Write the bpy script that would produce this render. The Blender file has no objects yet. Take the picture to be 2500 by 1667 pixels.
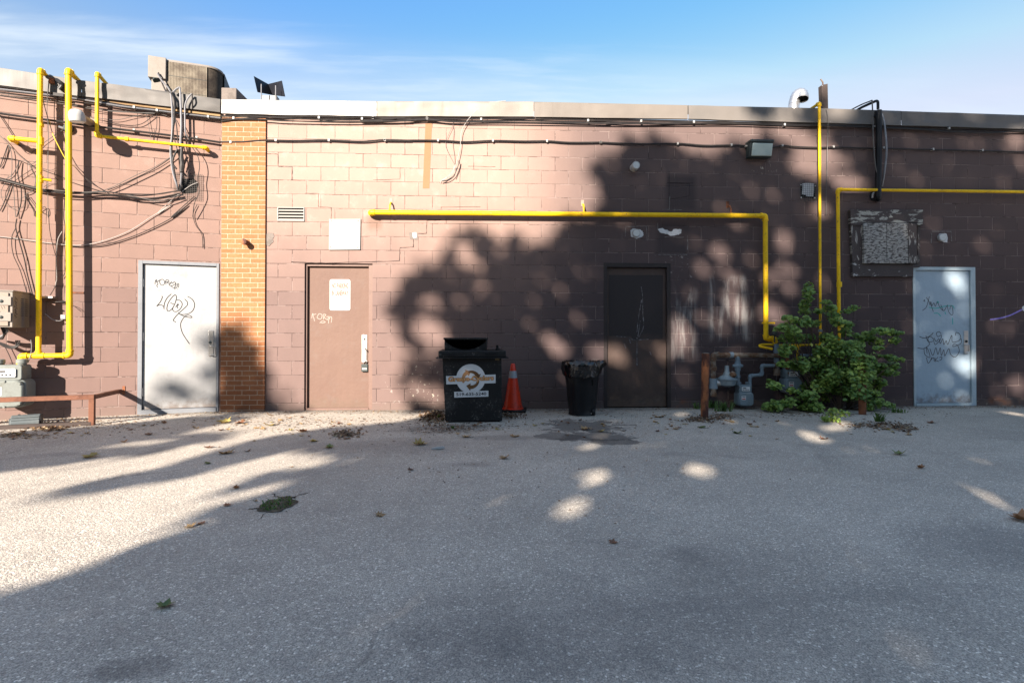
import bpy, bmesh, math, random
import numpy as np
from mathutils import Vector, Matrix, Euler, noise as mnoise
R = random.Random(11)
S = bpy.context.scene
rad = math.radians
# ------------------------------------------------------------------ camera
FPX, CX, CYP, CAMH = 1300.0, 1250.0, 806.4, 1.07
YAW, PITCH, D0 = rad(3.1), rad(0.6), 7.80
CAM = Vector((0, -D0, CAMH))
cd = bpy.data.cameras.new('camera'); cam = bpy.data.objects.new('camera', cd)
S.collection.objects.link(cam); S.camera = cam
cam.location = CAM; cam.rotation_euler = (math.pi / 2 + PITCH, 0, -YAW)
cd.sensor_width = 36; cd.lens = 36 * FPX / 2500; cd.shift_y = -(833.5 - CYP) / 2500
cd.clip_start = 0.05; cd.clip_end = 2000
RM = Euler((math.pi / 2 + PITCH, 0, -YAW)).to_matrix()
# ------------------------------------------------------------------ light
SUN_AZ, SUN_EL = rad(25), rad(22.5)
LD = Vector((math.sin(SUN_AZ) * math.cos(SUN_EL), math.cos(SUN_AZ) * math.cos(SUN_EL), -math.sin(SUN_EL)))
sl = bpy.data.lights.new('sun', 'SUN'); sun = bpy.data.objects.new('sun', sl)
S.collection.objects.link(sun); sun.location = (-10, -22, 14)
sl.energy = 5.0; sl.angle = rad(0.53); sl.color = (1.0, 0.88, 0.76)
sun.rotation_euler = LD.to_track_quat('-Z', 'Y').to_euler()
S.view_settings.view_transform = 'Standard'; S.view_settings.look = 'None'
S.view_settings.exposure = 1.93; S.view_settings.gamma = 1.0
SKY_STRENGTH = 0.065

class G:
    """tiny node builder"""
    def __init__(s, t): s.t = t
    def n(s, typ, ins=None, **props):
        nd = s.t.nodes.new(typ)
        for k, v in props.items(): setattr(nd, k, v)
        for k, v in (ins or {}).items(): s.put(nd.inputs[k], v)
        return nd
    def put(s, sock, v):
        if isinstance(v, bpy.types.NodeSocket): s.t.links.new(v, sock)
        else: sock.default_value = (*v, 1) if isinstance(v, tuple) and len(v) == 3 and sock.type == 'RGBA' else v
    def m(s, op, a, b=0.0, clamp=False):
        return s.n('ShaderNodeMath', {0: a, 1: b}, operation=op, use_clamp=clamp).outputs[0]
    def mix(s, f, a, b, bt='MIX'):
        return s.n('ShaderNodeMix', {0: f, 6: a, 7: b}, data_type='RGBA', blend_type=bt).outputs[2]
    def noise(s, vec, scale, detail=4.0, rough=0.55, dist=0.0):
        return s.n('ShaderNodeTexNoise', {'Vector': vec, 'Scale': scale, 'Detail': detail, 'Roughness': rough, 'Distortion': dist}).outputs[0]
    def ss(s, x, a, b):
        return s.n('ShaderNodeMapRange', {'Value': x, 'From Min': a, 'From Max': b}, interpolation_type='SMOOTHSTEP').outputs[0]
    def xyz(s, vec):
        o = s.n('ShaderNodeSeparateXYZ', {0: vec}).outputs; return o[0], o[1], o[2]
    def comb(s, x, y, z=0.0):
        return s.n('ShaderNodeCombineXYZ', {0: x, 1: y, 2: z}).outputs[0]
    def bump(s, h, strength, dist):
        return s.n('ShaderNodeBump', {'Height': h, 'Strength': strength, 'Distance': dist}).outputs[0]
    def boxmask(s, u, v, u0, u1, v0, v1, f):
        a = s.m('MULTIPLY', s.ss(u, u0 - f, u0 + f), s.ss(u, u1 + f, u1 - f))
        b = s.m('MULTIPLY', s.ss(v, v0 - f, v0 + f), s.ss(v, v1 + f, v1 - f))
        return s.m('MULTIPLY', a, b)
    def blob(s, u, v, cx, cy, rx, ry, wob, soft=0.25):
        du = s.m('DIVIDE', s.m('SUBTRACT', u, cx), rx); dv = s.m('DIVIDE', s.m('SUBTRACT', v, cy), ry)
        d = s.m('SQRT', s.m('ADD', s.m('MULTIPLY', du, du), s.m('MULTIPLY', dv, dv)))
        d = s.m('ADD', d, wob)
        return s.ss(d, 1.0 + soft, 1.0 - soft)

# ------------------------------------------------------------------ world: Nishita sky with thin cirrus
W = bpy.data.worlds.new('World'); S.world = W; W.use_nodes = True
g = G(W.node_tree); bg = W.node_tree.nodes['Background']
sky = g.n('ShaderNodeTexSky', sky_type='NISHITA', sun_disc=False, sun_elevation=SUN_EL, sun_rotation=rad(180) + SUN_AZ,
          altitude=100, air_density=1.0, dust_density=0.4, ozone_density=2.0)
tc = g.n('ShaderNodeTexCoord')
dx, dy, dz = g.xyz(tc.outputs['Generated'])
el = g.m('ARCSINE', dz); fwd = g.m('MAXIMUM', dy, 0.15)
az = g.m('DIVIDE', dx, fwd); tq = g.m('ARCTANGENT', g.m('DIVIDE', dz, fwd))     # cirrus lies in long level bands parallel to the wall
wob = g.noise(g.comb(g.m('MULTIPLY', az, 1.2), g.m('MULTIPLY', tq, 11.0)), 2.2, 6, 0.58, 0.35)
fine = g.noise(g.comb(g.m('MULTIPLY', az, 2.2), g.m('MULTIPLY', tq, 26.0)), 2.0, 6, 0.55, 0.25)
d1 = g.m('ADD', g.m('SUBTRACT', tq, 0.490), g.m('MULTIPLY', g.m('ADD', az, 0.45), 0.02))
d1 = g.m('ADD', d1, g.m('MULTIPLY', g.m('SUBTRACT', wob, 0.5), 0.07))
s1 = g.m('MULTIPLY', g.ss(g.m('ABSOLUTE', d1), 0.040, 0.0), g.ss(az, -0.22, -0.50))
s1 = g.m('MULTIPLY', s1, g.ss(fine, 0.05, 0.68))
d2 = g.m('ADD', g.m('SUBTRACT', tq, 0.445), g.m('MULTIPLY', g.m('SUBTRACT', wob, 0.5), 0.16))
s2 = g.m('MULTIPLY', g.ss(g.m('ABSOLUTE', d2), 0.075, 0.0), g.ss(fine, 0.42, 0.75))
s2 = g.m('MULTIPLY', s2, g.ss(az, 0.60, 0.1))
s3 = g.m('MULTIPLY', g.ss(tq, 0.52, 0.40), g.m('ADD', 0.35, g.m('MULTIPLY', g.ss(wob, 0.3, 0.75), 0.45)))
cl = g.m('ADD', g.m('MULTIPLY', s1, 0.62), g.m('ADD', g.m('MULTIPLY', s2, 0.26), g.m('MULTIPLY', s3, 0.6)), True)
tint = g.mix(g.ss(el, 0.36, 0.56), (1.40, 1.18, 1.02), (0.76, 1.13, 1.32))
tint = g.mix(g.ss(el, 0.66, 0.95), tint, (2.9, 2.3, 1.85))          # overhead sky, out of view, brightened to lift the shaded ground
skyc = g.mix(1.0, sky.outputs[0], tint, 'MULTIPLY')
skyc = g.n('ShaderNodeVectorMath', {0: skyc, 1: (2.7, 3.05, 3.9)}, operation='MINIMUM').outputs[0]
cloudc = g.n('ShaderNodeRGB'); cloudc.outputs[0].default_value = (3.6, 4.05, 4.5, 1)
col = g.mix(cl, skyc, cloudc.outputs[0])
g.put(bg.inputs['Color'], col); bg.inputs['Strength'].default_value = SKY_STRENGTH

# ------------------------------------------------------------------ pixel -> place
def ray(x, y): return RM @ Vector(((x - CX) / FPX, -(y - CYP) / FPX, -1))
def proj(p):
    q = RM.transposed() @ (Vector(p) - CAM)
    return CX + FPX * q.x / -q.z, CYP - FPX * q.y / -q.z, -q.z
class Frame:
    def __init__(s, o, a):
        s.o = Vector(o); s.a = a
        s.d = Vector((math.cos(a), math.sin(a), 0)); s.n = Vector((math.sin(a), -math.cos(a), 0))
    def w3(s, u, v, w): return s.o + s.d * u + s.n * w + Vector((0, 0, v))
    def px(s, x, y, w=0.0):
        r = ray(x, y); t = (w - (CAM - s.o).dot(s.n)) / r.dot(s.n)
        p = CAM + r * t; return ((p - s.o).dot(s.d), p.z - s.o.z)
def ground(x, y, z=0.0):
    r = ray(x, y); p = CAM + r * ((z - CAM.z) / r.z); return p
def gp(x, y, z=0.0):
    p = ground(x, y, z); return (p.x, z, -p.y)
def crop(x0, y0, s): return lambda *pts: [(x0 + x / s, y0 + y / s) for x, y in pts]
def on(fr, pts, w=0.0):
    ws = w if isinstance(w, (list, tuple)) else [w] * len(pts)
    return [(*fr.px(x, y, k), k) for (x, y), k in zip(pts, ws)]
V_ = 1.06293
cV = crop(0, 0, 1 / V_); cA = crop(0, 130, 3.92); cB = crop(0, 500, 2.7036); cC = crop(520, 180, 4.127); cD = crop(520, 500, 2.8)
cE = crop(1000, 780, 4.2); cF = crop(1440, 360, 4.2); cG = crop(1440, 620, 2.94); cH = crop(1900, 180, 2.903); cA2 = crop(0, 680, 3.92)
cE2 = crop(1060, 800, 6.271); cE3 = crop(1350, 850, 8.25); cG2 = crop(1690, 830, 7.467); cG3 = crop(1860, 680, 4.126)
cH2 = crop(2200, 640, 4.127); cR1 = crop(330, 120, 6.03); cR2 = crop(1900, 170, 5.88); cP1 = crop(0, 980, 2.282); cP2 = crop(800, 980, 2.282)
cP3 = crop(1600, 980, 2.282); cW4 = crop(880, 230, 3.92); cW5 = crop(1400, 230, 3.92); cL6 = crop(0, 330, 4.02); cT7 = crop(360, 660, 7.128); cP8 = crop(560, 1180, 11.76)
M = Frame((0, 0, 0), 0.0)
UC = M.px(538, 820)[0]
L = Frame((UC, 0, 0), rad(16.3))

# ------------------------------------------------------------------ mesh builder, things and parts
BASE = {}
def spline(pts, n=6):
    P = [Vector(p) for p in pts]; P = [P[0] * 2 - P[1]] + P + [P[-1] * 2 - P[-2]]; out = []
    for i in range(1, len(P) - 2):
        a, b, c, d = P[i - 1:i + 3]
        for k in range(n):
            t = k / n
            out.append(0.5 * ((2 * b) + (c - a) * t + (2 * a - 5 * b + 4 * c - d) * t * t + (3 * b - a - 3 * c + d) * t ** 3))
    out.append(P[-2]); return out
def fillet(pts, r, n=5):
    P = [Vector(p) for p in pts]; out = [P[0]]
    for i in range(1, len(P) - 1):
        a, b, c = P[i - 1:i + 2]; k = min(r, (a - b).length * .49, (c - b).length * .49)
        p0 = b + (a - b).normalized() * k; p1 = b + (c - b).normalized() * k
        for j in range(n + 1):
            t = j / n; out.append(p0 * (1 - t) ** 2 + b * 2 * t * (1 - t) + p1 * t * t)
    out.append(P[-1]); return out
class MB:
    def __init__(s): s.v = []; s.f = []
    def add(s, vs, fs):
        o = len(s.v); s.v += [tuple(x) for x in vs]; s.f += [tuple(i + o for i in f) for f in fs]; return s
    def quad(s, *p): return s.add(p, [tuple(range(len(p)))])
    def box(s, u0, u1, v0, v1, w0, w1):
        return s.add([(u0, v0, w0), (u1, v0, w0), (u1, v1, w0), (u0, v1, w0), (u0, v0, w1), (u1, v0, w1), (u1, v1, w1), (u0, v1, w1)],
                     [(3, 2, 1, 0), (4, 5, 6, 7), (0, 1, 5, 4), (1, 2, 6, 5), (2, 3, 7, 6), (3, 0, 4, 7)])
    def hexa(s, b, t):
        """loft between two loops of equal length, capped"""
        n = len(b); fs = [tuple(range(n))[::-1], tuple(range(n, 2 * n))]
        fs += [(i, (i + 1) % n, n + (i + 1) % n, n + i) for i in range(n)]
        return s.add(list(b) + list(t), fs)
    def prism(s, pts, w0, w1):
        return s.hexa([(u, v, w0) for u, v in pts], [(u, v, w1) for u, v in pts])
    def tube(s, pts, r, seg=8, caps=True):
        P = [Vector(p) for p in pts]; n = len(P); rs = r if isinstance(r, (list, tuple)) else [r] * n
        up = None; vs = []; fs = []
        for i in range(n):
            t = (P[min(i + 1, n - 1)] - P[max(i - 1, 0)])
            t = t.normalized() if t.length > 1e-9 else Vector((0, 1, 0))
            if up is None:
                up = Vector((0, 0, 1)) if abs(t.z) < .9 else Vector((1, 0, 0))
            a = (up - t * up.dot(t)); a = a.normalized() if a.length > 1e-6 else t.orthogonal().normalized()
            b = t.cross(a); up = a
            for k in range(seg):
                q = 2 * math.pi * k / seg; vs.append(P[i] + (a * math.cos(q) + b * math.sin(q)) * rs[i])
        for i in range(n - 1):
            for k in range(seg):
                k2 = (k + 1) % seg; fs.append((i * seg + k, i * seg + k2, (i + 1) * seg + k2, (i + 1) * seg + k))
        if caps: fs += [tuple(range(seg))[::-1], tuple(range((n - 1) * seg, n * seg))]
        return s.add(vs, fs)
    def lathe(s, o, axis, prof, seg=20):
        """profile of (radius, height) along an axis; ends capped when radius > 0"""
        o = Vector(o); ax = Vector(axis).normalized(); a = ax.orthogonal().normalized(); b = ax.cross(a); vs = []; fs = []
        for r, h in prof:
            for k in range(seg):
                q = 2 * math.pi * k / seg; vs.append(o + ax * h + (a * math.cos(q) + b * math.sin(q)) * max(r, 1e-4))
        for i in range(len(prof) - 1):
            for k in range(seg):
                k2 = (k + 1) % seg; fs.append((i * seg + k, i * seg + k2, (i + 1) * seg + k2, (i + 1) * seg + k))
        fs += [tuple(range(seg))[::-1], tuple(range((len(prof) - 1) * seg, len(prof) * seg))]
        return s.add(vs, fs)
    def stroke(s, pts, wd, w, th=0.0012):
        """flat ribbon lying on a wall plane (marker or paint line)"""
        P = [Vector((p[0], p[1])) for p in pts]; n = len(P); vs = []
        ws = wd if isinstance(wd, (list, tuple)) else [wd] * n
        for i in range(n):
            t = P[min(i + 1, n - 1)] - P[max(i - 1, 0)]; t = t.normalized() if t.length > 1e-9 else Vector((1, 0))
            nn = Vector((-t.y, t.x)) * ws[i] / 2; vs += [(*(P[i] + nn), w), (*(P[i] - nn), w)]
        return s.add(vs, [(2 * i, 2 * i + 1, 2 * i + 3, 2 * i + 2) for i in range(n - 1)])
    def build(s, name, mat, parent=None, frame=None, sharp=35, bevel=0, recalc=True):
        base = BASE[parent.name] if parent is not None else (0, 0, 0)
        me = bpy.data.meshes.new(name)
        me.from_pydata([(u - base[0], -(w - base[2]), v - base[1]) for u, v, w in s.v], [], s.f)
        if recalc:
            bm = bmesh.new(); bm.from_mesh(me); bmesh.ops.recalc_face_normals(bm, faces=bm.faces); bm.to_mesh(me); bm.free()
        me.materials.append(mat)
        if sharp:
            me.polygons.foreach_set('use_smooth', [True] * len(me.polygons)); me.set_sharp_from_angle(angle=rad(sharp))
        o = bpy.data.objects.new(name, me); S.collection.objects.link(o)
        if parent is not None: o.parent = parent
        if frame is not None: o.location = frame.o; o.rotation_euler = (0, 0, frame.a)
        BASE[o.name] = base
        if bevel:
            b = o.modifiers.new('bevel', 'BEVEL'); b.width = bevel; b.segments = 2; b.limit_method = 'ANGLE'; b.angle_limit = rad(40)
        return o
def tag(o, label=None, cat=None, group=None, kind=None):
    for k, v in (('label', label), ('category', cat), ('group', group), ('kind', kind)):
        if v: o[k] = v
    return o
def thing(name, label, cat, fr=M, base=(0, 0, 0), group=None):
    o = bpy.data.objects.new(name, None); S.collection.objects.link(o); o.empty_display_size = .1
    o.location = fr.w3(*base); o.rotation_euler = (0, 0, fr.a); BASE[o.name] = tuple(base)
    return tag(o, label, cat, group)
def text_geo(txt, bold=0.0):
    c = bpy.data.curves.new('t', 'FONT'); c.body = txt; c.offset = bold; c.resolution_u = 4
    o = bpy.data.objects.new('t', c); S.collection.objects.link(o)
    dg = bpy.context.evaluated_depsgraph_get(); me = bpy.data.meshes.new_from_object(o.evaluated_get(dg))
    vs = [tuple(v.co) for v in me.vertices]; fs = [tuple(p.vertices) for p in me.polygons]
    bpy.data.objects.remove(o); bpy.data.curves.remove(c); bpy.data.meshes.remove(me)
    return vs, fs
def put_text(mb, txt, ul, ur, vb, vt, w, bold=0.0, skew=0.0, box=None):
    vs, fs = text_geo(txt, bold); bx = box or text_box(vs)
    x0, x1, y0, y1 = bx
    pts = []
    for x, y, z in vs:
        a = (x - x0) / (x1 - x0); b = (y - y0) / (y1 - y0)
        pts.append((ul + a * (ur - ul), vb + b * (vt - vb) + a * skew, w))
    mb.add(pts, fs); return bx
def text_box(vs):
    xs = [p[0] for p in vs]; ys = [p[1] for p in vs]; return min(xs), max(xs), min(ys), max(ys)

# ------------------------------------------------------------------ materials
def newmat(name):
    m = bpy.data.materials.new(name); m.use_nodes = True
    return m, G(m.node_tree), m.node_tree.nodes['Principled BSDF']
def wmat(name, c1, c2, scale=6.0, lo=0.45, hi=0.75, rough=0.6, metal=0.0, bump=0.0, bscale=60.0, var=0.15, coat=0.0, stretch=(1, 1, 1), fleck=None):
    """weathered surface: base colour, patches of a second colour, mottling and a little relief"""
    m, g, b = newmat(name); tc = g.n('ShaderNodeTexCoord').outputs['Object']
    v = g.n('ShaderNodeMapping', {'Vector': tc, 'Scale': stretch}).outputs[0]
    n1 = g.noise(v, scale, 6, 0.62); n2 = g.noise(tc, scale * 7, 3, 0.6)
    c = g.mix(g.ss(n1, lo, hi), c1, c2)
    k = g.m('ADD', 1 - var, g.m('MULTIPLY', n2, 2 * var))
    kc = g.n('ShaderNodeCombineColor', {0: k, 1: k, 2: k}).outputs[0]
    c = g.mix(1.0, c, kc, 'MULTIPLY')
    if fleck: c = g.mix(g.m('MULTIPLY', g.ss(g.noise(tc, 34, 4, .7), .57, .64), g.ss(n1, .42, .60)), c, fleck)
    g.put(b.inputs['Base Color'], c)
    g.put(b.inputs['Roughness'], g.m('ADD', rough - 0.08, g.m('MULTIPLY', n1, 0.16)))
    b.inputs['Metallic'].default_value = metal; b.inputs['Specular IOR Level'].default_value = 0.5 if rough < .42 else 0.22
    if coat: b.inputs['Coat Weight'].default_value = coat
    if bump: g.put(b.inputs['Normal'], g.bump(g.noise(tc, bscale, 4, 0.6), 0.6, bump))
    return m
mt = {}
mt['yellow'] = wmat('yellow_gas_paint', (0.74, 0.46, 0.008), (0.60, 0.33, 0.012), 3.5, .45, .75, 0.46, 0, 0.001, 60, 0.16, fleck=(0.22, 0.13, 0.05))
mt['grey_pipe'] = wmat('grey_pipe_paint', (0.16, 0.21, 0.25), (0.10, 0.12, 0.13), 9, .5, .75, 0.5, 0, 0.001, 80)
mt['meter'] = wmat('meter_paint', (0.17, 0.22, 0.25), (0.12, 0.15, 0.16), 7, .5, .8, 0.45, 0, 0.0008, 90)
mt['meter_pale'] = wmat('pale_meter_paint', (0.15, 0.165, 0.155), (0.11, 0.115, 0.10), 7, .5, .8, 0.5, 0, 0.0008, 90)
mt['rust'] = wmat('rusted_steel', (0.20, 0.075, 0.035), (0.10, 0.045, 0.03), 8, .4, .7, 0.85, 0, 0.002, 70, 0.3)
mt['rust_orange'] = wmat('orange_rust_paint', (0.30, 0.11, 0.045), (0.075, 0.032, 0.024), 7, .40, .55, 0.75, 0, 0.002, 60, 0.25, stretch=(1, 1, .35))
mt['rust_grey'] = wmat('rusty_grey_pipe', (0.19, 0.16, 0.13), (0.11, 0.06, 0.035), 9, .4, .6, 0.8, 0, 0.002, 70, 0.3)
mt['cable'] = wmat('black_cable', (0.022, 0.02, 0.02), (0.05, 0.045, 0.04), 5, .5, .8, 0.5)
mt['wire_grey'] = wmat('grey_wire', (0.10, 0.095, 0.09), (0.05, 0.05, 0.05), 5, .5, .8, 0.5)
mt['conduit'] = wmat('grey_conduit', (0.20, 0.20, 0.21), (0.12, 0.12, 0.12), 6, .5, .8, 0.4, .3)
mt['white_wire'] = wmat('white_wire', (0.30, 0.285, 0.27), (0.24, 0.225, 0.21), 5, .5, .8, 0.5)
mt['yellow_wire'] = wmat('yellow_wire', (0.62, 0.45, 0.05), (0.5, 0.35, 0.05), 5, .5, .8, 0.5)
mt['white'] = wmat('white_plastic', (0.36, 0.355, 0.34), (0.30, 0.295, 0.28), 6, .5, .8, 0.45)
mt['plate'] = wmat('white_cover_paint', (0.245, 0.235, 0.22), (0.215, 0.20, 0.19), 3, .5, .8, 0.5, 0, .0004, 40, .04)
mt['beige'] = wmat('beige_paint', (0.21, 0.17, 0.14), (0.18, 0.145, 0.115), 6, .5, .8, 0.5)
mt['black'] = wmat('black_plastic', (0.010, 0.0105, 0.012), (0.024, 0.0235, 0.023), 4, .48, .75, 0.42, 0, .0006, 120, .25)
mt['bin'] = wmat('black_bin_steel', (0.012, 0.0125, 0.013), (0.040, 0.038, 0.036), 4, .50, .74, 0.6, 0, .0016, 24, .35, fleck=(.09, .085, .08))
mt['dark'] = wmat('dark_void', (0.004, 0.004, 0.004), (0.006, 0.006, 0.006), 4, .5, .8, 0.9)
mt['steel'] = wmat('galvanised_steel', (0.55, 0.55, 0.55), (0.40, 0.40, 0.40), 9, .45, .7, 0.32, .85, .001, 25, .1)
mt['chrome'] = wmat('brushed_steel', (0.50, 0.49, 0.47), (0.38, 0.37, 0.35), 9, .5, .7, 0.3, .8)
mt['ac'] = wmat('pale_unit_paint', (0.20, 0.178, 0.157), (0.17, 0.15, 0.125), 4, .5, .8, 0.55)
mt['concrete'] = wmat('concrete', (0.15, 0.128, 0.115), (0.11, 0.095, 0.085), 9, .45, .7, 0.9, 0, .003, 60, .2)
mt['roof'] = wmat('roof_membrane', (0.12, 0.115, 0.11), (0.08, 0.08, 0.08), 3, .4, .7, 0.9, 0, .004, 40)
mt['black_panel'] = wmat('black_panel', (0.012, 0.013, 0.018), (0.018, 0.018, 0.022), 3, .5, .8, 0.55)
mt['wood_strip'] = wmat('raw_wood_strip', (0.24, 0.16, 0.08), (0.18, 0.11, 0.055), 8, .5, .8, 0.8, stretch=(.2, 1, 1))
mt['shaded_brown'] = wmat('shaded_brown_paint', (0.048, 0.036, 0.032), (0.035, 0.028, 0.027), 5, .5, .8, 0.7)  # brown darkened in place of the shade on the roof post
mt['cone'] = wmat('orange_cone_plastic', (0.62, 0.035, 0.008), (0.40, 0.035, 0.018), 7, .48, .72, 0.4, 0, 0, 60, .14, fleck=(.10, .03, .02))
mt['reflect'] = wmat('reflective_collar', (0.30, 0.32, 0.335), (0.24, 0.255, 0.27), 9, .5, .8, 0.35)
mt['gold'] = wmat('faded_brown_ink', (0.62, 0.32, 0.13), (0.55, 0.28, 0.11), 9, .5, .8, .6)
mt['brown_ink'] = wmat('dark_brown_ink', (0.13, 0.065, 0.025), (0.10, 0.05, 0.02), 9, .5, .8, .6)
mt['tan_ink'] = wmat('tan_ink', (0.40, 0.21, 0.095), (0.33, 0.17, 0.075), 9, .5, .8, .6)
mt['ink'] = wmat('black_marker', (0.018, 0.018, 0.02), (0.04, 0.04, 0.045), 20, .5, .8, .5)
mt['ink_grey'] = wmat('faded_marker', (0.06, 0.065, 0.075), (0.1, 0.1, 0.11), 20, .5, .8, .5)
mt['ink_white'] = wmat('white_marker', (0.27, 0.23, 0.20), (0.24, 0.2, 0.17), 20, .5, .8, .5)
mt['ink_teal'] = wmat('teal_marker', (0.03, 0.36, 0.32), (0.05, 0.3, 0.28), 20, .5, .8, .5)
mt['sticker'] = wmat('white_sticker', (0.55, 0.57, 0.58), (0.44, 0.46, 0.47), 5, .5, .8, .4, 0, 0, 50, .06)
mt['sign'] = wmat('white_sign_face', (0.27, 0.265, 0.26), (0.245, 0.24, 0.235), 5, .5, .8, .4, 0, 0, 50, .03)
mt['sign_ink'] = wmat('faded_red_ink', (0.17, 0.075, 0.05), (0.20, 0.115, 0.085), 30, .45, .7, .5)
mt['purple'] = wmat('purple_spray', (0.16, 0.12, 0.42), (0.30, 0.27, 0.55), 14, .4, .7, .6)
mt['orange_paint'] = wmat('orange_stripe_paint', (0.225, 0.120, 0.064), (0.205, 0.11, 0.06), 6, .5, .8, .8, 0, .001, 60, .08)
mt['red'] = wmat('red_ink', (0.45, 0.05, 0.04), (0.4, 0.05, 0.04), 20, .5, .8, .5)
mt['glass'] = wmat('frosted_lens', (0.34, 0.42, 0.41), (0.28, 0.36, 0.35), 6, .5, .8, .25, 0, 0, 60, .05, .4)
mt['bronze'] = wmat('bronze_housing', (0.035, 0.045, 0.045), (0.05, 0.055, 0.055), 6, .5, .8, .5)
mt['plaster'] = wmat('white_plaster', (0.55, 0.56, 0.57), (0.36, 0.36, 0.36), 18, .5, .75, .8, 0, .003, 70, .15)
mt['caulk'] = wmat('old_caulk', (0.22, 0.21, 0.20), (0.10, 0.09, 0.09), 25, .4, .65, .8)
mt['crack'] = wmat('open_joint', (0.022, 0.016, 0.015), (0.04, 0.03, 0.028), 25, .5, .7, .9)
mt['patch'] = wmat('brown_patch_paint', (0.060, 0.047, 0.046), (0.050, 0.04, 0.04), 8, .5, .7, .75, 0, .002, 40)
mt['soil'] = wmat('dark_soil', (0.06, 0.05, 0.035), (0.14, 0.115, 0.08), 18, .45, .7, .95, 0, .006, 60, .3)
mt['bark'] = wmat('bark', (0.09, 0.065, 0.05), (0.05, 0.04, 0.03), 8, .4, .7, .9, 0, .01, 30, .3)
def leafmat(name, a, b_, c, trans=0.25, scale=3.0):
    m, g, b = newmat(name)
    tc = g.n('ShaderNodeTexCoord').outputs['Object']
    rnd = g.n('ShaderNodeAttribute', attribute_name='leaf_tone').outputs['Fac']
    n2 = g.noise(tc, 40, 3)
    c1 = g.mix(g.ss(rnd, 0.0, 0.6), a, b_); c1 = g.mix(g.ss(rnd, 0.86, 1.0), c1, c)
    c1 = g.mix(g.m('MULTIPLY', g.ss(n2, .5, .8), .3), c1, a)
    g.put(b.inputs['Base Color'], c1); b.inputs['Roughness'].default_value = 0.5
    tr = g.n('ShaderNodeBsdfTranslucent'); g.put(tr.inputs['Color'], c1)
    mx = g.n('ShaderNodeMixShader', {0: trans}); g.t.links.new(b.outputs[0], mx.inputs[1]); g.t.links.new(tr.outputs[0], mx.inputs[2])
    g.t.links.new(mx.outputs[0], g.t.nodes['Material Output'].inputs['Surface'])
    return m
mt['leaf'] = leafmat('bush_leaf', (0.08, 0.17, 0.036), (0.22, 0.33, 0.07), (0.34, 0.36, 0.05))
mt['tree_leaf'] = leafmat('tree_leaf', (0.03, 0.06, 0.02), (0.05, 0.10, 0.03), (0.08, 0.12, 0.03), .12)
mt['grass'] = leafmat('weed_leaf', (0.06, 0.12, 0.03), (0.11, 0.19, 0.045), (0.20, 0.17, 0.06), .2)
mt['dry'] = leafmat('dry_leaf', (0.16, 0.09, 0.045), (0.34, 0.22, 0.10), (0.30, 0.27, 0.07), .15)
mt['dry_brown'] = leafmat('brown_dry_leaf', (0.12, 0.05, 0.025), (0.22, 0.10, 0.045), (0.3, 0.16, 0.06), .12)
mt['dry_yellow'] = leafmat('yellow_dry_leaf', (0.30, 0.22, 0.07), (0.38, 0.30, 0.09), (0.22, 0.24, 0.06), .2)
mt['dry_green'] = leafmat('green_fallen_leaf', (0.07, 0.11, 0.03), (0.11, 0.16, 0.04), (0.22, 0.2, 0.06), .2)
mt['litter'] = leafmat('leaf_crumbs', (0.06, 0.035, 0.022), (0.17, 0.10, 0.05), (0.38, 0.30, 0.18), .05)
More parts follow.
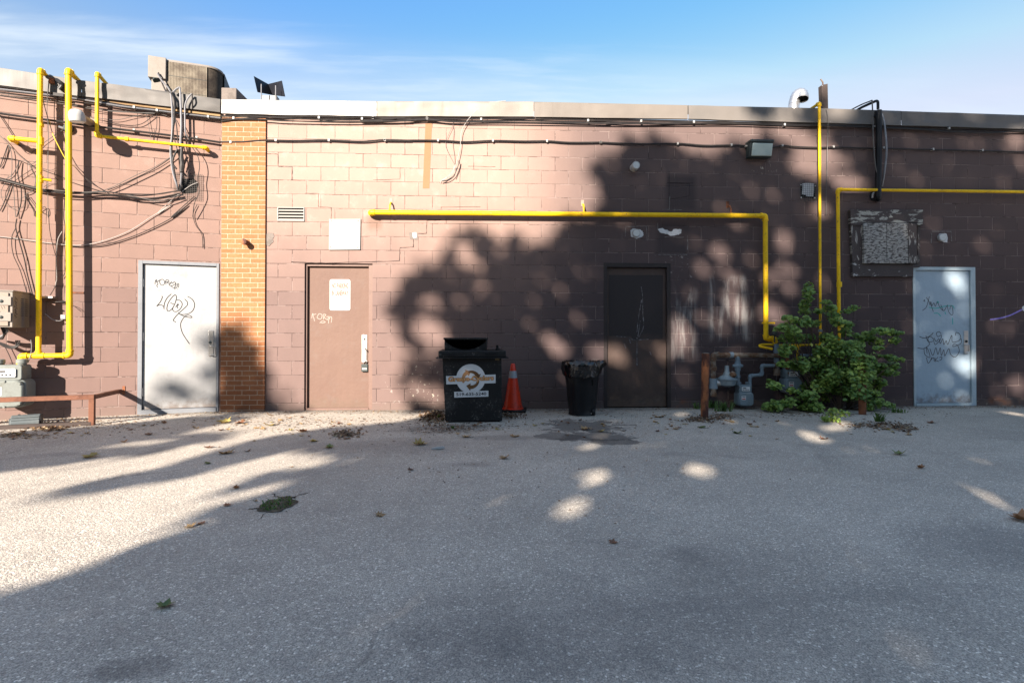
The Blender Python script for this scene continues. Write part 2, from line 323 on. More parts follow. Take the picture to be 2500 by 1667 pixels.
# ------------------------------------------------------------------ wall and ground materials
def block_material(name, u_joint, v_joint, regions, shade_pale_u=None, top=(0.278, 0.192, 0.160), low=(0.160, 0.110, 0.097), band=1.71):
    """painted concrete block: joints, pores, faded upper paint and a darker repainted lower band"""
    m, g, b = newmat(name); tc = g.n('ShaderNodeTexCoord').outputs['Object']
    x, y, z = g.xyz(tc); uv = g.comb(x, z)
    wobv = g.n('ShaderNodeVectorMath', {0: g.comb(g.m('SUBTRACT', x, u_joint), g.m('SUBTRACT', z, v_joint)),
               1: g.n('ShaderNodeVectorMath', {0: g.n('ShaderNodeTexNoise', {'Vector': tc, 'Scale': 14.0, 'Detail': 3.0}).outputs[1], 3: 0.006}, operation='SCALE').outputs[0]}, operation='ADD').outputs[0]
    def brick(ms, sm=0.15):
        return g.n('ShaderNodeTexBrick', {'Vector': wobv, 'Color1': (0.35, 0.35, 0.35, 1), 'Color2': (0.65, 0.65, 0.65, 1), 'Scale': 1.0,
                   'Mortar Size': ms, 'Mortar Smooth': sm, 'Brick Width': 0.4, 'Row Height': 0.2}, offset=0.5)
    bk = brick(0.0036); bw = brick(0.010, 1.0)
    cell = g.xyz(bk.outputs['Color'])[0]
    big = g.noise(tc, 0.9, 5, 0.6); mid = g.noise(tc, 5.0, 5, 0.65); streak = g.noise(g.comb(g.m('MULTIPLY', x, 7.0), g.m('MULTIPLY', z, 0.7)), 1.0, 5, 0.6)
    h = g.m('ADD', z, g.m('MULTIPLY', g.m('SUBTRACT', big, 0.5), 1.2))
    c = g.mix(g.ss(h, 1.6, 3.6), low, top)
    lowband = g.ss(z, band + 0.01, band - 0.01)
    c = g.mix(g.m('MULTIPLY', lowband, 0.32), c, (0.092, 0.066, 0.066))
    if shade_pale_u is not None:   # tree shade on the right deepened in the wall colour
        c = g.mix(g.m('MULTIPLY', g.ss(g.m('ADD', x, g.m('MULTIPLY', g.m('SUBTRACT', mid, .5), .5)), shade_pale_u[0], shade_pale_u[1]), shade_pale_u[2]), c, (0.047, 0.036, 0.040))
    # mottling, per block tone, faded patches, streaks
    k = g.m('ADD', 0.66, g.m('ADD', g.m('MULTIPLY', cell, 0.32), g.m('ADD', g.m('MULTIPLY', mid, 0.20), g.m('MULTIPLY', streak, 0.10))))
    c = g.mix(1.0, c, g.n('ShaderNodeCombineColor', {0: k, 1: k, 2: k}).outputs[0], 'MULTIPLY')
    c = g.mix(g.m('MULTIPLY', g.ss(mid, 0.52, 0.74), g.m('MULTIPLY', g.ss(h, 1.9, 3.4), g.m('MULTIPLY', 0.45, g.ss(x, shade_pale_u[1], shade_pale_u[0] - 1.0) if shade_pale_u else .3))), c, (0.36, 0.27, 0.24))
    # pores of the block face
    pore = g.noise(tc, 85.0, 3, 0.7); pore2 = g.noise(tc, 30.0, 3, 0.7)
    pm = g.m('MULTIPLY', g.ss(pore, 0.60, 0.70), g.ss(pore2, 0.44, 0.58))
    c = g.mix(g.m('MULTIPLY', pm, 0.42), c, (0.034, 0.022, 0.020))
    # fine pale flecks where paint has chipped
    fl = g.noise(tc, 48.0, 2, 0.5); flm = g.m('MULTIPLY', g.ss(fl, 0.735, 0.77), g.ss(mid, 0.5, 0.6))
    c = g.mix(flm, c, (0.36, 0.32, 0.29))
    # joints: dark where open, pale where the paint has worn off the mortar
    jn = g.noise(tc, 6.0, 5, 0.7)
    pl = g.ss(x, shade_pale_u[0], shade_pale_u[1]) if shade_pale_u else 0.0
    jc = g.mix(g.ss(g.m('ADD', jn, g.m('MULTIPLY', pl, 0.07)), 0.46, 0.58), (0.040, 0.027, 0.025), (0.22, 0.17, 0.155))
    c = g.mix(g.m('MULTIPLY', bk.outputs['Fac'], g.m('ADD', 0.25, g.m('MULTIPLY', g.ss(g.noise(tc, 2.3, 3), .35, .65), 0.75))), c, jc)
    hgt = g.m('ADD', g.m('MULTIPLY', bw.outputs['Fac'], -1.0), g.m('ADD', g.m('MULTIPLY', pore, 0.20), g.m('MULTIPLY', g.noise(tc, 220.0, 2), 0.14)))
    hgt = g.m('ADD', hgt, g.m('MULTIPLY', cell, 0.5))
    for (u0, u1, v0, v1, kind) in regions:
        bm = g.boxmask(x, z, u0, u1, v0, v1, 0.06)
        if kind == 'chips':
            ck = g.noise(tc, 17.0, 4, 0.62); mk = g.m('MULTIPLY', bm, g.ss(ck, 0.615, 0.645)); cc = (0.34, 0.30, 0.25)
        elif kind == 'chips_low':
            ck = g.noise(tc, 13.0, 5, 0.7); mk = g.m('MULTIPLY', bm, g.ss(ck, 0.60, 0.64)); cc = (0.24, 0.21, 0.19)
        elif kind == 'smear':
            ck = g.noise(g.comb(g.m('MULTIPLY', x, 9.0), g.m('MULTIPLY', z, 1.3)), 1.0, 6, 0.6, 0.4); mk = g.m('MULTIPLY', bm, g.m('MULTIPLY', g.ss(ck, 0.42, 0.68), 0.72)); cc = (0.27, 0.26, 0.25)
        elif kind == 'rust':
            ck = g.noise(tc, 5.0, 4, 0.6); mk = g.m('MULTIPLY', bm, g.ss(ck, 0.42, 0.6)); cc = (0.15, 0.065, 0.04)
        elif kind == 'stain':
            mk = g.m('MULTIPLY', bm, 0.55); cc = (0.14, 0.085, 0.06)
        elif kind == 'fresh':
            mk = g.m('MULTIPLY', bm, 0.8); cc = (0.052, 0.041, 0.042)
        c = g.mix(mk, c, cc)
    # dirt splashed up from the ground
    spl = g.m('ADD', z, g.m('MULTIPLY', g.m('SUBTRACT', mid, 0.5), 0.35))
    c = g.mix(g.m('MULTIPLY', g.ss(spl, 0.16, 0.02), 0.45), c, (0.13, 0.10, 0.085))
    g.put(b.inputs['Base Color'], c)
    g.put(b.inputs['Roughness'], g.m('ADD', 0.72, g.m('MULTIPLY', mid, 0.25))); b.inputs['Specular IOR Level'].default_value = .18
    g.put(b.inputs['Normal'], g.bump(hgt, 0.75, 0.0045))
    return m
def brick_material(name, u0, v0):
    m, g, b = newmat(name); tc = g.n('ShaderNodeTexCoord').outputs['Object']; x, y, z = g.xyz(tc)
    v = g.comb(g.m('SUBTRACT', x, u0), g.m('SUBTRACT', z, v0))
    bk = g.n('ShaderNodeTexBrick', {'Vector': v, 'Color1': (0.30, 0.30, 0.30, 1), 'Color2': (0.8, 0.8, 0.8, 1), 'Scale': 1.0,
             'Mortar Size': 0.0055, 'Mortar Smooth': 0.1, 'Brick Width': 0.212, 'Row Height': 0.0695}, offset=0.5)
    cell = g.xyz(bk.outputs['Color'])[0]; n1 = g.noise(tc, 30, 4, .7); n2 = g.noise(tc, 2.2, 4, .6)
    c = g.mix(cell, (0.205, 0.084, 0.037), (0.30, 0.148, 0.074))
    c = g.mix(g.m('MULTIPLY', g.ss(n1, .45, .7), .4), c, (0.17, 0.05, 0.016))
    c = g.mix(g.m('MULTIPLY', g.ss(n2, .5, .75), .30), c, (0.33, 0.16, 0.06))
    lowd = g.ss(g.m('ADD', z, g.m('MULTIPLY', g.m('SUBTRACT', n2, .5), .5)), 1.25, 0.55)
    c = g.mix(g.m('MULTIPLY', lowd, .35), c, (0.15, 0.042, 0.022))
    c = g.mix(bk.outputs['Fac'], c, g.mix(g.ss(n1, .4, .7), (0.33, 0.25, 0.18), (0.25, 0.18, 0.125)))
    g.put(b.inputs['Base Color'], c); b.inputs['Roughness'].default_value = .9; b.inputs['Specular IOR Level'].default_value = .15
    hg = g.m('ADD', g.m('MULTIPLY', bk.outputs['Fac'], -1.0), g.m('MULTIPLY', n1, .3))
    g.put(b.inputs['Normal'], g.bump(hg, .8, .006)); return m
def door_material(name, c1, c2, rust=0.1, rough=0.62):
    m, g, b = newmat(name); tc = g.n('ShaderNodeTexCoord').outputs['Object']; x, y, z = g.xyz(tc)
    big = g.noise(tc, 1.6, 5, .6); st = g.noise(g.comb(g.m('MULTIPLY', x, 16.), g.m('MULTIPLY', z, .8)), 1.0, 4, .6); sp = g.noise(tc, 38., 3, .6)
    c = g.mix(g.m('MULTIPLY', g.ss(big, .4, .7), .6), c1, c2)
    k = g.m('ADD', .93, g.m('MULTIPLY', st, .14)); c = g.mix(1.0, c, g.n('ShaderNodeCombineColor', {0: k, 1: k, 2: k}).outputs[0], 'MULTIPLY')
    c = g.mix(g.m('MULTIPLY', g.ss(sp, .73, .79), rust * 4), c, (0.14, 0.08, 0.05))
    lowr = g.m('MULTIPLY', g.ss(g.m('ADD', z, g.m('MULTIPLY', g.m('SUBTRACT', g.noise(tc, 11., 5, .7), .5), .5)), .20, .02), .65); c = g.mix(lowr, c, (0.11, 0.075, 0.055))
    sm = g.noise(tc, 5., 5, .65); c = g.mix(g.m('MULTIPLY', g.ss(sm, .55, .72), .22), c, (0.13, 0.11, 0.10))
    g.put(b.inputs['Base Color'], c); g.put(b.inputs['Roughness'], g.m('ADD', rough, g.m('MULTIPLY', sp, .12)))
    b.inputs['Specular IOR Level'].default_value = .25
    g.put(b.inputs['Normal'], g.bump(g.m('ADD', g.m('MULTIPLY', big, 1.0), g.m('MULTIPLY', sp, .04)), .8, .03)); return m
def asphalt_material():
    m, g, b = newmat('worn_asphalt'); tc = g.n('ShaderNodeTexCoord').outputs['Object']; x, y, z = g.xyz(tc); uv = g.comb(x, y)
    def vor(s, f='F1'): return g.n('ShaderNodeTexVoronoi', {'Vector': warp, 'Scale': s, 'Randomness': 1.0}, voronoi_dimensions='2D', feature=f)
    warp = g.n('ShaderNodeVectorMath', {0: uv, 1: g.n('ShaderNodeVectorMath', {0: g.n('ShaderNodeTexNoise', {'Vector': uv, 'Scale': 70.0, 'Detail': 2.0}).outputs[1], 3: 0.006}, operation='SCALE').outputs[0]}, operation='ADD').outputs[0]
    v1 = vor(92.0); v2 = vor(185.0)
    r1 = g.xyz(v1.outputs['Color'])[0]; r2 = g.xyz(v2.outputs['Color'])[1]
    stone = g.mix(r1, (0.235, 0.212, 0.182), (0.50, 0.45, 0.378)); stone = g.mix(g.ss(r1, .90, .97), stone, (0.72, 0.66, 0.57))
    small = g.mix(r2, (0.225, 0.203, 0.175), (0.48, 0.433, 0.365))
    edge = g.ss(v1.outputs['Distance'], 0.30, 0.62)
    c = g.mix(edge, stone, small)
    gap = g.ss(v2.outputs['Distance'], 0.42, 0.70); c = g.mix(g.m('MULTIPLY', gap, .6), c, (0.11, 0.10, 0.088))
    big = g.noise(uv, 0.55, 6, .6); mid = g.noise(uv, 2.6, 6, .65)
    k = g.m('ADD', .50, g.m('ADD', g.m('MULTIPLY', big, .80), g.m('MULTIPLY', mid, .50)))
    c = g.mix(1.0, c, g.n('ShaderNodeCombineColor', {0: k, 1: k, 2: g.m('MULTIPLY', k, 1.0)}).outputs[0], 'MULTIPLY')
    wb = g.m('MULTIPLY', g.m('SUBTRACT', g.noise(uv, 4.2, 7, .7), .5), 3.0)
    wb2 = g.m('MULTIPLY', g.m('SUBTRACT', g.noise(uv, 1.8, 6, .65), .5), 3.2)
    def B(px, rx, ry, amt, colr, soft=.12, w=wb):
        p = ground(*px); return g.m('MULTIPLY', g.blob(x, y, p.x, p.y, rx, ry, w, soft), amt), colr
    # wet spill by the wheeled bin, oil marks and tracked dirt
    spills = [B(cP2((1420, 135))[0], .46, .42, .72, (0.030, 0.028, 0.028)), B(cP2((1290, 190))[0], .24, .22, .66, (0.030, 0.028, 0.028)), B(cP2((1480, 195))[0], .36, .30, .70, (0.030, 0.028, 0.028)),
              B(cP2((1580, 225))[0], .30, .14, .66, (0.030, 0.028, 0.028)), B(cP2((640, 150))[0], .55, .24, .45, (0.04, 0.035, 0.032), .5), B(cP2((1000, 200))[0], .5, .12, .35, (0.05, 0.045, 0.045), .5),
              B(cP2((800, 1310))[0], .24, .10, .36, (0.05, 0.05, 0.055), .9), B(cP2((950, 1260))[0], .7, .2, .12, (0.05, 0.05, 0.055), .95), B(cP2((1080, 1480))[0], .5, .12, .36, (0.05, 0.05, 0.055), .95),
              B(cP1((780, 1480))[0], .12, .06, .3, (0.03, 0.03, 0.034), .4), B(cP1((610, 1515))[0], .06, .035, .25, (0.03, 0.03, 0.034), .4), B(cP2((200, 250))[0], .9, .30, .30, (0.08, 0.062, 0.06), .8, wb2),
              B(cP3((340, 880))[0], .4, .16, .2, (0.06, 0.06, 0.065), .95),
              B(cP3((1900, 800))[0], .35, .30, .30, (0.06, 0.06, 0.066), .8, wb2), B(cP3((250, 1150))[0], .9, .26, .14, (0.06, 0.06, 0.065), .95, wb2), B(cP2((1700, 1180))[0], .8, .22, .14, (0.06, 0.06, 0.065), .95, wb2),
              B(cP2((800, 350))[0], .16, .06, .3, (0.05, 0.05, 0.055), .6)]
    for a, cc in spills: c = g.mix(a, c, cc)
    edge_d = g.m('ADD', y, g.m('MULTIPLY', g.m('SUBTRACT', mid, .5), .9))     # dirt drifted against the foot of the wall
    c = g.mix(g.m('MULTIPLY', g.ss(edge_d, -.42, -.02), .62), c, (0.085, 0.066, 0.052))
    track = g.noise(g.comb(g.m('MULTIPLY', x, .35), g.m('MULTIPLY', y, 2.4)), 1.0, 5, .6, .5); c = g.mix(g.m('MULTIPLY', g.ss(track, .54, .78), .22), c, (0.12, 0.112, 0.108))
    sp_ = g.noise(uv, 9.0, 4, .6); c = g.mix(g.m('MULTIPLY', g.ss(sp_, .69, .75), .5), c, (0.07, 0.065, 0.065))
    dk = g.noise(uv, 0.8, 7, .66, .7); c = g.mix(g.m('MULTIPLY', g.ss(dk, .56, .74), .42), c, (0.10, 0.093, 0.09))
    crk = g.n('ShaderNodeTexVoronoi', {'Vector': g.n('ShaderNodeVectorMath', {0: uv, 1: g.n('ShaderNodeVectorMath', {0: g.n('ShaderNodeTexNoise', {'Vector': uv, 'Scale': 1.6, 'Detail': 6.0}).outputs[1], 3: 1.1}, operation='SCALE').outputs[0]}, operation='ADD').outputs[0], 'Scale': 0.42}, voronoi_dimensions='2D', feature='DISTANCE_TO_EDGE').outputs['Distance']
    c = g.mix(g.m('MULTIPLY', g.ss(crk, .0085, .002), g.m('MULTIPLY', g.ss(g.noise(uv, 0.9, 3), .54, .66), .35)), c, (0.045, 0.04, 0.037))
    dm = g.m('MULTIPLY', g.ss(g.noise(uv, 0.35, 5, .6, .4), .50, .72), .25); c = g.mix(dm, c, (0.30, 0.255, 0.215))
    g.put(b.inputs['Base Color'], c); g.put(b.inputs['Roughness'], g.m('ADD', .72, g.m('MULTIPLY', r1, .2)))
    hg = g.m('ADD', g.m('MULTIPLY', v1.outputs['Distance'], -.7), g.m('MULTIPLY', v2.outputs['Distance'], -.5))
    hg = g.m('ADD', hg, g.m('MULTIPLY', r1, .5))
    g.put(b.inputs['Normal'], g.bump(hg, .7, .004)); return m

# ------------------------------------------------------------------ ground
UJ = M.px(*cC((665, 600))[0])[0]; VJ = 0.11
gm = asphalt_material()
mb = MB()
n = 40
for i in range(1):
    mb.quad((-150, 0, 150), (150, 0, 150), (150, 0, -150), (-150, 0, -150))
o = mb.build('asphalt_ground', gm, sharp=0); tag(o, 'worn grey asphalt lane with exposed stones and dark stains', 'ground', kind='structure')

# ------------------------------------------------------------------ building
BLD = thing('commercial_building', 'long single storey brown painted block building with metal roof edge and four steel doors', 'building')
TOPZ, THK = 4.20, 0.30
def wall_holes(mb, u0, u1, v0, v1, holes, depth):
    us = sorted({u0, u1, *[h[0] for h in holes], *[h[1] for h in holes]}); vs = sorted({v0, v1, *[h[2] for h in holes], *[h[3] for h in holes]})
    for a, b_ in zip(us, us[1:]):
        for c, d in zip(vs, vs[1:]):
            if any(h[0] <= (a + b_) / 2 <= h[1] and h[2] <= (c + d) / 2 <= h[3] for h in holes): continue
            mb.quad((a, c, 0), (b_, c, 0), (b_, d, 0), (a, d, 0))
    for a, b_, c, d in holes:
        mb.quad((a, c, 0), (a, d, 0), (a, d, -depth), (a, c, -depth)); mb.quad((b_, d, 0), (b_, c, 0), (b_, c, -depth), (b_, d, -depth))
        mb.quad((a, d, 0), (b_, d, 0), (b_, d, -depth), (a, d, -depth)); mb.quad((a, c, -depth), (a, d, -depth), (b_, d, -depth), (b_, c, -depth))
def rect(fr, x0, y0, x1, y1, w=0):
    a = fr.px(x0, y1, w); b_ = fr.px(x1, y0, w); return a[0], b_[0], a[1], b_[1]
# door rectangles (outer edge of each frame): u0,u1,v0,v1
dA = (L.px(336.5, 830)[0], L.px(534.5, 830)[0], -0.01, L.px(400, 637.5)[1])
dB = (M.px(743, 830)[0], M.px(909, 830)[0], -0.01, M.px(826, 643)[1])
dC = (M.px(1474, 830)[0], M.px(1638, 830)[0], -0.01, M.px(1556, 642)[1])
dD = (M.px(2229, 830)[0], M.px(2381, 830)[0], -0.01, M.px(2305, 652)[1])
RW = lambda *a: rect(M, *a)
def reg(cf, p0, p1, kind):
    (x0, y0), (x1, y1) = cf(p0, p1); return (*rect(M, x0, y0, x1, y1), kind)
regs = [reg(cE, (-10, 400), (300, 860), 'chips'), reg(cE, (-250, 620), (330, 920), 'chips_low'), reg(cG, (590, 250), (760, 760), 'smear'), reg(cG, (860, 160), (1170, 620), 'smear'),
        reg(cH2, (745, 1290), (900, 1440), 'chips_low'), reg(cH2, (870, 1370), (1300, 1440), 'rust'), reg(cH2, (-60, 1380), (120, 1450), 'chips_low'), reg(cG, (580, 1050), (760, 1120), 'rust'),
        reg(cF, (1660, 120), (1900, 260), 'chips'), reg(cF, (640, 1100), (1100, 1330), 'chips_low'), reg(cG, (2080, 690), (2300, 740), 'chips_low'), reg(cD, (330, 180), (425, 285), 'chips_low'),
        reg(cF, (780, 290), (1085, 640), 'fresh'), reg(cF, (690, 770), (1000, 1100), 'fresh'), reg(cC, (1560, 1430), (1700, 1568), 'stain'), reg(cE, (1590, 420), (1990, 560), 'smear')]
mb = MB(); wall_holes(mb, UC, 14.5, -.3, 4.3, [(dB[0], dB[1], -.3, dB[3]), (dC[0], dC[1], -.3, dC[3]), (dD[0], dD[1], -.3, dD[3])], .22)
mb.quad((14.5, -.3, 0), (14.5, 4.3, 0), (14.5, 4.3, -8), (14.5, -.3, -8))
mb.build('block_wall', block_material('brown_block_paint', UJ, VJ, regs, shade_pale_u=(UJ + 3.0, UJ + 4.8, .74)), BLD, sharp=0, recalc=False)
mb = MB(); wall_holes(mb, -9.0, 0.02, -.3, 4.3, [(dA[0], min(dA[1], -.004), -.3, dA[3])], .22)
VL = L.px(*cB((780, 735))[0]); 
vj_l = L.px(*cB((780, 742))[0])[1] % 0.2; uj_l = L.px(*cB((670, 800))[0])[0]
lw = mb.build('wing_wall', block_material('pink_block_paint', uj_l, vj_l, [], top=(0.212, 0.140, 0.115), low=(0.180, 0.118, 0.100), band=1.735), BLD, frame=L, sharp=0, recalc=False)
# brick pier where the wing meets the main wall
pu0, pu1 = M.px(539, 820, .03)[0], M.px(646, 820, .03)[0]
mb = MB().box(pu0, pu1, -.2, 4.19, -.05, .03); mb.build('brick_pier', brick_material('orange_brick', pu0 + .085, .02), BLD, sharp=0)
# roof deck
cr = Vector((UC, 0, 0)); e = L.w3(-9, 0, 0)
mb = MB().hexa([(UC - .05, 4.0, -.05), (14.5, 4.0, -.05), (14.5, 4.0, -9), (-12, 4.0, -9), (e.x - 2, 4.0, -5), (e.x, 4.0, -e.y - .08)],
               [(UC - .05, 4.05, -.05), (14.5, 4.05, -.05), (14.5, 4.05, -9), (-12, 4.05, -9), (e.x - 2, 4.05, -5), (e.x, 4.05, -e.y - .08)])
mb.build('roof', mt['roof'], BLD, sharp=0)
# sheet metal roof edge in dented lengths
def sheetmat(name, c1, c2, rough, metal=.35):
    m, g, b = newmat(name); tc = g.n('ShaderNodeTexCoord').outputs['Object']; x, y, z = g.xyz(tc)
    n1 = g.noise(tc, 1.3, 5, .6); st = g.noise(g.comb(g.m('MULTIPLY', x, 14.), g.m('MULTIPLY', z, 1.0)), 1., 5, .6); sp = g.noise(tc, 24, 3, .6)
    c = g.mix(g.ss(n1, .4, .7), c1, c2); c = g.mix(g.m('MULTIPLY', g.ss(st, .58, .78), .35), c, (0.10, 0.08, 0.065))
    c = g.mix(g.ss(sp, .76, .79), c, (.6, .58, .55))
    lowr = g.m('MULTIPLY', g.ss(g.m('ADD', z, g.m('MULTIPLY', g.m('SUBTRACT', g.noise(tc, 11., 5, .7), .5), .5)), .20, .02), .65); c = g.mix(lowr, c, (0.11, 0.075, 0.055))
    sm = g.noise(tc, 5., 5, .65); c = g.mix(g.m('MULTIPLY', g.ss(sm, .55, .72), .22), c, (0.13, 0.11, 0.10))
    g.put(b.inputs['Base Color'], c); g.put(b.inputs['Roughness'], g.m('ADD', rough, g.m('MULTIPLY', st, .18))); b.inputs['Metallic'].default_value = metal
    g.put(b.inputs['Normal'], g.bump(g.noise(tc, 1.9, 2, .5), .5, .025)); return m
fl_w = [sheetmat('glare_roof_sheet', (0.225, 0.212, 0.20), (0.16, 0.148, 0.135), .45, .2), sheetmat('tan_roof_sheet', (0.165, 0.145, 0.125), (0.20, 0.178, 0.155), .5, .15),  # first length lightened: sun glare painted into its own pale tone
        sheetmat('taupe_roof_sheet', (0.135, 0.117, 0.10), (0.118, 0.104, 0.09), .5, .15), sheetmat('dark_roof_sheet', (0.125, 0.112, 0.10), (0.11, 0.10, 0.09), .5, .15), sheetmat('grey_roof_sheet', (0.088, 0.083, 0.078), (0.075, 0.072, 0.068), .45, .3)]
def flashing(fr, tops, bots, mat, w=.055, seed=0, amp=.012, label=None):
    """tops/bots: matching pixel lists; a bent sheet with dents, a folded lip over the roof and a drip edge"""
    mb = MB(); T = [fr.px(x, y, w) for x, y in tops]; Bm = [fr.px(x, y, w) for x, y in bots]
    def lerp(P, u):
        for a, b_ in zip(P, P[1:]):
            if u <= b_[0] or b_ is P[-1]: k = (u - a[0]) / (b_[0] - a[0]); return a[1] + k * (b_[1] - a[1])
    u0, u1 = T[0][0], T[-1][0]; nu = max(8, int((u1 - u0) / .045)); nv = 6; grid = []
    for i in range(nu + 1):
        u = u0 + (u1 - u0) * i / nu; vt, vb = lerp(T, u), lerp(Bm, u); colm = [(u, vt + .004, -.28), (u, vt + .004, w - .006)]
        for j in range(nv + 1):
            k = j / nv; d = mnoise.noise(Vector((u * 2.6 + seed, k * 1.3, seed * 3.1))) * amp * (1 + 1.2 * max(0, mnoise.noise(Vector((u * .9 + seed, 0, 5)))))
            d += mnoise.noise(Vector((u * 7 + seed, k * 3, 2))) * amp * .35
            colm.append((u, vt + (vb - vt) * k + (mnoise.noise(Vector((u * 2, seed, 9))) * .006 if j in (0, nv) else 0), w + d * math.sin(math.pi * (.15 + .7 * k))))
        colm.append((u, vb - .002, w - .03)); grid.append(colm)
    m_ = len(grid[0]); vs = [p for c_ in grid for p in c_]
    mb.add(vs, [(i * m_ + j, i * m_ + j + 1, (i + 1) * m_ + j + 1, (i + 1) * m_ + j) for i in range(nu) for j in range(m_ - 1)])
    o = mb.build('roof_flashing', mat, BLD, frame=fr if fr is not M else None, sharp=50)
    if label: o['label'] = label
    return o
flashing(M, [(541, 243.5), (700, 245.5), (919.5, 247.7)], [(541, 277), (700, 281), (919.5, 284)], fl_w[0], seed=1, amp=.016, label='dented length of metal roof edge with sun glare in its colour')
flashing(M, [(921, 248), (1110, 248.5), (1303, 248.8)], [(921, 284), (1110, 284.3), (1303, 284.8)], fl_w[1], w=.052, seed=2, amp=.014)
flashing(M, [(1304, 249.2), (1480, 253), (1679, 257.5)], [(1304, 285.5), (1480, 288), (1679, 290.5)], fl_w[2], w=.055, seed=3, amp=.006)
flashing(M, [(1680.5, 257.8), (2000, 264.8), (2200, 271.5)], [(1680.5, 290.8), (2000, 300), (2200, 306)], fl_w[3], w=.052, seed=4, amp=.006)
flashing(M, [(2201, 271.8), (2500, 281.5), (2800, 291)], [(2201, 306.4), (2500, 315), (2800, 324)], fl_w[3], w=.056, seed=5, amp=.010)
flashing(L, [cA((-1200, -60))[0], cA((0, 142))[0], cA((780, 262))[0]], [cA((-1200, 170))[0], cA((0, 308))[0], cA((780, 415))[0]], fl_w[4], seed=6, amp=.010)
flashing(L, [cA((785, 262))[0], cA((1700, 383))[0], cA((2108, 442))[0]], [cA((785, 412))[0], cA((1700, 520))[0], cA((2108, 566))[0]], fl_w[4], w=.052, seed=7, amp=.014)
# raw wood nailer showing under the wing's roof edge
mb = MB(); a, b_, c, d = on(L, cA((790, 432), (2108, 588), (2108, 606), (790, 444)), .03)
mb.hexa([a, b_, c, d], [(p[0], p[1], .0) for p in (a, b_, c, d)]); mb.build('wood_nailer', mt['wood_strip'], BLD, frame=L, sharp=0)
# cracks that follow the joints, paint stripe, patches
def joint_crack(fr, cf, pts, wd=.007):
    P = on(fr, cf(*pts), 0.0015); mb = MB()
    for a, b_ in zip(P, P[1:]):
        n_ = 5; seg = [((a[0] + (b_[0] - a[0]) * i / n_) + R.uniform(-.003, .003), (a[1] + (b_[1] - a[1]) * i / n_) + R.uniform(-.003, .003)) for i in range(n_ + 1)]
        mb.stroke(seg, [wd * R.uniform(.4, 1.1) for _ in seg], .0015)
    mb.build('mortar_crack', mt['crack'], BLD, frame=fr if fr is not M else None, sharp=0)
joint_crack(M, cC, [(530, 808), (655, 812), (657, 938), (797, 940), (792, 1072), (930, 1078)])
joint_crack(M, cC, [(930, 1205), (1062, 1208), (1062, 1340), (1192, 1348), (1192, 1470)])
joint_crack(M, cD, [(535, 392), (640, 396), (800, 398), (1090, 390), (1275, 384), (1278, 292), (1370, 290), (1370, 225)], .012)
joint_crack(M, cD, [(1400, 197), (1460, 197), (1462, 108), (1560, 104)], .010)
joint_crack(M, cW4, [(640, 1208), (765, 1206)], .012); joint_crack(M, cW4, [(770, 1100), (775, 1080), (1150, 1080)], .008); joint_crack(M, cW4, [(1030, 690), (1290, 697)], .006)
joint_crack(M, cW4, [(380, 700), (378, 815), (120, 820)], .006)
joint_crack(M, cW5, [(900, 850), (1145, 852)], .012); joint_crack(M, cW5, [(915, 735), (915, 1105)], .006); joint_crack(M, cW5, [(920, 855), (1110, 855), (1112, 975), (920, 1005)], .006)
mb = MB(); P = on(M, cW4((622, 278), (685, 278), (660, 903), (596, 903)), .002); mb.quad(*P); mb.build('paint_stripe', mt['orange_paint'], BLD, sharp=0)
def ragged(fr, cf, pts, w, mat, name, jit=.006, parent=None, th=.004):
    P = on(fr, cf(*pts), 0); out = []
    for a, b_ in zip(P, P[1:] + P[:1]):
        for i in range(4):
            k = i / 4; out.append((a[0] + (b_[0] - a[0]) * k + R.uniform(-jit, jit), a[1] + (b_[1] - a[1]) * k + R.uniform(-jit, jit)))
    mb = MB().prism(out, -.002, w); return mb.build(name, mat, parent or BLD, frame=fr if fr is not M else None, sharp=0)
ragged(M, cF, [(697, 835), (740, 828), (790, 848), (830, 870), (860, 838), (940, 838), (935, 880), (900, 898), (830, 908), (780, 885), (720, 872)], .004, mt['plaster'], 'plaster_patch')
for pts in ([(697, 775), (697, 850)], [(765, 918), (965, 922)], [(700, 1100), (1000, 1098)], [(1000, 905), (1000, 1050)], [(365, 915), (368, 815), (580, 815), (590, 960)], [(745, 636), (815, 637), (820, 500)], [(845, 640), (945, 642)]):
    P = on(M, cF(*pts), .002); mb = MB(); seg = []
    for a, b_ in zip(P, P[1:]): seg += [(a[0] + (b_[0] - a[0]) * i / 6 + R.uniform(-.002, .002), a[1] + (b_[1] - a[1]) * i / 6 + R.uniform(-.002, .002)) for i in range(7)]
    mb.stroke(seg, [R.uniform(.003, .009) for _ in seg], .002); mb.build('caulk_line', mt['caulk'], BLD, sharp=0)
P = on(M, cH((1085, 1200), (1088, 1118), (1225, 1118), (1230, 1190)), .002); mb = MB(); mb.stroke(P, .010, .002); mb.build('caulk_line', mt['caulk'], BLD, sharp=0)
ragged(M, cD, [(348, 215), (385, 190), (418, 200), (412, 250), (385, 285), (352, 265)], .006, mt['concrete'], 'plaster_patch', .01)
ragged(M, cD, [(1340, 190), (1400, 190), (1400, 240), (1350, 240)], .003, mt['concrete'], 'plaster_patch', .01)
ragged(M, cD, [(1366, 192), (1390, 190), (1390, 228), (1368, 226)], .006, mt['plaster'], 'plaster_patch', .003)
for fx in ((475, 880), ):
    ragged(M, cF, [(415, 850), (440, 835), (520, 840), (548, 880), (548, 910), (480, 935), (420, 915)], .003, mt['plaster'], 'plaster_patch', .006)
ragged(M, cH, [(1138, 1135), (1190, 1132), (1200, 1165), (1198, 1195), (1150, 1192), (1136, 1170)], .003, mt['plaster'], 'plaster_patch', .004)
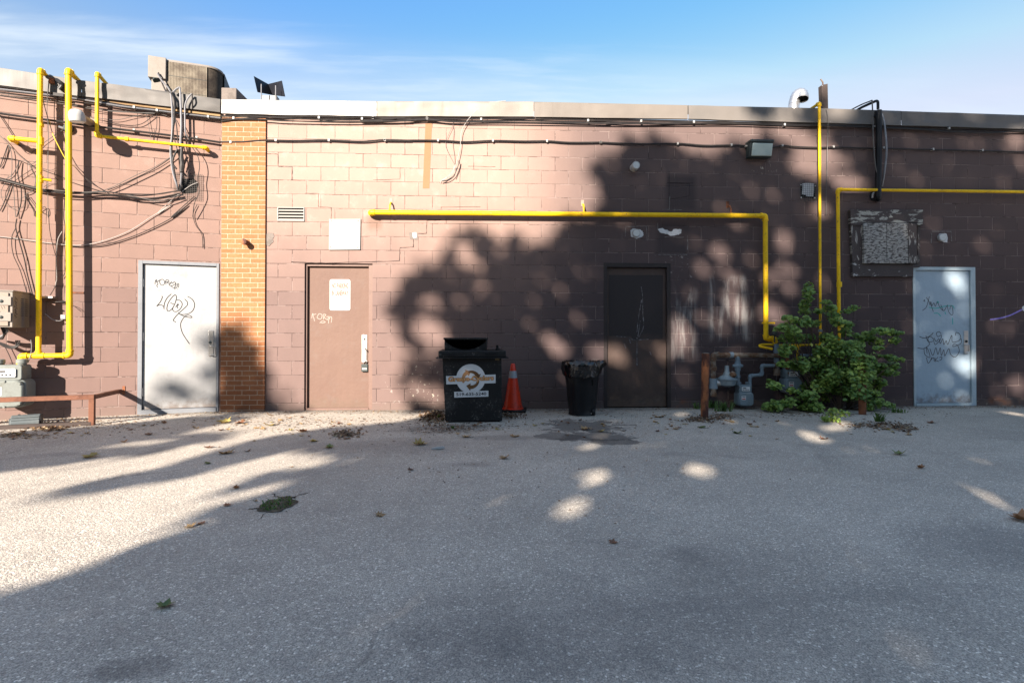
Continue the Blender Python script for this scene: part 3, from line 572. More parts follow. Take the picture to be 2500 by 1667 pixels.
P = on(M, cH2((895, 578), (960, 570), (1030, 556), (1110, 530), (1180, 496), (1240, 466), (1300, 440)), 0); mb = MB(); mb.stroke(spline(P), .022, .0022)
mb.build('spray_paint_line', mt['purple'], BLD, sharp=0)
P = on(M, cH2((1225, 445), (1260, 440), (1265, 485), (1228, 485)), 0); ragged(M, cH2, [(1215, 455), (1235, 440), (1270, 440), (1270, 490), (1225, 490)], .003, mt['plaster'], 'plaster_patch', .004)

# ------------------------------------------------------------------ doors
def door(fr, r, leaf_px, mats, recess, fdepth, name_label, hinge_left=True, sill=None, frame_w=.05, hinges=True):
    f = fr if fr is not M else None
    u0, u1, v0, v1 = r; (lx0, ly0, lx1, ly1) = leaf_px
    l0, l1 = fr.px(lx0, (ly0 + ly1) / 2, -recess)[0], fr.px(lx1, (ly0 + ly1) / 2, -recess)[0]; lv1 = fr.px((lx0 + lx1) / 2, ly0, -recess)[1]; lv0 = max(.015, fr.px((lx0 + lx1) / 2, ly1, -recess)[1])
    mb = MB(); nu, nv = 8, 16
    mb.box(l0, l1, lv0, lv1, -recess - .045, -recess)
    d = mb.build('door', mats[0], BLD, frame=f, bevel=.003, sharp=30); d['label'] = name_label
    mb = MB(); fw = -recess + .006
    mb.box(u0 + .001, l0 - .004, 0.0, v1 - .001, -recess - .08, fdepth); mb.box(l1 + .004, u1 - .001, 0.0, v1 - .001, -recess - .08, fdepth)
    mb.box(l0 - .004, l1 + .004, lv1 + .004, v1 - .001, -recess - .08, fdepth)
    # rebate stop
    mb.build('frame', mats[1], d, bevel=.003, sharp=30)
    if sill:
        MB().box(l0 - .01, l1 + .01, 0.0, max(.03, lv0 - .004), -recess - .06, fdepth + .012).build('sill', mats[2], d, bevel=.003)
    if hinges:
        for k in (.12, .5, .87):
            hu = l0 - .002 if hinge_left else l1 + .002; hv = lv0 + (lv1 - lv0) * k
            mb = MB().tube([(hu, hv - .055, -recess + .008), (hu, hv + .055, -recess + .008)], .0085, 8)
            mb.build('hinge', mats[3], d)
    return d, (l0, l1, lv0, lv1)
wd = door_material('white_door_paint', (0.265, 0.268, 0.268), (0.245, 0.248, 0.255), .02); gf = wmat('grey_frame_paint', (0.16, 0.17, 0.185), (0.125, 0.135, 0.15), 5, .5, .8, .45)
td = door_material('tan_door_paint', (0.122, 0.076, 0.059), (0.110, 0.067, 0.053), .08); tf = wmat('tan_frame_paint', (0.14, 0.09, 0.074), (0.115, 0.074, 0.062), 5, .5, .8, .5)
dd = door_material('dark_brown_door_paint', (0.064, 0.043, 0.035), (0.052, 0.037, 0.033), .05, .55); df = wmat('dark_brown_frame_paint', (0.033, 0.026, 0.025), (0.05, 0.04, 0.035), 5, .5, .8, .5)
bd = door_material('blue_grey_door_paint', (0.30, 0.385, 0.455), (0.275, 0.355, 0.425), .03); bf = wmat('blue_grey_frame_paint', (0.34, 0.42, 0.46), (0.42, 0.47, 0.49), 6, .55, .8, .45)
D1, r1 = door(L, (dA[0], min(dA[1], -.004), 0, dA[3]), (349.5, 648, 528, 996), (wd, gf, gf, mt['chrome']), .02, .012, 'white steel door with two black marker tags', sill=True)
D2, r2 = door(M, dB, (753, 652, 901, 995), (td, tf, tf, df), .085, -.035, 'tan steel door with a no parking notice', sill=True)
D3, r3 = door(M, dC, (1482, 654, 1626, 999), (dd, df, df, df), .035, .004, 'dark brown steel door with pale scrape', hinge_left=False)
D4, r4 = door(M, dD, (2233.5, 661, 2367.5, 983), (bd, bf, bf, mt['chrome']), .012, .014, 'blue grey steel door with scribbled tags', sill=True)
# sawn lintel gap over the tan door
# pulls and locks
def pull(d, fr, cf, plate, grip, lock, recess, mat, knob=.02):
    f = None
    (x0, y0), (x1, y1) = cf(*plate); a = rect(fr, x0, y0, x1, y1, -recess)
    MB().box(*a, -recess, -recess + .008).build('lock_plate', mat, d, bevel=.002)
    P = on(fr, cf(*grip), [-recess + .006] + [-recess + .055] * (len(grip) - 2) + [-recess + .006]); MB().tube(fillet(P, .02), .0085, 8).build('handle', mat, d)
    (x, y), = cf(lock); u, v = fr.px(x, y, -recess); MB().lathe((u, v, -recess + .006), (0, 0, 1), [(knob, 0), (knob, .008), (knob * .5, .012)], 14).build('keyhole', mt['bronze'], d)
pull(D1, L, cB, [(1376, 830), (1410, 1000)], [(1385, 925), (1385, 930), (1418, 935), (1420, 990), (1385, 990), (1384, 992)], (1388, 908), .02, mt['chrome'])
pull(D4, M, cH2, [(632, 690), (672, 922)], [(640, 828), (640, 830), (682, 828), (685, 905), (640, 914), (638, 914)], (652, 797), .012, mt['chrome'])
pull(D2, M, cD, [(1016, 888), (1055, 1075)], [(1032, 975), (1032, 980), (1050, 1000), (1050, 1060), (1034, 1075), (1032, 1075)], (1037, 918), .085, mt['chrome'], .014)
P = rect(M, *[q for p in cD((1014, 1088), (1058, 1140)) for q in p], -.05)
lk = thing('padlock', 'small dark padlock hanging below the pull on the tan door', 'padlock', M, ((P[0] + P[1]) / 2, P[2], -.06))
MB().box(P[0], P[1], P[2], P[3], -.08, -.045).build('body', mt['bronze'], lk, bevel=.006)
uc = (P[0] + P[1]) / 2; MB().tube(fillet([(uc - .02, P[3] - .01, -.062), (uc - .02, P[3] + .04, -.062), (uc + .02, P[3] + .04, -.062), (uc + .02, P[3] - .01, -.062)], .02), .005, 8).build('shackle', mt['chrome'], lk)
MB().box(P[0] + .012, P[1] - .012, P[2] + .03, P[2] + .055, -.046, -.0435).build('face_plate', mt['chrome'], lk)
# graffiti and scratches on the doors
def marks(d, fr, cf, strokes, wd, w, mat, name='graffiti', n=5):
    mb = MB()
    for s in strokes:
        P = on(fr, cf(*s), w); P = spline(P, n) if len(P) > 2 else P; mb.stroke(P, wd, w)
    mb.build(name, mat, d, sharp=0, recalc=False)
T1 = [[(130, 240), (138, 185), (158, 165), (172, 200), (212, 165)], [(140, 175), (180, 240), (160, 262), (178, 298)], [(250, 155), (215, 180), (220, 235), (255, 260), (290, 240), (296, 190), (265, 158), (245, 156)],
      [(300, 208), (350, 205), (400, 214)], [(322, 250), (318, 180), (345, 165), (375, 182), (340, 212), (390, 235), (410, 215)], [(410, 190), (432, 225), (465, 200), (490, 232), (420, 270), (375, 255), (398, 232)], [(415, 275), (440, 300), (470, 298), (500, 235)], [(475, 335), (480, 300), (510, 300), (525, 235), (545, 240), (540, 300)], [(518, 325), (526, 330)]]
marks(D1, L, cT7, T1, .0085, -.0188, mt['ink'])
T2 = [[(250, 445), (258, 470), (225, 545), (162, 622), (205, 600), (250, 605), (288, 635)], [(415, 410), (350, 470), (300, 560), (286, 650), (292, 672)], [(485, 422), (430, 465), (360, 570), (338, 670), (365, 710), (430, 665), (480, 570), (505, 470), (490, 425)], [(398, 565), (458, 588)],
      [(508, 515), (560, 522), (602, 570), (590, 640), (530, 705), (475, 718), (440, 690), (440, 655)], [(490, 640), (515, 610), (542, 598), (530, 585), (515, 600), (522, 640), (530, 662)], [(645, 498), (690, 545), (695, 600), (640, 660), (545, 745), (470, 830), (452, 872), (495, 902)],
      [(695, 450), (780, 505), (820, 590), (795, 690), (720, 750), (620, 768), (560, 758), (530, 738)], [(560, 762), (660, 805), (770, 822), (750, 790), (700, 782), (640, 810), (585, 900), (578, 980), (610, 1090), (670, 1190), (732, 1278)]]
marks(D1, L, cT7, T2, .0105, -.0186, mt['ink'])
T3 = [[(675, 775), (680, 745), (690, 750), (705, 745)], [(682, 750), (695, 795)], [(712, 765), (725, 745), (745, 752), (738, 780), (715, 775), (712, 765)], [(755, 785), (755, 750), (772, 752), (760, 768), (780, 785)], [(775, 765), (795, 765), (780, 785), (800, 780)], [(790, 810), (792, 780), (805, 765), (812, 775), (808, 805)], [(730, 808), (745, 795), (768, 800), (750, 808), (735, 803)]]
marks(D2, M, cD, T3, .008, -.0838, mt['ink_white'])
T4 = [[(225, 395), (235, 380), (240, 400)], [(215, 488), (255, 450), (285, 345)], [(255, 355), (300, 430), (325, 500)], [(285, 430), (300, 400), (310, 440), (330, 410), (345, 445), (365, 400), (390, 455), (430, 490), (455, 450), (470, 430)], [(400, 430), (425, 490)], [(465, 440), (480, 500), (505, 530), (522, 520), (515, 450), (500, 440), (490, 480)]]
marks(D4, M, cH2, T4, .009, -.0105, mt['ink_grey'])
T5 = [[(280, 455), (350, 465), (410, 450), (470, 440), (520, 440), (535, 470)], [(330, 515), (370, 515), (400, 545)], [(360, 400), (370, 395), (378, 405), (362, 412)], [(440, 500), (450, 525)], [(518, 560), (520, 628)]]
marks(D4, M, cH2, T5, .012, -.0107, mt['ink_teal'])
T6 = [[(185, 750), (240, 765), (300, 735), (325, 708)], [(250, 740), (275, 800), (330, 790), (300, 750), (270, 770), (290, 830)], [(400, 720), (385, 700), (355, 715), (370, 750), (405, 735), (395, 780), (345, 830), (330, 800)], [(330, 760), (355, 800), (380, 770), (395, 820), (420, 770), (430, 830), (455, 790), (470, 830), (510, 735), (515, 800), (560, 800), (600, 770), (590, 725), (555, 708), (545, 740)],
      [(165, 863), (225, 870), (270, 845), (285, 830)], [(230, 870), (240, 930), (290, 960), (275, 890), (255, 860), (262, 920)], [(290, 870), (320, 940), (350, 860), (370, 930), (395, 860), (405, 940), (430, 880), (440, 945), (480, 870), (500, 930), (545, 955), (585, 900), (570, 840), (530, 825), (525, 850), (600, 820), (608, 770)],
      [(255, 960), (270, 1015), (290, 1000), (310, 955)], [(300, 985), (325, 960), (335, 1000)], [(340, 960), (345, 1005)], [(372, 955), (348, 985), (380, 1000)], [(385, 960), (410, 955), (405, 980), (385, 990)]]
marks(D4, M, cH2, T6, .010, -.0103, mt['ink_grey'])
mb = MB()
for s in ([(368, 235), (378, 300), (380, 420), (385, 520), (350, 600)], [(372, 330), (350, 450), (338, 560)], [(362, 480), (345, 590)], [(338, 600), (338, 800)], [(190, 590), (250, 595), (280, 600), (310, 615), (360, 615), (420, 612)], [(280, 600), (292, 640)], [(245, 640), (258, 675)], [(430, 700), (440, 725)]):
    P = spline(on(M, cG(*s), -.034), 5); mb.stroke(P, [R.uniform(.004, .018) for _ in P], -.0322)
mb.build('paint_scrape', wmat('pale_scrape', (.16, .15, .16), (.05, .045, .045), 22, .42, .6, .7), D3, sharp=0, recalc=False)
P = on(M, cG((135, 110), (530, 112), (525, 612), (360, 615), (310, 618), (290, 590), (130, 590)), 0)
ragged(M, cG, [(530, 150), (530, 612), (470, 612), (360, 616), (315, 614), (300, 590), (140, 588), (140, 150)], .001, wmat('fresh_brown_paint', (.030, .024, .024), (.034, .027, .026), 4, .5, .8, .5), 'touch_up_paint', .003).parent = D3
o = bpy.data.objects['touch_up_paint']; o.location = (0, .0345, 0)
# ------------------------------------------------------------------ yellow gas pipes
def coupling(t, a, b, r, mat, name='coupling'):
    MB().tube([a, b], r, 14).build(name, mat, t)
def along(p, q, k): return tuple(p[i] + (q[i] - p[i]) * k for i in range(3))
Y = mt['yellow']
def elbow_fit(t, c, d1, d2, r, ln, mat=Y):
    """cast elbow: thicker bend with a collar at either end; d1/d2 unit directions leaving the corner"""
    c, d1, d2 = Vector(c), Vector(d1), Vector(d2)
    path = fillet([c + d1 * ln, c, c + d2 * ln], ln * .95, 6)
    mb = MB().tube(path, r * 1.13, 14); mb.tube([c + d1 * ln * .85, c + d1 * (ln * 1.15)], r * 1.28, 14); mb.tube([c + d2 * ln * .85, c + d2 * (ln * 1.15)], r * 1.28, 14)
    mb.build('elbow', mat, t)
wL = .165
# wing: two risers joined at the bottom
A_t = on(L, cA((385, 160)), wL)[0]; A_b = on(L, cA2((402, 738)), wL)[0]
B_t = on(L, cA((655, 165)), wL)[0]; B_b = on(L, cA2((668, 738)), wL)[0]; Cn = on(L, cA2((203, 748)), wL)[0]; Cd = on(L, cA2((203, 905)), wL)[0]
t = thing('gas_pipe', 'pair of thick yellow gas risers joined at the foot on the left wing', 'gas pipe', L, (A_b[0], 0, wL))
rA, rB = .029, .034
A_b = (A_t[0] + .01, A_b[1], wL); B_b = (B_b[0], A_b[1], wL); Cn = (Cn[0], A_b[1], wL); Cd = (Cn[0], Cd[1], wL)
MB().tube([A_b, A_t], rA, 14).build('riser', Y, t); MB().tube([B_b, B_t], rB, 14).build('riser', Y, t)
MB().tube([Cn, A_b, B_b], .031, 14).build('manifold', Y, t)
MB().tube([Cn, Cd], .027, 14).build('drop_pipe', Y, t)
for p, r_ in ((A_t, rA), (B_t, rB)):
    back = (p[0], p[1] - .01, -.75); MB().tube([p, back], r_ * .9, 14).build('roof_run', Y, t); elbow_fit(t, p, (0, -1, 0), (0, 0, -1), r_, .055)
elbow_fit(t, B_b, (0, 1, 0), (-1, 0, 0), rB, .06); elbow_fit(t, Cn, (1, 0, 0), (0, -1, 0), .032, .055)
coupling(t, (A_b[0] - .05, A_b[1], wL), (A_b[0] + .06, A_b[1], wL), .038, Y, 'tee')
coupling(t, (A_b[0], A_b[1], wL), (A_b[0], A_b[1] + .06, wL), .036, Y)
coupling(t, (Cd[0], Cd[1] + .06, wL), (Cd[0], Cd[1] + .10, wL), .040, Y); coupling(t, (Cd[0], Cd[1] + .10, wL), (Cd[0], Cd[1] + .125, wL), .046, Y)
v_ = on(L, cA2((660, 748)), wL)[0][0]
for y in (690, 830, 1190, 1225):
    q = on(L, cA((395, y)), wL)[0]; coupling(t, (A_b[0], q[1] - .018, wL), (A_b[0], q[1] + .018, wL), rA * 1.15, Y)
for y in (580, ):
    q = on(L, cA((655, y)), wL)[0]; coupling(t, (B_b[0], q[1] - .035, wL), (B_b[0], q[1] + .035, wL), rB * 1.12, Y)
# side branch into the wall
q = on(L, cA((385, 845)), wL)[0]; e_ = on(L, cA((95, 815)), wL)[0]
MB().tube([(A_b[0], e_[1], wL), (e_[0], e_[1], wL)], .028, 12).build('branch', Y, t); MB().tube([(e_[0], e_[1], wL), (e_[0], e_[1], 0)], .026, 12).build('branch', Y, t)
elbow_fit(t, (e_[0], e_[1], wL), (1, 0, 0), (0, 0, -1), .028, .045); coupling(t, (A_b[0], e_[1] - .05, wL), (A_b[0], e_[1] + .05, wL), rA * 1.2, Y, 'tee')
q = on(L, cA((450, 1212)), wL)[0]; MB().tube([(A_b[0] + .02, q[1], wL), (A_b[0] + .11, q[1], wL - .02)], .016, 10).build('stub', Y, t)
q = on(L, cL6((690, 1540)), .1)[0]
MB().box(B_b[0] - .045, B_b[0] + .09, q[1] - .012, q[1] + .012, .0, .006).build('strap', mt['rust'], t)
q = on(L, cA2((405, 175)), wL)[0]; MB().box(A_b[0] - .045, A_b[0] + .12, q[1] - .012, q[1] + .012, 0, .12).build('strap', mt['steel'], t)
# small pipe dropping from the wing roof
w3 = .12; c0 = on(L, cA((932, 195)), w3)[0]; c1 = on(L, cA((955, 795)), w3)[0]; c2 = on(L, cA((1975, 885)), w3)[0]
c1 = (c0[0], c1[1], w3); c2 = (c2[0], c1[1] - .01, w3)
t = thing('gas_pipe', 'slim yellow gas pipe bending from the wing roof along the wall to an elbow', 'gas pipe', L, c1)
MB().tube([c0, c1], .022, 12).build('riser', Y, t); MB().tube([c1, c2], .019, 12).build('run', Y, t); MB().tube([c2, (c2[0], c2[1], 0)], .023, 12).build('stub', Y, t)
MB().tube([c0, (c0[0], c0[1], -.7)], .023, 12).build('roof_run', Y, t)
elbow_fit(t, c0, (0, -1, 0), (0, 0, -1), .025, .04); elbow_fit(t, c1, (0, 1, 0), (1, 0, 0), .025, .045); elbow_fit(t, c2, (-1, 0, 0), (0, 0, -1), .024, .04)
q = on(L, cA((1215, 815)), w3)[0]; coupling(t, (q[0] - .02, c1[1] - .003, w3), (q[0] + .02, c1[1] - .003, w3), .029, Y)
# long central pipe
wc = .105; a0 = on(M, cW4((95, 1132)), wc)[0]; a1 = on(M, cW5((1836, 1165)), wc)[0]; a2 = on(M, cG((1268, 608)), wc)[0]; a3 = on(M, cG((1328, 608)), wc)[0]; a4 = on(M, cG((1328, 660)), wc)[0]
a2 = (a1[0], a2[1], wc); a3 = (a3[0], a2[1], wc); a4 = (a3[0], a4[1], wc)
t = thing('gas_pipe', 'thick yellow gas pipe running above the middle doors and down beside the meters', 'gas pipe', M, a2)
rc = .035
MB().tube([a0, a1], rc, 16).build('run', Y, t); MB().tube([a1, a2], rc, 16).build('riser', Y, t); MB().tube([a2, a3], rc * .9, 14).build('offset', Y, t); MB().tube([a3, a4], rc * .9, 14).build('drop_pipe', Y, t)
MB().tube([a0, (a0[0], a0[1], 0)], rc, 14).build('stub', Y, t)
elbow_fit(t, a0, (1, 0, 0), (0, 0, -1), rc, .055); elbow_fit(t, a1, (-1, 0, 0), (0, -1, 0), rc, .065); elbow_fit(t, a2, (0, 1, 0), (1, 0, 0), rc, .05); elbow_fit(t, a3, (-1, 0, 0), (0, -1, 0), rc, .05)
q = on(M, cG((1268, 495)), wc)[0]; coupling(t, (a1[0], q[1] - .02, wc), (a1[0], q[1] + .02, wc), rc * 1.12, Y)
MB().box(a1[0] - .05, a1[0] + .13, q[1] - .012, q[1] + .012, wc - .02, wc + .02).build('strap', Y, t)
dA_ = (a1[0] - a0[0])
for (x, y), mm in zip(cW4((290, 1060), (2128, 1070)) + cW5((1485, 1090)), (Y, Y, mt['rust'])):
    u, v = M.px(x, y, .03); k = (u - a0[0]) / dA_; pv = a0[1] + k * (a1[1] - a0[1])
    MB().box(u - .022, u + .022, pv + .14, pv + .235, 0, .006).build('bracket_plate', mm if mm is not Y else mt['beige'], t)
    MB().tube([(u, pv + .17, .0), (u + .004, pv + .155, .06), (u, pv + .10, wc), (u, pv + .03, wc)], .011, 8).build('hanger', mm, t)
    MB().tube([(u - .018, pv + k * 0, wc), (u + .018, pv, wc)], rc * 1.1, 16).build('clamp_ring', Y, t)
# U loop and small header by the meters
t = thing('gas_pipe', 'thin yellow gas header with a U bend low on the wall by the bush', 'gas pipe', M, (a4[0], 0, .2))
lp = on(M, cG((1320, 650), (1235, 651), (1218, 656), (1222, 664), (1310, 682)), [.12, .2, .24, .26, .30]); MB().tube(fillet(lp, .03), .018, 12).build('u_bend', Y, t)
hp = on(M, cG((1345, 655), (1500, 655), (1655, 652)), .12); MB().tube(hp, .016, 12).build('header', Y, t)
dp = on(M, cG((1490, 660), (1490, 765)), .13); dp[1] = (dp[0][0], dp[1][1], .13); MB().tube(dp, .017, 12).build('drop_pipe', Y, t); elbow_fit(t, dp[0], (1, 0, 0), (0, -1, 0), .019, .03); coupling(t, along(*dp, .18), along(*dp, .26), .025, Y)
# slim riser going over the roof
r0 = on(M, cR2((590, 485)), .09)[0]; r1_ = on(M, cG((1655, 652)), .09)[0]; r1_ = (r1_[0], r1_[1], .09)
t = thing('gas_pipe', 'slim yellow gas riser climbing from the bush straight over the roof edge', 'gas pipe', M, r1_)
MB().tube([r1_, r0], [.018, .021], 12).build('riser', Y, t); MB().tube([r0, (r0[0] - .02, r0[1] + .0, -.8)], .021, 12).build('roof_run', Y, t); elbow_fit(t, r0, (0, -1, 0), (0, 0, -1), .024, .04)
q = on(M, cG((1655, 550)), .09)[0]; coupling(t, (r1_[0], q[1] - .02, .09), (r1_[0], q[1] + .02, .09), .029, mt['grey_pipe'], 'union')
# right hand pipe
wr = .10; s0 = on(M, cG((1790, 640)), wr)[0]; s1_ = on(M, cH((422, 822)), wr)[0]; s2 = on(M, cH((1742, 838)), wr)[0]
t = thing('gas_pipe', 'yellow gas pipe rising beside the boarded window and running right above it', 'gas pipe', M, (s0[0], 0, wr))
d_ = (s2[0] - s1_[0]); s2 = (s1_[0] + 4, s1_[1] + (s2[1] - s1_[1]) / d_ * 4, wr)
MB().tube([(s0[0], s0[1] - .35, wr), s1_], .025, 14).build('riser', Y, t); MB().tube([s1_, s2], .023, 14).build('run', Y, t); elbow_fit(t, s1_, (0, -1, 0), (1, 0, 0), .025, .05)
for cc, pt in ((cH, (432, 1490)), ):
    q = on(M, cc(pt), wr)[0]; coupling(t, (q[0], q[1] - .045, wr), (q[0], q[1] + .03, wr), .037, Y)

# ------------------------------------------------------------------ meters and grey pipework
def rrect(u0, u1, v0, v1, r, n=5):
    out = []
    for cx, cy, a in ((u1 - r, v1 - r, 0), (u0 + r, v1 - r, 90), (u0 + r, v0 + r, 180), (u1 - r, v0 + r, 270)):
        out += [(cx + r * math.cos(rad(a + 90 * i / n)), cy + r * math.sin(rad(a + 90 * i / n))) for i in range(n + 1)]
    return out
def gas_meter(label, fr, u, v, w, s, mat, base_w=0):
    """u,v: centre of the bottom; w: front of the case; s: scale (1 = 0.22 m wide)"""
    t = thing('gas_meter', label, 'gas meter', fr, (u, v, w - .1 * s), 'gas meters on the wall')
    def X(a): return u + a * s
    def Z(a): return v + a * s
    MB().prism(rrect(X(-.11), X(.11), Z(0), Z(.20), .045 * s), w - .17 * s, w - .03 * s).build('case', mat, t, bevel=.008 * s)
    MB().prism(rrect(X(-.105), X(.105), Z(.005), Z(.195), .05 * s), w - .03 * s, w).build('diaphragm_cover', mat, t, bevel=.012 * s)
    MB().prism(rrect(X(-.098), X(.088), Z(.19), Z(.30), .02 * s), w - .16 * s, w - .025 * s).build('head', mat, t, bevel=.006 * s)
    MB().prism(rrect(X(-.06), X(.055), Z(.215), Z(.275), .008 * s), w - .03 * s, w - .015 * s).build('index_window', mt['sticker'], t)
    mb = MB().box(X(-.045), X(.0), Z(.25), Z(.262), w - .0155 * s, w - .0135 * s)
    for i in range(4): mb.box(X(-.045 + .022 * i), X(-.033 + .022 * i), Z(.226), Z(.236), w - .0155 * s, w - .0135 * s)
    mb.build('dial', mt['ink'], t)
    MB().prism(rrect(X(-.075), X(-.012), Z(.09), Z(.15), .008 * s), w, w + .002).build('badge', mt['sticker'], t)
    mb = MB().box(X(-.068), X(-.02), Z(.098), Z(.112), w + .002, w + .0035); mb.build('badge_print', mt['red'], t)
    mb = MB().box(X(-.066), X(-.022), Z(.132), Z(.142), w + .002, w + .0035); mb.build('badge_print', mt['ink'], t)
    for a in (-.07, .06): MB().lathe((X(a), Z(.29), w - .09 * s), (0, 1, 0), [(.026 * s, 0), (.026 * s, .02 * s), (.034 * s, .02 * s), (.034 * s, .045 * s), (.024 * s, .05 * s)], 12).build('pipe_nut', mat, t)
    for a, b_ in ((-.085, .03), (.085, .03), (-.085, .17), (.085, .17), (0, .012), (0, .188)): MB().lathe((X(a), Z(b_), w - .002), (0, 0, 1), [(.008 * s, 0), (.008 * s, .007 * s)], 6).build('bolt', mat, t)
    return t
wm = .26
mA = on(M, cG2((995, 1208)), wm)[0]; gas_meter('grey gas meter hanging clear of the wall beside the rusty post', M, mA[0], mA[1], wm, 1.02, mt['meter'])
mB = on(M, cG2((1870, 975)), wm)[0]; gas_meter('blue grey gas meter half hidden behind the bush leaves', M, mB[0], mB[1], wm, 1.15, mt['meter'])
mC = on(L, cA2((105, 1240)), .38)[0]; gas_meter('large pale grey gas meter behind the rusty rail at far left', L, mC[0] - .06, mC[1], .40, 1.75, mt['meter_pale'])
# grey and rusty pipework around the central meters
t = thing('meter_pipework', 'rusty and grey meter pipework between the rusty post and the bush', 'pipework', M, on(M, cG2((385, 1000)), .2)[0])
wp = .20
h0 = on(M, cG2((385, 272)), wp)[0]; h1 = on(M, cG2((800, 272)), wp)[0]; h2 = on(M, cG2((1500, 272)), wp)[0]; h3 = on(M, cG2((1715, 285)), wp)[0]
v0_ = on(M, cG2((385, 1030)), wp)[0]; v0_ = (h0[0], max(.02, v0_[1]), wp)
RG, GP = mt['rust_grey'], mt['grey_pipe']
MB().tube([h0, h1], .037, 14).build('header', RG, t); MB().tube([h1, h3], .034, 14).build('header', mt['rust_grey'], t); MB().tube([h0, v0_], .038, 14).build('inlet_pipe', RG, t)
elbow_fit(t, h0, (1, 0, 0), (0, -1, 0), .038, .07, RG)
def cv(y0, y1, u, r, mat, name, cf=cG2, x=385):
    a = on(M, cf((x, y0)), wp)[0]; b_ = on(M, cf((x, y1)), wp)[0]; MB().tube([(u, a[1], wp), (u, b_[1], wp)], r, 14).build(name, mat, t)
cv(480, 545, h0[0], .048, RG, 'coupling'); cv(350, 365, h0[0], .046, RG, 'coupling'); cv(700, 885, h0[0], .054, GP, 'tee'); cv(825, 885, h0[0], .060, GP, 'coupling'); cv(965, 1020, h0[0], .047, RG, 'coupling')
b0 = on(M, cG2((845, 262)), wp + .03)[0]; b1 = on(M, cG2((848, 830)), wp + .03)[0]; b1 = (b0[0], b1[1], wp)
MB().tube(fillet([(h1[0] - .08, h1[1], wp), (b0[0], h1[1] - .005, wp + .0), (b0[0], b1[1], wp)], .06), .030, 14).build('branch', GP, t)
MB().tube([(h1[0] - .10, h1[1], wp), (h1[0] - .05, h1[1], wp)], .045, 14).build('coupling', GP, t)
cv(345, 365, b0[0], .036, GP, 'coupling'); cv(520, 555, b0[0], .040, GP, 'coupling'); cv(640, 690, b0[0], .038, GP, 'coupling'); cv(765, 800, b0[0], .036, GP, 'coupling')
q = on(M, cG2((848, 470)), wp)[0]; mb = MB().lathe((b0[0] - .075, q[1], wp), (1, 0, 0), [(.02, 0), (.024, .02), (.045, .04), (.048, .075), (.045, .11), (.024, .13), (.02, .15)], 12); mb.tube([(b0[0], q[1] - .07, wp), (b0[0], q[1] + .07, wp)], .042, 8); mb.build('valve', GP, t)
oP = on(M, cG2((1050, 830), (1050, 650), (1250, 632), (1270, 632), (1270, 465), (1490, 465)), wp); oP[0] = (oP[1][0], oP[0][1], wp); oP[2] = (oP[3][0], oP[1][1], wp); oP[4] = (oP[3][0], oP[4][1], wp); oP[5] = (oP[5][0], oP[4][1], wp)
pts = [oP[0], oP[1], oP[3], oP[4], oP[5]]; MB().tube(fillet(pts, .045), .025, 14).build('outlet_pipe', GP, t)
for i in (1, 2, 3):
    a, b_, c = Vector(pts[i - 1]), Vector(pts[i]), Vector(pts[i + 1]); elbow_fit(t, b_, (a - b_).normalized(), (c - b_).normalized(), .025, .036, GP)
u = a4[0]; y0 = on(M, cG2((1505, 60)), wc)[0]; y1 = on(M, cG2((1505, 640)), wc)[0]
def vseg(p, q, r, mat, name):
    a = on(M, cG2((1505, p)), wc)[0]; b_ = on(M, cG2((1505, q)), wc)[0]; MB().tube([(u, a[1], wc + .04), (u, b_[1], wc + .04)], r, 14).build(name, mat, t)
vseg(70, 420, .036, GP, 'standpipe'); vseg(200, 215, .040, GP, 'coupling'); vseg(415, 545, .043, RG, 'tee'); vseg(535, 640, .046, RG, 'cap'); vseg(560, 580, .040, GP, 'coupling')
MB().tube([pts[-1], (u, pts[-1][1], wc + .04)], .03, 12).build('coupling', RG, t)
# rusty drop to the hidden meter and a grey branch in the leaves
q0 = on(M, cG2((1735, 300)), wp)[0]; q1 = on(M, cG2((1735, 640)), wp)[0]; MB().tube([(q0[0], q0[1], wp), (q0[0], q1[1], wp)], .026, 12).build('inlet_pipe', mt['rust'], t)
cv(470, 520, q0[0], .034, mt['rust'], 'coupling', x=1735); cv(580, 620, q0[0], .034, mt['rust'], 'coupling', x=1735)
MB().tube(fillet(on(M, cG3((380, 780), (560, 778), (600, 800), (604, 960)), .22), .05), .030, 12).build('branch', GP, t)
q = on(M, cG3((128, 535)), .2)[0]; MB().lathe((q[0], q[1] - .05, .2), (0, 1, 0), [(.03, 0), (.042, .01), (.042, .05), (.02, .06)], 12).build('vent_cap', mt['bronze'], t); MB().tube([(q[0], q[1] - .16, .2), (q[0], q[1] - .04, .2)], .010, 8).build('vent_stem', mt['bronze'], t)
q = on(M, cG3((130, 1065)), .2)[0]; MB().tube([(u, y1[1], wc + .04), (u, y1[1] - .22, wc + .04)], .004, 6).build('tag_wire', mt['wire_grey'], t)
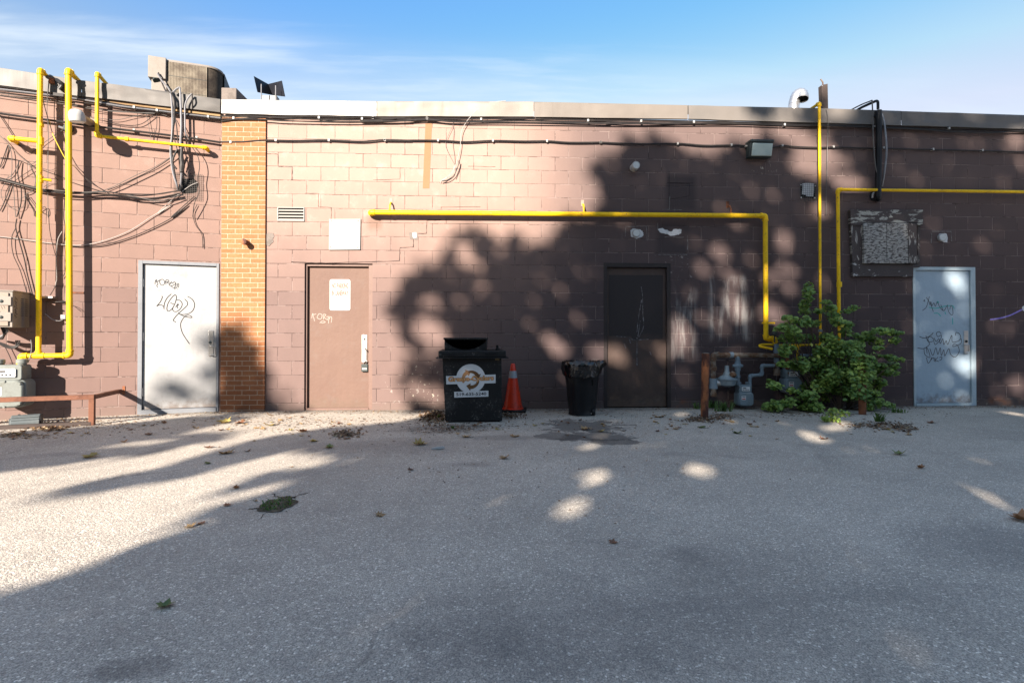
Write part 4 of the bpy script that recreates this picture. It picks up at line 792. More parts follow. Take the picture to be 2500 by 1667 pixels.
# pressure regulator
c = on(M, cG2((632, 715)), wp)[0]
t = thing('gas_regulator', 'disc shaped grey gas regulator with rusty cap beside the rusty post', 'gas regulator', M, c)
MB().lathe((c[0], c[1] - .105, wp), (0, 1, 0), [(.05, 0), (.11, .02), (.125, .05), (.13, .095), (.148, .10), (.148, .118), (.13, .122)], 24).build('diaphragm_case', mt['meter'], t)
MB().lathe((c[0], c[1] + .015, wp), (0, 1, 0), [(.13, 0), (.10, .025), (.055, .05), (.045, .08), (.034, .10), (.030, .16), (.030, .185)], 20).build('bonnet', mt['meter'], t)
MB().lathe((c[0] + .04, c[1] + .055, wp + .06), (.35, .5, .45), [(.038, 0), (.046, .015), (.046, .055), (.03, .065)], 14).build('vent_cap', mt['rust_grey'], t)
MB().tube([(h0[0] + .04, c[1] - .05, wp), (c[0] - .08, c[1] - .05, wp)], .046, 14).build('inlet_neck', mt['steel'], t)
# pipework of the big left meter
t = thing('meter_pipework', 'grey arched pipe and crossbar above the large meter at far left', 'pipework', L, on(L, cA2((20, 950)), .2)[0])
ap = on(L, cA2((-70, 950), (-70, 830), (-20, 800), (20, 830), (25, 945)), .2); MB().tube(spline(ap, 6), .028, 12).build('arch_pipe', mt['meter_pale'], t)
q = on(L, cA2((40, 893)), .2)[0]; q2 = on(L, cA2((190, 893)), .19)[0]; MB().box(q[0] - .02, q2[0], q[1] - .014, q[1] + .014, .18, .19).build('crossbar', mt['meter_pale'], t)
for x in (25, 205):
    q = on(L, cA2((x, 950)), .2)[0]; MB().lathe((q[0], q[1] - .02, .19), (0, 1, 0), [(.04, 0), (.04, .03), (.032, .035), (.032, .07)], 12).build('pipe_nut', mt['rust_grey'] if x < 100 else mt['meter_pale'], t)
q = on(L, cA2((205, 905)), .165)[0]; MB().tube([(q[0], q[1] - .02, .165), (q[0], q[1] + .10, .165)], .026, 12).build('inlet_pipe', mt['meter_pale'], t)

# ------------------------------------------------------------------ posts and rail
def post(label, top, bot, r, mat='rust_orange'):
    b_ = gp(*bot); t_ = None; fr = M; w = b_[2]; tv = M.px(top[0], top[1], w)
    t = thing('bollard', label, 'bollard', M, (b_[0], 0, w), 'rusty steel bollards')
    MB().tube([(b_[0], -.05, w), (tv[0], tv[1], w)], r, 16).build('post', mt[mat], t)
    MB().lathe((tv[0], tv[1] - .003, w), (0, 1, 0), [(r * .96, 0), (r * .96, .006), (r * .6, .012)], 16).build('cap', mt['rust_grey'], t)
post('rusty orange steel bollard standing free beside the gas meters', cG((832, 714))[0], cG((822, 1172))[0], .048)
post('rusty steel bollard buried among the bush leaves', cG((1957, 722))[0], cG((1956, 1150))[0], .046, 'rust')
k0 = gp(*cA2((880, 1402))[0]); wq = lambda p: (Vector((p[0], -p[2], 0)) - L.o)
pl = wq(k0); ku, kw = pl.dot(L.d), pl.dot(L.n)
t = thing('guard_rail', 'low rusty steel guard rail with one post in front of the left meter', 'railing', L, (ku, 0, kw))
kt = L.px(*cA2((885, 1130))[0], kw)[1]; RO = wmat('rail_rust', (0.14, 0.06, 0.036), (0.085, 0.036, 0.024), 6, .45, .7, .75, 0, .0015, 60, .25)
MB().box(ku - .028, ku + .028, -.05, kt, kw - .028, kw + .028).build('post', RO, t, bevel=.004)
MB().box(ku - 4, ku + .028, kt - .03, kt + .025, kw - .025, kw + .030).build('top_rail', RO, t, bevel=.004)
MB().box(ku - 4, ku + .0, -.03, .045, kw - .03, kw + .03).build('foot_rail', mt['shaded_brown'], t, bevel=.004)  # dark colour instead of rust stands in for the shade on this rail
z_ = L.px(*cA2((1045, 1078))[0], .06); uu = ku + .03
MB().hexa([(uu - .05, kt - .03, kw), (uu, kt - .03, kw), (uu, kt + .02, kw), (uu - .05, kt + .02, kw)], [(uu - .03, z_[1] - .03, .02), (uu + .03, z_[1] - .03, .02), (uu + .03, z_[1] + .02, .02), (uu - .03, z_[1] + .02, .02)]).build('wall_return', RO, t, bevel=.004)
MB().box(uu + .03, uu + .06, z_[1] - .05, z_[1] + .06, .0, .008).build('anchor_plate', mt['rust'], t)
P = on(L, cA2((632, 1148), (660, 1132), (664, 1146), (690, 1142), (682, 1130), (712, 1146), (735, 1132), (732, 1122), (755, 1140)), kw + .031); mb = MB(); mb.stroke(P, .006, kw + .0308); mb.build('scratch_mark', mt['sign_ink'], t, sharp=0)
f0 = gp(*cA2((90, 1430))[0]); f1 = gp(*cA2((375, 1410))[0])
ang = math.atan2(-(f1[2] - f0[2]), f1[0] - f0[0]); FF = Frame((f0[0], -f0[2], 0), ang); ln = math.hypot(f1[0] - f0[0], f1[2] - f0[2])
t = thing('metal_trough', 'dark grey ribbed metal fixture lying on the ground under the left meter', 'metal fixture', FF, (0, 0, 0))
mt['trough'] = wmat('grey_trough_paint', (.085, .10, .105), (.14, .15, .15), 6, .5, .8, .5)
prof = [(0, 0), (.0, .05), (.05, .12), (.10, .135), (.14, .125), (.19, .06), (.19, 0)]
MB().hexa([(0, v, -w) for w, v in prof], [(ln, v, -w) for w, v in prof]).build('shell', mt['trough'], t, bevel=.006)
for k in (.3, .62): MB().tube([(.01, .055 + k * .09, -.004 - .05 * k), (ln - .01, .055 + k * .09, -.004 - .05 * k)], .006, 6).build('rib', mt['trough'], t)
MB().box(-.012, 0, 0, .10, -.16, -.03).build('end_plate', mt['trough'], t); MB().box(ln, ln + .012, 0, .13, -.17, -.02).build('end_plate', mt['black'], t)
for k in (.25, .8): MB().lathe((ln * k, .13, -.11), (0, 1, 0), [(.012, 0), (.012, .012)], 6).build('bolt', mt['black'], t)
# ------------------------------------------------------------------ boxes, vents, lamps on the walls
bw_ = .40
bx0 = L.px(*cA2((-160, 300))[0], bw_)[0]; bx1, bz1 = L.px(*cA2((122, 122))[0], bw_); bz0 = L.px(*cA2((122, 466))[0], bw_)[1]
t = thing('equipment_cabinet', 'beige metal equipment cabinet with vent slots and marker scribbles at far left', 'cabinet', L, (bx1 - .3, bz0, 0))
MB().box(bx0, bx1, bz0, bz1, 0, bw_).build('case', mt['ac'], t, bevel=.004)
MB().box(bx0 - .01, bx1 + .012, bz1 - .002, bz1 + .012, -.0, bw_ + .012).build('lid', mt['ac'], t, bevel=.003)
MB().box(bx0, bx1 - .035, bz0 + .015, bz1 - .02, bw_, bw_ + .015).build('door', mt['beige'], t, bevel=.004)
for k in (.72, .28):
    v = bz0 + (bz1 - bz0) * k; MB().box(bx1 - .12, bx1 - .005, v - .05, v + .06, bw_ + .014, bw_ + .024).build('latch', mt['ac'], t, bevel=.003); MB().lathe((bx1 - .10, v, bw_ + .024), (0, 0, 1), [(.02, 0), (.02, .006), (.01, .012)], 12).build('lock', mt['bronze'], t)
for col in (.55, .78):
    for i in range(9):
        v = bz1 - .08 - i * .026; w = bw_ * (1 - col); MB().box(bx1, bx1 + .0025, v - .004, v + .004, w - .03, w + .03).build('vent_slot', mt['bronze'], t)
mb = MB()
for i in range(14):   # marker scribbles on the side panel
    y = bz1 - .06 - i * .018; w = .34 - .012 * math.sin(i * 1.9)
    mb.tube([(bx1 + .0015, y, w), (bx1 + .0015, y - .02, w - .035 * (1 if i % 2 else -.2)), (bx1 + .0015, y - .03, w - .01)], .0022, 4)
mb.build('graffiti', mt['ink'], t)
mb = MB()
for (x0, y0), (x1, y1) in zip(*[cA2(*q) for q in ([(10, 265), (35, 262), (-5, 312), (30, 335)], [(25, 290), (48, 285), (30, 335), (60, 348)])]): mb.tube([(*L.px(x0, y0, bw_ + .0155), bw_ + .0155), (*L.px(x1, y1, bw_ + .0155), bw_ + .0155)], .002, 4)
mb.build('graffiti', mt['ink'], t)
for i in range(5):
    P = on(L, cA2((60 - i * 12, 470), (75 - i * 10, 500 + i * 6), (20, 545 + i * 8), (-60, 560)), [.2, .24, .2, .1]); MB().tube(spline(P, 6), .010, 8).build('cable', mt['conduit'] if i < 2 else mt['cable'], t)
for i in range(3):
    P = on(L, cA2((188 - i * 18, 590), (180 - i * 14, 640), (120 - i * 10, 668 - i * 10), (40, 650 - i * 12), (-40, 600)), [.12] * 5); MB().tube(spline(P, 6), .008, 8).build('cable', mt['cable'], t)
# gooseneck lamp on the wing
lw_ = L.px(*cA((880, 672))[0], 0); hd = on(L, cA((745, 600)), .40)[0]
t = thing('wall_lamp', 'white dome lamp on a beige arm over the yellow risers', 'wall lamp', L, (lw_[0], lw_[1], 0))
MB().tube([(lw_[0], lw_[1], -.02), along((lw_[0], lw_[1], 0), hd, .9)], [.045, .055], 14).build('arm', mt['beige'], t)
MB().lathe((hd[0], hd[1] - .075, hd[2]), (-.1, 1, .15), [(.085, 0), (.088, .02), (.088, .07), (.08, .11), (.055, .14), (.02, .15)], 20).build('shade', mt['white'], t)
MB().lathe((hd[0], hd[1] - .082, hd[2]), (-.1, 1, .15), [(.07, 0), (.075, .008)], 20).build('lens', mt['sticker'], t)
MB().lathe((lw_[0], lw_[1], 0), (0, 0, 1), [(.07, 0), (.07, .012), (.05, .02)], 14).build('wall_plate', mt['beige'], t)
q = on(L, cA((655, 720)), .02)[0]
t = thing('junction_box', 'round dark junction box half hidden behind the thick yellow riser', 'junction box', L, q)
MB().lathe((q[0], q[1], 0), (0, 0, 1), [(.055, 0), (.055, .04), (.045, .05)], 16).build('body', mt['bronze'], t); MB().lathe((q[0] - .05, q[1] - .01, .03), (-1, .2, .2), [(.016, 0), (.016, .05)], 10).build('cable_gland', mt['steel'], t)
q = on(L, cA2((603, 368)), .05)[0]
t = thing('junction_box', 'tiny grey junction box between the two yellow risers', 'junction box', L, q)
MB().box(q[0] - .03, q[0] + .03, q[1] - .03, q[1] + .03, 0, .05).build('body', mt['conduit'], t, bevel=.004); MB().box(q[0] - .02, q[0] + .02, q[1] - .02, q[1] + .02, .05, .054).build('cover', mt['steel'], t)
# mesh over a broken hole in the wing wall
a = rect(L, *[q for p in cA((1665, 1165), (1940, 1395)) for q in p])
t = thing('wire_mesh_guard', 'square wire mesh over a dark hole where the cables enter the wing', 'mesh guard', L, ((a[0] + a[1]) / 2, a[2], 0))
ragged(L, cA, [(1745, 1200), (1860, 1200), (1895, 1250), (1885, 1330), (1800, 1345), (1700, 1320), (1720, 1240)], .003, mt['dark'], 'x').name = 'wall_hole'
for i in range(15):
    k = i / 14; u = a[0] + (a[1] - a[0]) * k; v = a[2] + (a[3] - a[2]) * k
    MB().tube([(u, a[2], .012), (u, a[3], .012)], .0016, 5).build('mesh_wire', mt['wire_grey'], t); MB().tube([(a[0], v, .014), (a[1], v, .014)], .0016, 5).build('mesh_wire', mt['wire_grey'], t)
# louvre
a = rect(M, *[q for p in cC((652, 1350), (925, 1486)) for q in p])
t = thing('louvre_vent', 'small pale louvre vent beside the orange brick pier', 'vent', M, ((a[0] + a[1]) / 2, a[2], 0))
f_ = .012; mb = MB().box(a[0], a[1], a[3] - f_, a[3], 0, .018); mb.box(a[0], a[1], a[2], a[2] + f_, 0, .018); mb.box(a[0], a[0] + f_, a[2] + f_, a[3] - f_, 0, .018); mb.box(a[1] - f_, a[1], a[2] + f_, a[3] - f_, 0, .018)
mb.build('frame', mt['plate'], t, bevel=.002); MB().box(a[0] + f_, a[1] - f_, a[2] + f_, a[3] - f_, .001, .003).build('opening', mt['dark'], t)
for i in range(4):
    v = a[3] - f_ - (a[3] - a[2] - 2 * f_) * (i + .62) / 4; MB().hexa([(a[0] + f_, v - .016, .016), (a[1] - f_, v - .016, .016), (a[1] - f_, v - .012, .018), (a[0] + f_, v - .012, .018)], [(a[0] + f_, v + .004, .003), (a[1] - f_, v + .004, .003), (a[1] - f_, v + .008, .003), (a[0] + f_, v + .008, .003)]).build('slat', mt['plate'], t)
# white cover plate
P = on(M, cD((793, 97), (1008, 95), (1005, 306), (790, 308)), .03)
t = thing('cover_plate', 'blank square white cover plate screwed on above the tan door', 'cover plate', M, (P[0][0], P[2][1], 0))
MB().hexa([(p[0], p[1], .0) for p in P], [(p[0], p[1], .022) for p in P]).build('panel', mt['plate'], t, bevel=.003)
for x, y in ((808, 112), (992, 110), (802, 290), (990, 292)):
    q = on(M, cD((x, y)), .022)[0]; MB().lathe(q, (0, 0, 1), [(.008, 0), (.006, .004)], 8).build('screw', mt['bronze'], t)
# notice on the tan door
P = rect(M, *[q for p in cD((797, 510), (940, 722)) for q in p], -.083); w = -.0842
t = thing('no_parking_sign', 'white no parking in laneway sign with faded letters on the tan door', 'sign', M, ((P[0] + P[1]) / 2, P[2], w))
MB().prism(rrect(*P, .03), w, w + .004).build('sign_face', mt['sign'], t)
for txt, y0, y1, x0, x1 in (('NO PARKING', 571, 536, 812, 926), ('IN LANEWAY', 622, 586, 812, 926)):
    q = rect(M, *[c for p in cD((x0, y1), (x1, y0)) for c in p], -.08); mb = MB(); put_text(mb, txt, q[0], q[1], q[2], q[3], w + .0048, .04); mb.build('lettering', mt['sign_ink'], t, sharp=0, recalc=False)
for y in (522, 711):
    q = on(M, cD((869, y)), w + .004)[0]; MB().lathe(q, (0, 0, 1), [(.007, 0), (.005, .003)], 8).build('screw', mt['bronze'], t)
# pipe stub on the brick pier
q = on(M, cD((238, 262)), .03)[0]
t = thing('pipe_stub', 'short rusty pipe stub poking out of the orange brick pier', 'pipe', M, q)
MB().tube([(q[0], q[1], .02), (q[0] - .008, q[1], .13)], .035, 14).build('stub', mt['rust'], t); MB().lathe((q[0] - .008, q[1], .12), (0, 0, 1), [(.042, 0), (.042, .035), (.03, .04)], 14).build('cap', mt['rust_orange'], t)
# round vents
def vent_cap(label, px, r, dpt):
    u, v = M.px(*px, dpt); t = thing('vent_cap', label, 'vent', M, (u, v, 0), 'small round wall vents')
    MB().lathe((u, v, 0), (0, 0, 1), [(r, 0), (r, dpt), (r * .93, dpt + .006)], 20).build('pipe', mt['white'], t)
    MB().lathe((u, v, dpt + .005), (0, 0, 1), [(r * .8, 0), (r * .8, .003)], 20).build('end_disc', wmat('vent_disc', (.52, .54, .53), (.46, .48, .47), 9, .5, .8, .5), t)
vent_cap('round white vent pipe sticking out high on the wall under the clipped cable', cW5((600, 680))[0], .058, .14)
vent_cap('round white vent on the patch above the dark brown door', cF((478, 878))[0], .060, .03)
vent_cap('round white vent in a caulk outline right of the boarded window', cH((1165, 1160))[0], .062, .03)
# mesh with white packing
a = rect(M, *[q for p in cF((2150, 370), (2325, 550)) for q in p])
t = thing('wire_mesh_guard', 'wire mesh square over torn white packing beside the slim riser', 'mesh guard', M, ((a[0] + a[1]) / 2, a[2], 0))
P = on(M, cF((2180, 372), (2230, 366), (2295, 372), (2296, 440), (2290, 505), (2220, 502), (2215, 490), (2172, 480), (2178, 430)), 0); MB().prism([(p[0], p[1]) for p in P], .0, .008).build('packing', mt['plaster'], t)
ragged(M, cF, [(2160, 375), (2315, 378), (2315, 520), (2160, 520)], .002, mt['dark'], 'wall_hole')
for i in range(10):
    k = i / 9; u = a[0] + (a[1] - a[0]) * k; v = a[2] + (a[3] - a[2]) * k
    MB().tube([(u, a[2], .012), (u, a[3], .012)], .0018, 5).build('mesh_wire', mt['wire_grey'], t)
    MB().tube([(a[0], v, .014), (a[1], v, .014)], .0018, 5).build('mesh_wire', mt['wire_grey'], t)
for x, y in ((2165, 385), (2312, 395), (2168, 515), (2307, 518)):
    q = on(M, cF((x, y)), .014)[0]; MB().lathe(q, (0, 0, 1), [(.012, 0), (.010, .005)], 8).build('washer', mt['white'], t)
# wall pack lamp
a = rect(M, *[q for p in cW5((1672, 458), (1888, 606)) for q in p], .08)
t = thing('wall_lamp', 'dark boxy wall lamp with pale glass on the cable at right', 'wall lamp', M, ((a[0] + a[1]) / 2, a[2], 0))
um = a[0] + .03
MB().hexa([(a[0], a[2], 0), (a[1], a[2], 0), (a[1], a[2], .10), (a[0], a[2], .10)], [(a[0], a[3], 0), (a[1], a[3], 0), (a[1], a[3], .16), (a[0], a[3], .16)]).build('housing', mt['bronze'], t, bevel=.01)
P = [(a[0] + .03, a[2] + .012, .105), (a[1] - .01, a[2] + .012, .105), (a[1] - .01, a[3] - .05, .147), (a[0] + .03, a[3] - .05, .147)]
MB().hexa(P, [(u, v, w + .02) for u, v, w in P]).build('lens', mt['glass'], t, bevel=.012)
MB().box(a[0] - .006, a[1] + .006, a[3] - .035, a[3] + .004, 0, .172).build('visor', mt['bronze'], t, bevel=.008)
for uu_ in (a[0] - .03, a[1]): MB().tube([(uu_, a[3] - .06, .05), (uu_ + .03, a[3] - .06, .05)], .014, 10).build('cable_gland', mt['white'], t)
# boarded window
mtw = {}
def peel(name, sx, sz, amt, pale, darkc, lo=.47):
    m, g, b = newmat(name); tc = g.n('ShaderNodeTexCoord').outputs['Object']; x, y, z = g.xyz(tc)
    n1 = g.noise(g.comb(g.m('MULTIPLY', x, sx), g.m('MULTIPLY', z, sz)), 1., 6, .68, .5); n2 = g.noise(tc, 60, 3)
    c = g.mix(g.ss(n1, lo, lo + amt), darkc, pale); c = g.mix(g.m('MULTIPLY', g.ss(n2, .5, .7), .3), c, (.10, .08, .06)); g.put(b.inputs['Base Color'], c); b.inputs['Roughness'].default_value = .85
    g.put(b.inputs['Normal'], g.bump(n1, .8, .008)); return m
wb1 = peel('peeling_board', 16, 46, .14, (.32, .31, .29), (.05, .042, .04), .41); wb2 = peel('peeling_trim', 4, 14, .04, (.34, .33, .29), (.055, .042, .04), .53); wb3 = peel('peeling_side_trim', 24, 6, .05, (.34, .32, .29), (.055, .042, .04), .56); wb4 = peel('plain_trim', 5, 9, .03, (.40, .39, .38), (.05, .04, .04), .60)
WIN = thing('boarded_window', 'boarded up window with peeling white and brown paint beside the blue grey door', 'window', M, (*M.px(*cH((740, 1440))[0], 0), 0))
def slab(cf, pts, w0, w1, mat, name): P = on(M, cf(*pts), w1); MB().hexa([(p[0], p[1], w0) for p in P], [(p[0], p[1], w1) for p in P]).build(name, mat, WIN, bevel=.004)
slab(cH, [(512, 963), (1027, 965), (1026, 1074), (985, 1074), (985, 1056), (603, 1056), (603, 1074), (514, 1074)], .0, .06, wb2, 'head_board')
slab(cH, [(514, 1075), (602, 1075), (606, 1330), (526, 1330)], 0, .045, wb3, 'side_board')
slab(cH, [(526, 1331), (600, 1331), (605, 1350), (1005, 1352), (1005, 1372), (960, 1374), (957, 1438), (528, 1437)], 0, .045, wb4, 'sill_board')
slab(cH, [(986, 1076), (1008, 1076), (1006, 1358), (988, 1356)], 0, .03, wb3, 'side_board')
slab(cH, [(606, 1058), (922, 1058), (926, 1344), (608, 1344)], 0, .085, wb1, 'shutter_panel'); slab(cH, [(923, 1060), (982, 1060), (986, 1346), (927, 1344)], 0, .095, wb3, 'stile')
P = on(M, cH((768, 1060), (770, 1343)), .0865); mb = MB(); mb.stroke(P, .006, .0865); mb.build('board_joint', mt['dark'], WIN, sharp=0)
# insulated black line set with its loose tubes
w = .09
P0 = on(M, cH((712, 262)), w)[0]; P1 = on(M, cH((707, 870)), w)[0]
t = thing('line_set', 'thick black insulated line set hanging from the roof into the wall', 'pipe', M, (P1[0], P1[1], 0))
MB().tube([P0, (P0[0] - .005, (P0[1] + P1[1]) / 2, w), (P1[0], P1[1] + .0, w)], .042, 14).build('insulation', mt['black'], t)
MB().tube(fillet([(P1[0], P1[1] + .05, w), (P1[0] + .01, P1[1] - .04, w), (P1[0] + .06, P1[1] - .02, 0)], .05), .038, 12).build('wall_entry', mt['black'], t)
q = on(M, cH((680, 868)), .01)[0]; MB().tube([(q[0] + .07 * math.cos(i * .45), q[1] + .075 * math.sin(i * .45), .02) for i in range(15)], .010, 8).build('sleeve_ring', mt['black'], t)
MB().tube(spline(on(M, cH((668, 880), (672, 850), (690, 842)), .03), 4), .012, 8).build('sealant', mt['plaster'], t)
tp = on(M, cR2((1432, 570), (1432, 440), (1405, 420)), w) + on(M, cR2((1405, 420), (1100, 572)), [w, -.7])[0:]
MB().tube(fillet([tp[0], (tp[0][0], tp[1][1], w), (tp[0][0] - .05, tp[1][1] + .01, -.2), (tp[0][0] - .35, 4.40, -1.6)], .05), .020, 10).build('roof_tube', mt['black'], t)
MB().tube([(tp[0][0], tp[0][1] - .1, w), (tp[0][0] - .1, 4.46, -.25), (tp[0][0] - .35, 4.46, -.6), (tp[0][0] - .6, 4.36, -1.2)], [.03, .045, .06, .03], 10).build('roof_wrap', mt['black'], t)
MB().tube(spline(on(M, cH((735, 285), (752, 360), (765, 480), (766, 580), (752, 700), (735, 800)), [.09, .12, .14, .13, .11, .05]), 6), .013, 8).build('drain_tube', mt['conduit'], t)
MB().tube(spline(on(M, cH((665, 190), (670, 300), (674, 480), (690, 660), (718, 760), (728, 800)), [.13, .12, .11, .1, .1, .06]), 6), .009, 8).build('control_wire', mt['wire_grey'], t)
pp = on(M, cH((665, 190)), .13)[0]; MB().tube(spline([pp, (pp[0] - .08, pp[1], -.2), (pp[0] - .4, pp[1] - .15, -1.2)], 6), .010, 8).build('control_wire', mt['wire_grey'], t)

# ------------------------------------------------------------------ things on the roof
w = -1.5
def LP(x, y, ww=w): return L.px(*cR1((x, y))[0], ww)
u0, zt = LP(262, 140); u1, _ = LP(470, 160); u2, _ = LP(1270, 290); zb = 4.05
t = thing('air_conditioner', 'rooftop air conditioner with dirty finned coil and rounded corner', 'air conditioner', L, ((u0 + u2) / 2, zb, w - .4))
zt = LP(480, 160)[1]; dep = .95; r_ = .22
def plan(a, b_, front, rr):
    out = [(a, front), (a, front - dep), (b_ + .02, front - dep)]
    return out
lo = [(u1, w), (u2 - r_, w)] + [(u2 - r_ + r_ * math.sin(rad(k * 15)), w - r_ + r_ * math.cos(rad(k * 15))) for k in range(1, 7)] + [(u2, w - dep), (u1, w - dep)]
inset = lambda p, k: [(x + (k if x < (u1 + u2) / 2 else -k), y - k if y > w - .5 else y + k) for x, y in p]
b_ = inset(lo, .012); MB().hexa([(x, zb + .05, y) for x, y in b_], [(x, zt - .03, y) for x, y in b_]).build('coil', wmat('dirty_coil', (.055, .045, .035), (.02, .016, .014), 3.2, .42, .62, .8, .2, .004, 70, .35), t, sharp=40)
MB().hexa([(x, zt - .03, y) for x, y in lo], [(x, zt + .01, y) for x, y in lo]).build('top_cover', mt['ac'], t, bevel=.008)
MB().hexa([(x, zb, y) for x, y in lo], [(x, zb + .06, y) for x, y in lo]).build('base_pan', mt['ac'], t)
mt['fin'] = wmat('coil_fin', (.17, .145, .11), (.09, .072, .055), 4, .42, .62, .7, 0, 0, 60, .3)
n_f = 27
for i in range(n_f):
    u = u1 + .01 + (u2 - r_ - u1) * i / n_f; MB().box(u, u + .017, zb + .06, zt - .03, w - .008, w + .004).build('fin_wire', mt['fin'], t)
for k in range(1, 6):
    v = zb + (zt - zb) * k / 6; MB().box(u1, u2 - r_, v - .003, v + .003, w - .004, w + .006).build('guard_wire', mt['bronze'], t)
side = [(u2 + .002, w - r_), (u2 + .002, w - dep), (u2 + .012, w - dep), (u2 + .012, w - r_)]
MB().hexa([(x, zb, y) for x, y in side], [(x, zt, y) for x, y in side]).build('side_panel', mt['black_panel'], t)
MB().box(u0 - .02, u1 - .004, zb, zt - .02, w - dep, w + .0).build('service_panel', mt['ac'], t, bevel=.006)
za = LP(320, 345, w + .25)[1]; MB().box(u0 - .06, u1 - .006, za, zt + .012, w - .3, w + .04).build('control_box', mt['ac'], t, bevel=.008)
MB().tube([(u0 + .03, za + .01, w - .02), (u0 + .05, za - .04, w + .02)], .045, 10).build('cable_gland', mt['bronze'], t)
q1 = LP(345, 355, w + .05); MB().tube(spline([(q1[0], q1[1], w + .06), (q1[0] + .10, q1[1] - .25, w + .2), (q1[0] + .34, 4.62, w + .8), (q1[0] + .42, 4.46, -.1)], 8), .011, 8).build('whip_cable', mt['cable'], t)
a = M.px(*cR1((1265, 700))[0], -.7); b_ = M.px(*cR1((1490, 572))[0], -.7)
t = thing('concrete_block', 'grey concrete block lying on the roof beside the air conditioner', 'concrete block', M, ((a[0] + b_[0]) / 2, 4.05, -.9))
MB().box(a[0], b_[0], 4.06, b_[1], -1.65, -.7).build('block', mt['concrete'], t, bevel=.012)
MB().box(a[0] + .02, b_[0] - .02, 4.051, 4.06, -1.6, -.75).build('pad', mt['roof'], t)
# folded black panel on two posts
w = -1.1
t = thing('bent_roof_panel', 'black V shaped sheet panel on two thin posts above the roof edge', 'panel', M, (*M.px(*cC((560, 250))[0], w), w))
F_ = lambda x, y, ww: (*M.px(*cC((x, y))[0], ww), ww)
def sheet(a, b_, c, d, nm='panel'):
    P = [Vector(p) for p in (a, b_, c, d)]; MB().hexa(P, [p + Vector((0, 0, -.02)) for p in P]).build(nm, mt['black_panel'], t)
sheet(F_(410, 25, w), F_(556, 106, w - .35), F_(600, 214, w - .35), F_(446, 184, w)); sheet(F_(556, 106, w - .35), F_(692, 72, w), F_(724, 228, w), F_(600, 214, w - .35))
for p, q in (((487, 108), (487, 262)), ((632, 122), (640, 262))):
    a, b_ = F_(*p, w + .03), F_(*q, w + .03); MB().tube([(a[0], 4.05, w + .03), a], .009, 8).build('post', mt['conduit'], t)
a = F_(487, 204, w - .1); b_ = F_(636, 216, w - .1); MB().box(a[0], b_[0], 4.05, a[1] - .01, w - .25, w - .12).build('base_box', mt['plate'], t, bevel=.01)
# galvanised goose vent
w = -.55; cpt = on(M, cR2((225, 600), (228, 500), (238, 440), (265, 375), (310, 345), (345, 360), (352, 400), (350, 428)), [w, w, w, w + .01, w + .03, w + .06, w + .09, w + .1])
t = thing('goose_neck_vent', 'shiny galvanised goose neck vent above the roof edge', 'vent', M, (cpt[0][0], 4.05, w))
pth = spline([(cpt[0][0], 4.05, w)] + cpt, 6); MB().tube(pth, [.082 + (.004 if i % 3 == 0 else 0) for i in range(len(pth))], 20, caps=False).build('duct', mt['steel'], t, sharp=25)
MB().tube([pth[-4], pth[-3]], .072, 20).build('dark_opening', mt['dark'], t); MB().lathe((cpt[0][0], 4.06, w), (0, 1, 0), [(.14, 0), (.09, .1)], 20).build('roof_collar', mt['steel'], t)
# brown post
w = -.18; a = M.px(*cR2((625, 222))[0], w); b_ = M.px(*cR2((711, 205))[0], w)
t = thing('roof_post', 'tall brown square post standing behind the roof edge', 'post', M, ((a[0] + b_[0]) / 2, 4.05, w))
MB().hexa([(a[0] + .03, 4.05, w), (b_[0] + .015, 4.05, w), (b_[0] + .015, 4.05, w - .09), (a[0] + .03, 4.05, w - .09)], [(a[0], a[1], w), (b_[0], b_[1], w), (b_[0], b_[1], w - .09), (a[0], a[1], w - .09)]).build('post', mt['shaded_brown'], t, bevel=.004)
p = on(M, cR2((608, 140), (640, 185)), w); MB().tube([p[0], p[1], (p[1][0] + .02, p[1][1] - .06, w - .03)], .010, 6).build('bent_rod', mt['rust_grey'], t)
for x, y in ((632, 235), (703, 210)):
    q = on(M, cR2((x, y)), w)[0]; MB().lathe(q, (0, 0, 1), [(.008, 0), (.008, .006)], 6).build('bolt', mt['steel'], t)

# ------------------------------------------------------------------ cables
def cable(label, fr, paths, name='cable', cat='cable', clips=(), clip_mat=None, base=None):
    """paths: list of (points3d, radius, material)"""
    p0 = paths[0][0][0]; t = thing(name, label, cat, fr, tuple(base or p0))
    for pts, r, mat in paths: MB().tube(spline(pts, 5) if len(pts) > 2 else pts, r * .72, 6).build('strand' if len(paths) > 1 else 'sheath', mat, t)
    for p in clips: MB().box(p[0] - .012, p[0] + .012, p[1] - .016, p[1] + .016, 0, p[2]).build('clip', clip_mat or mt['white'], t)
    return t
CB, WG, WH, CD = mt['cable'], mt['wire_grey'], mt['white_wire'], mt['conduit']
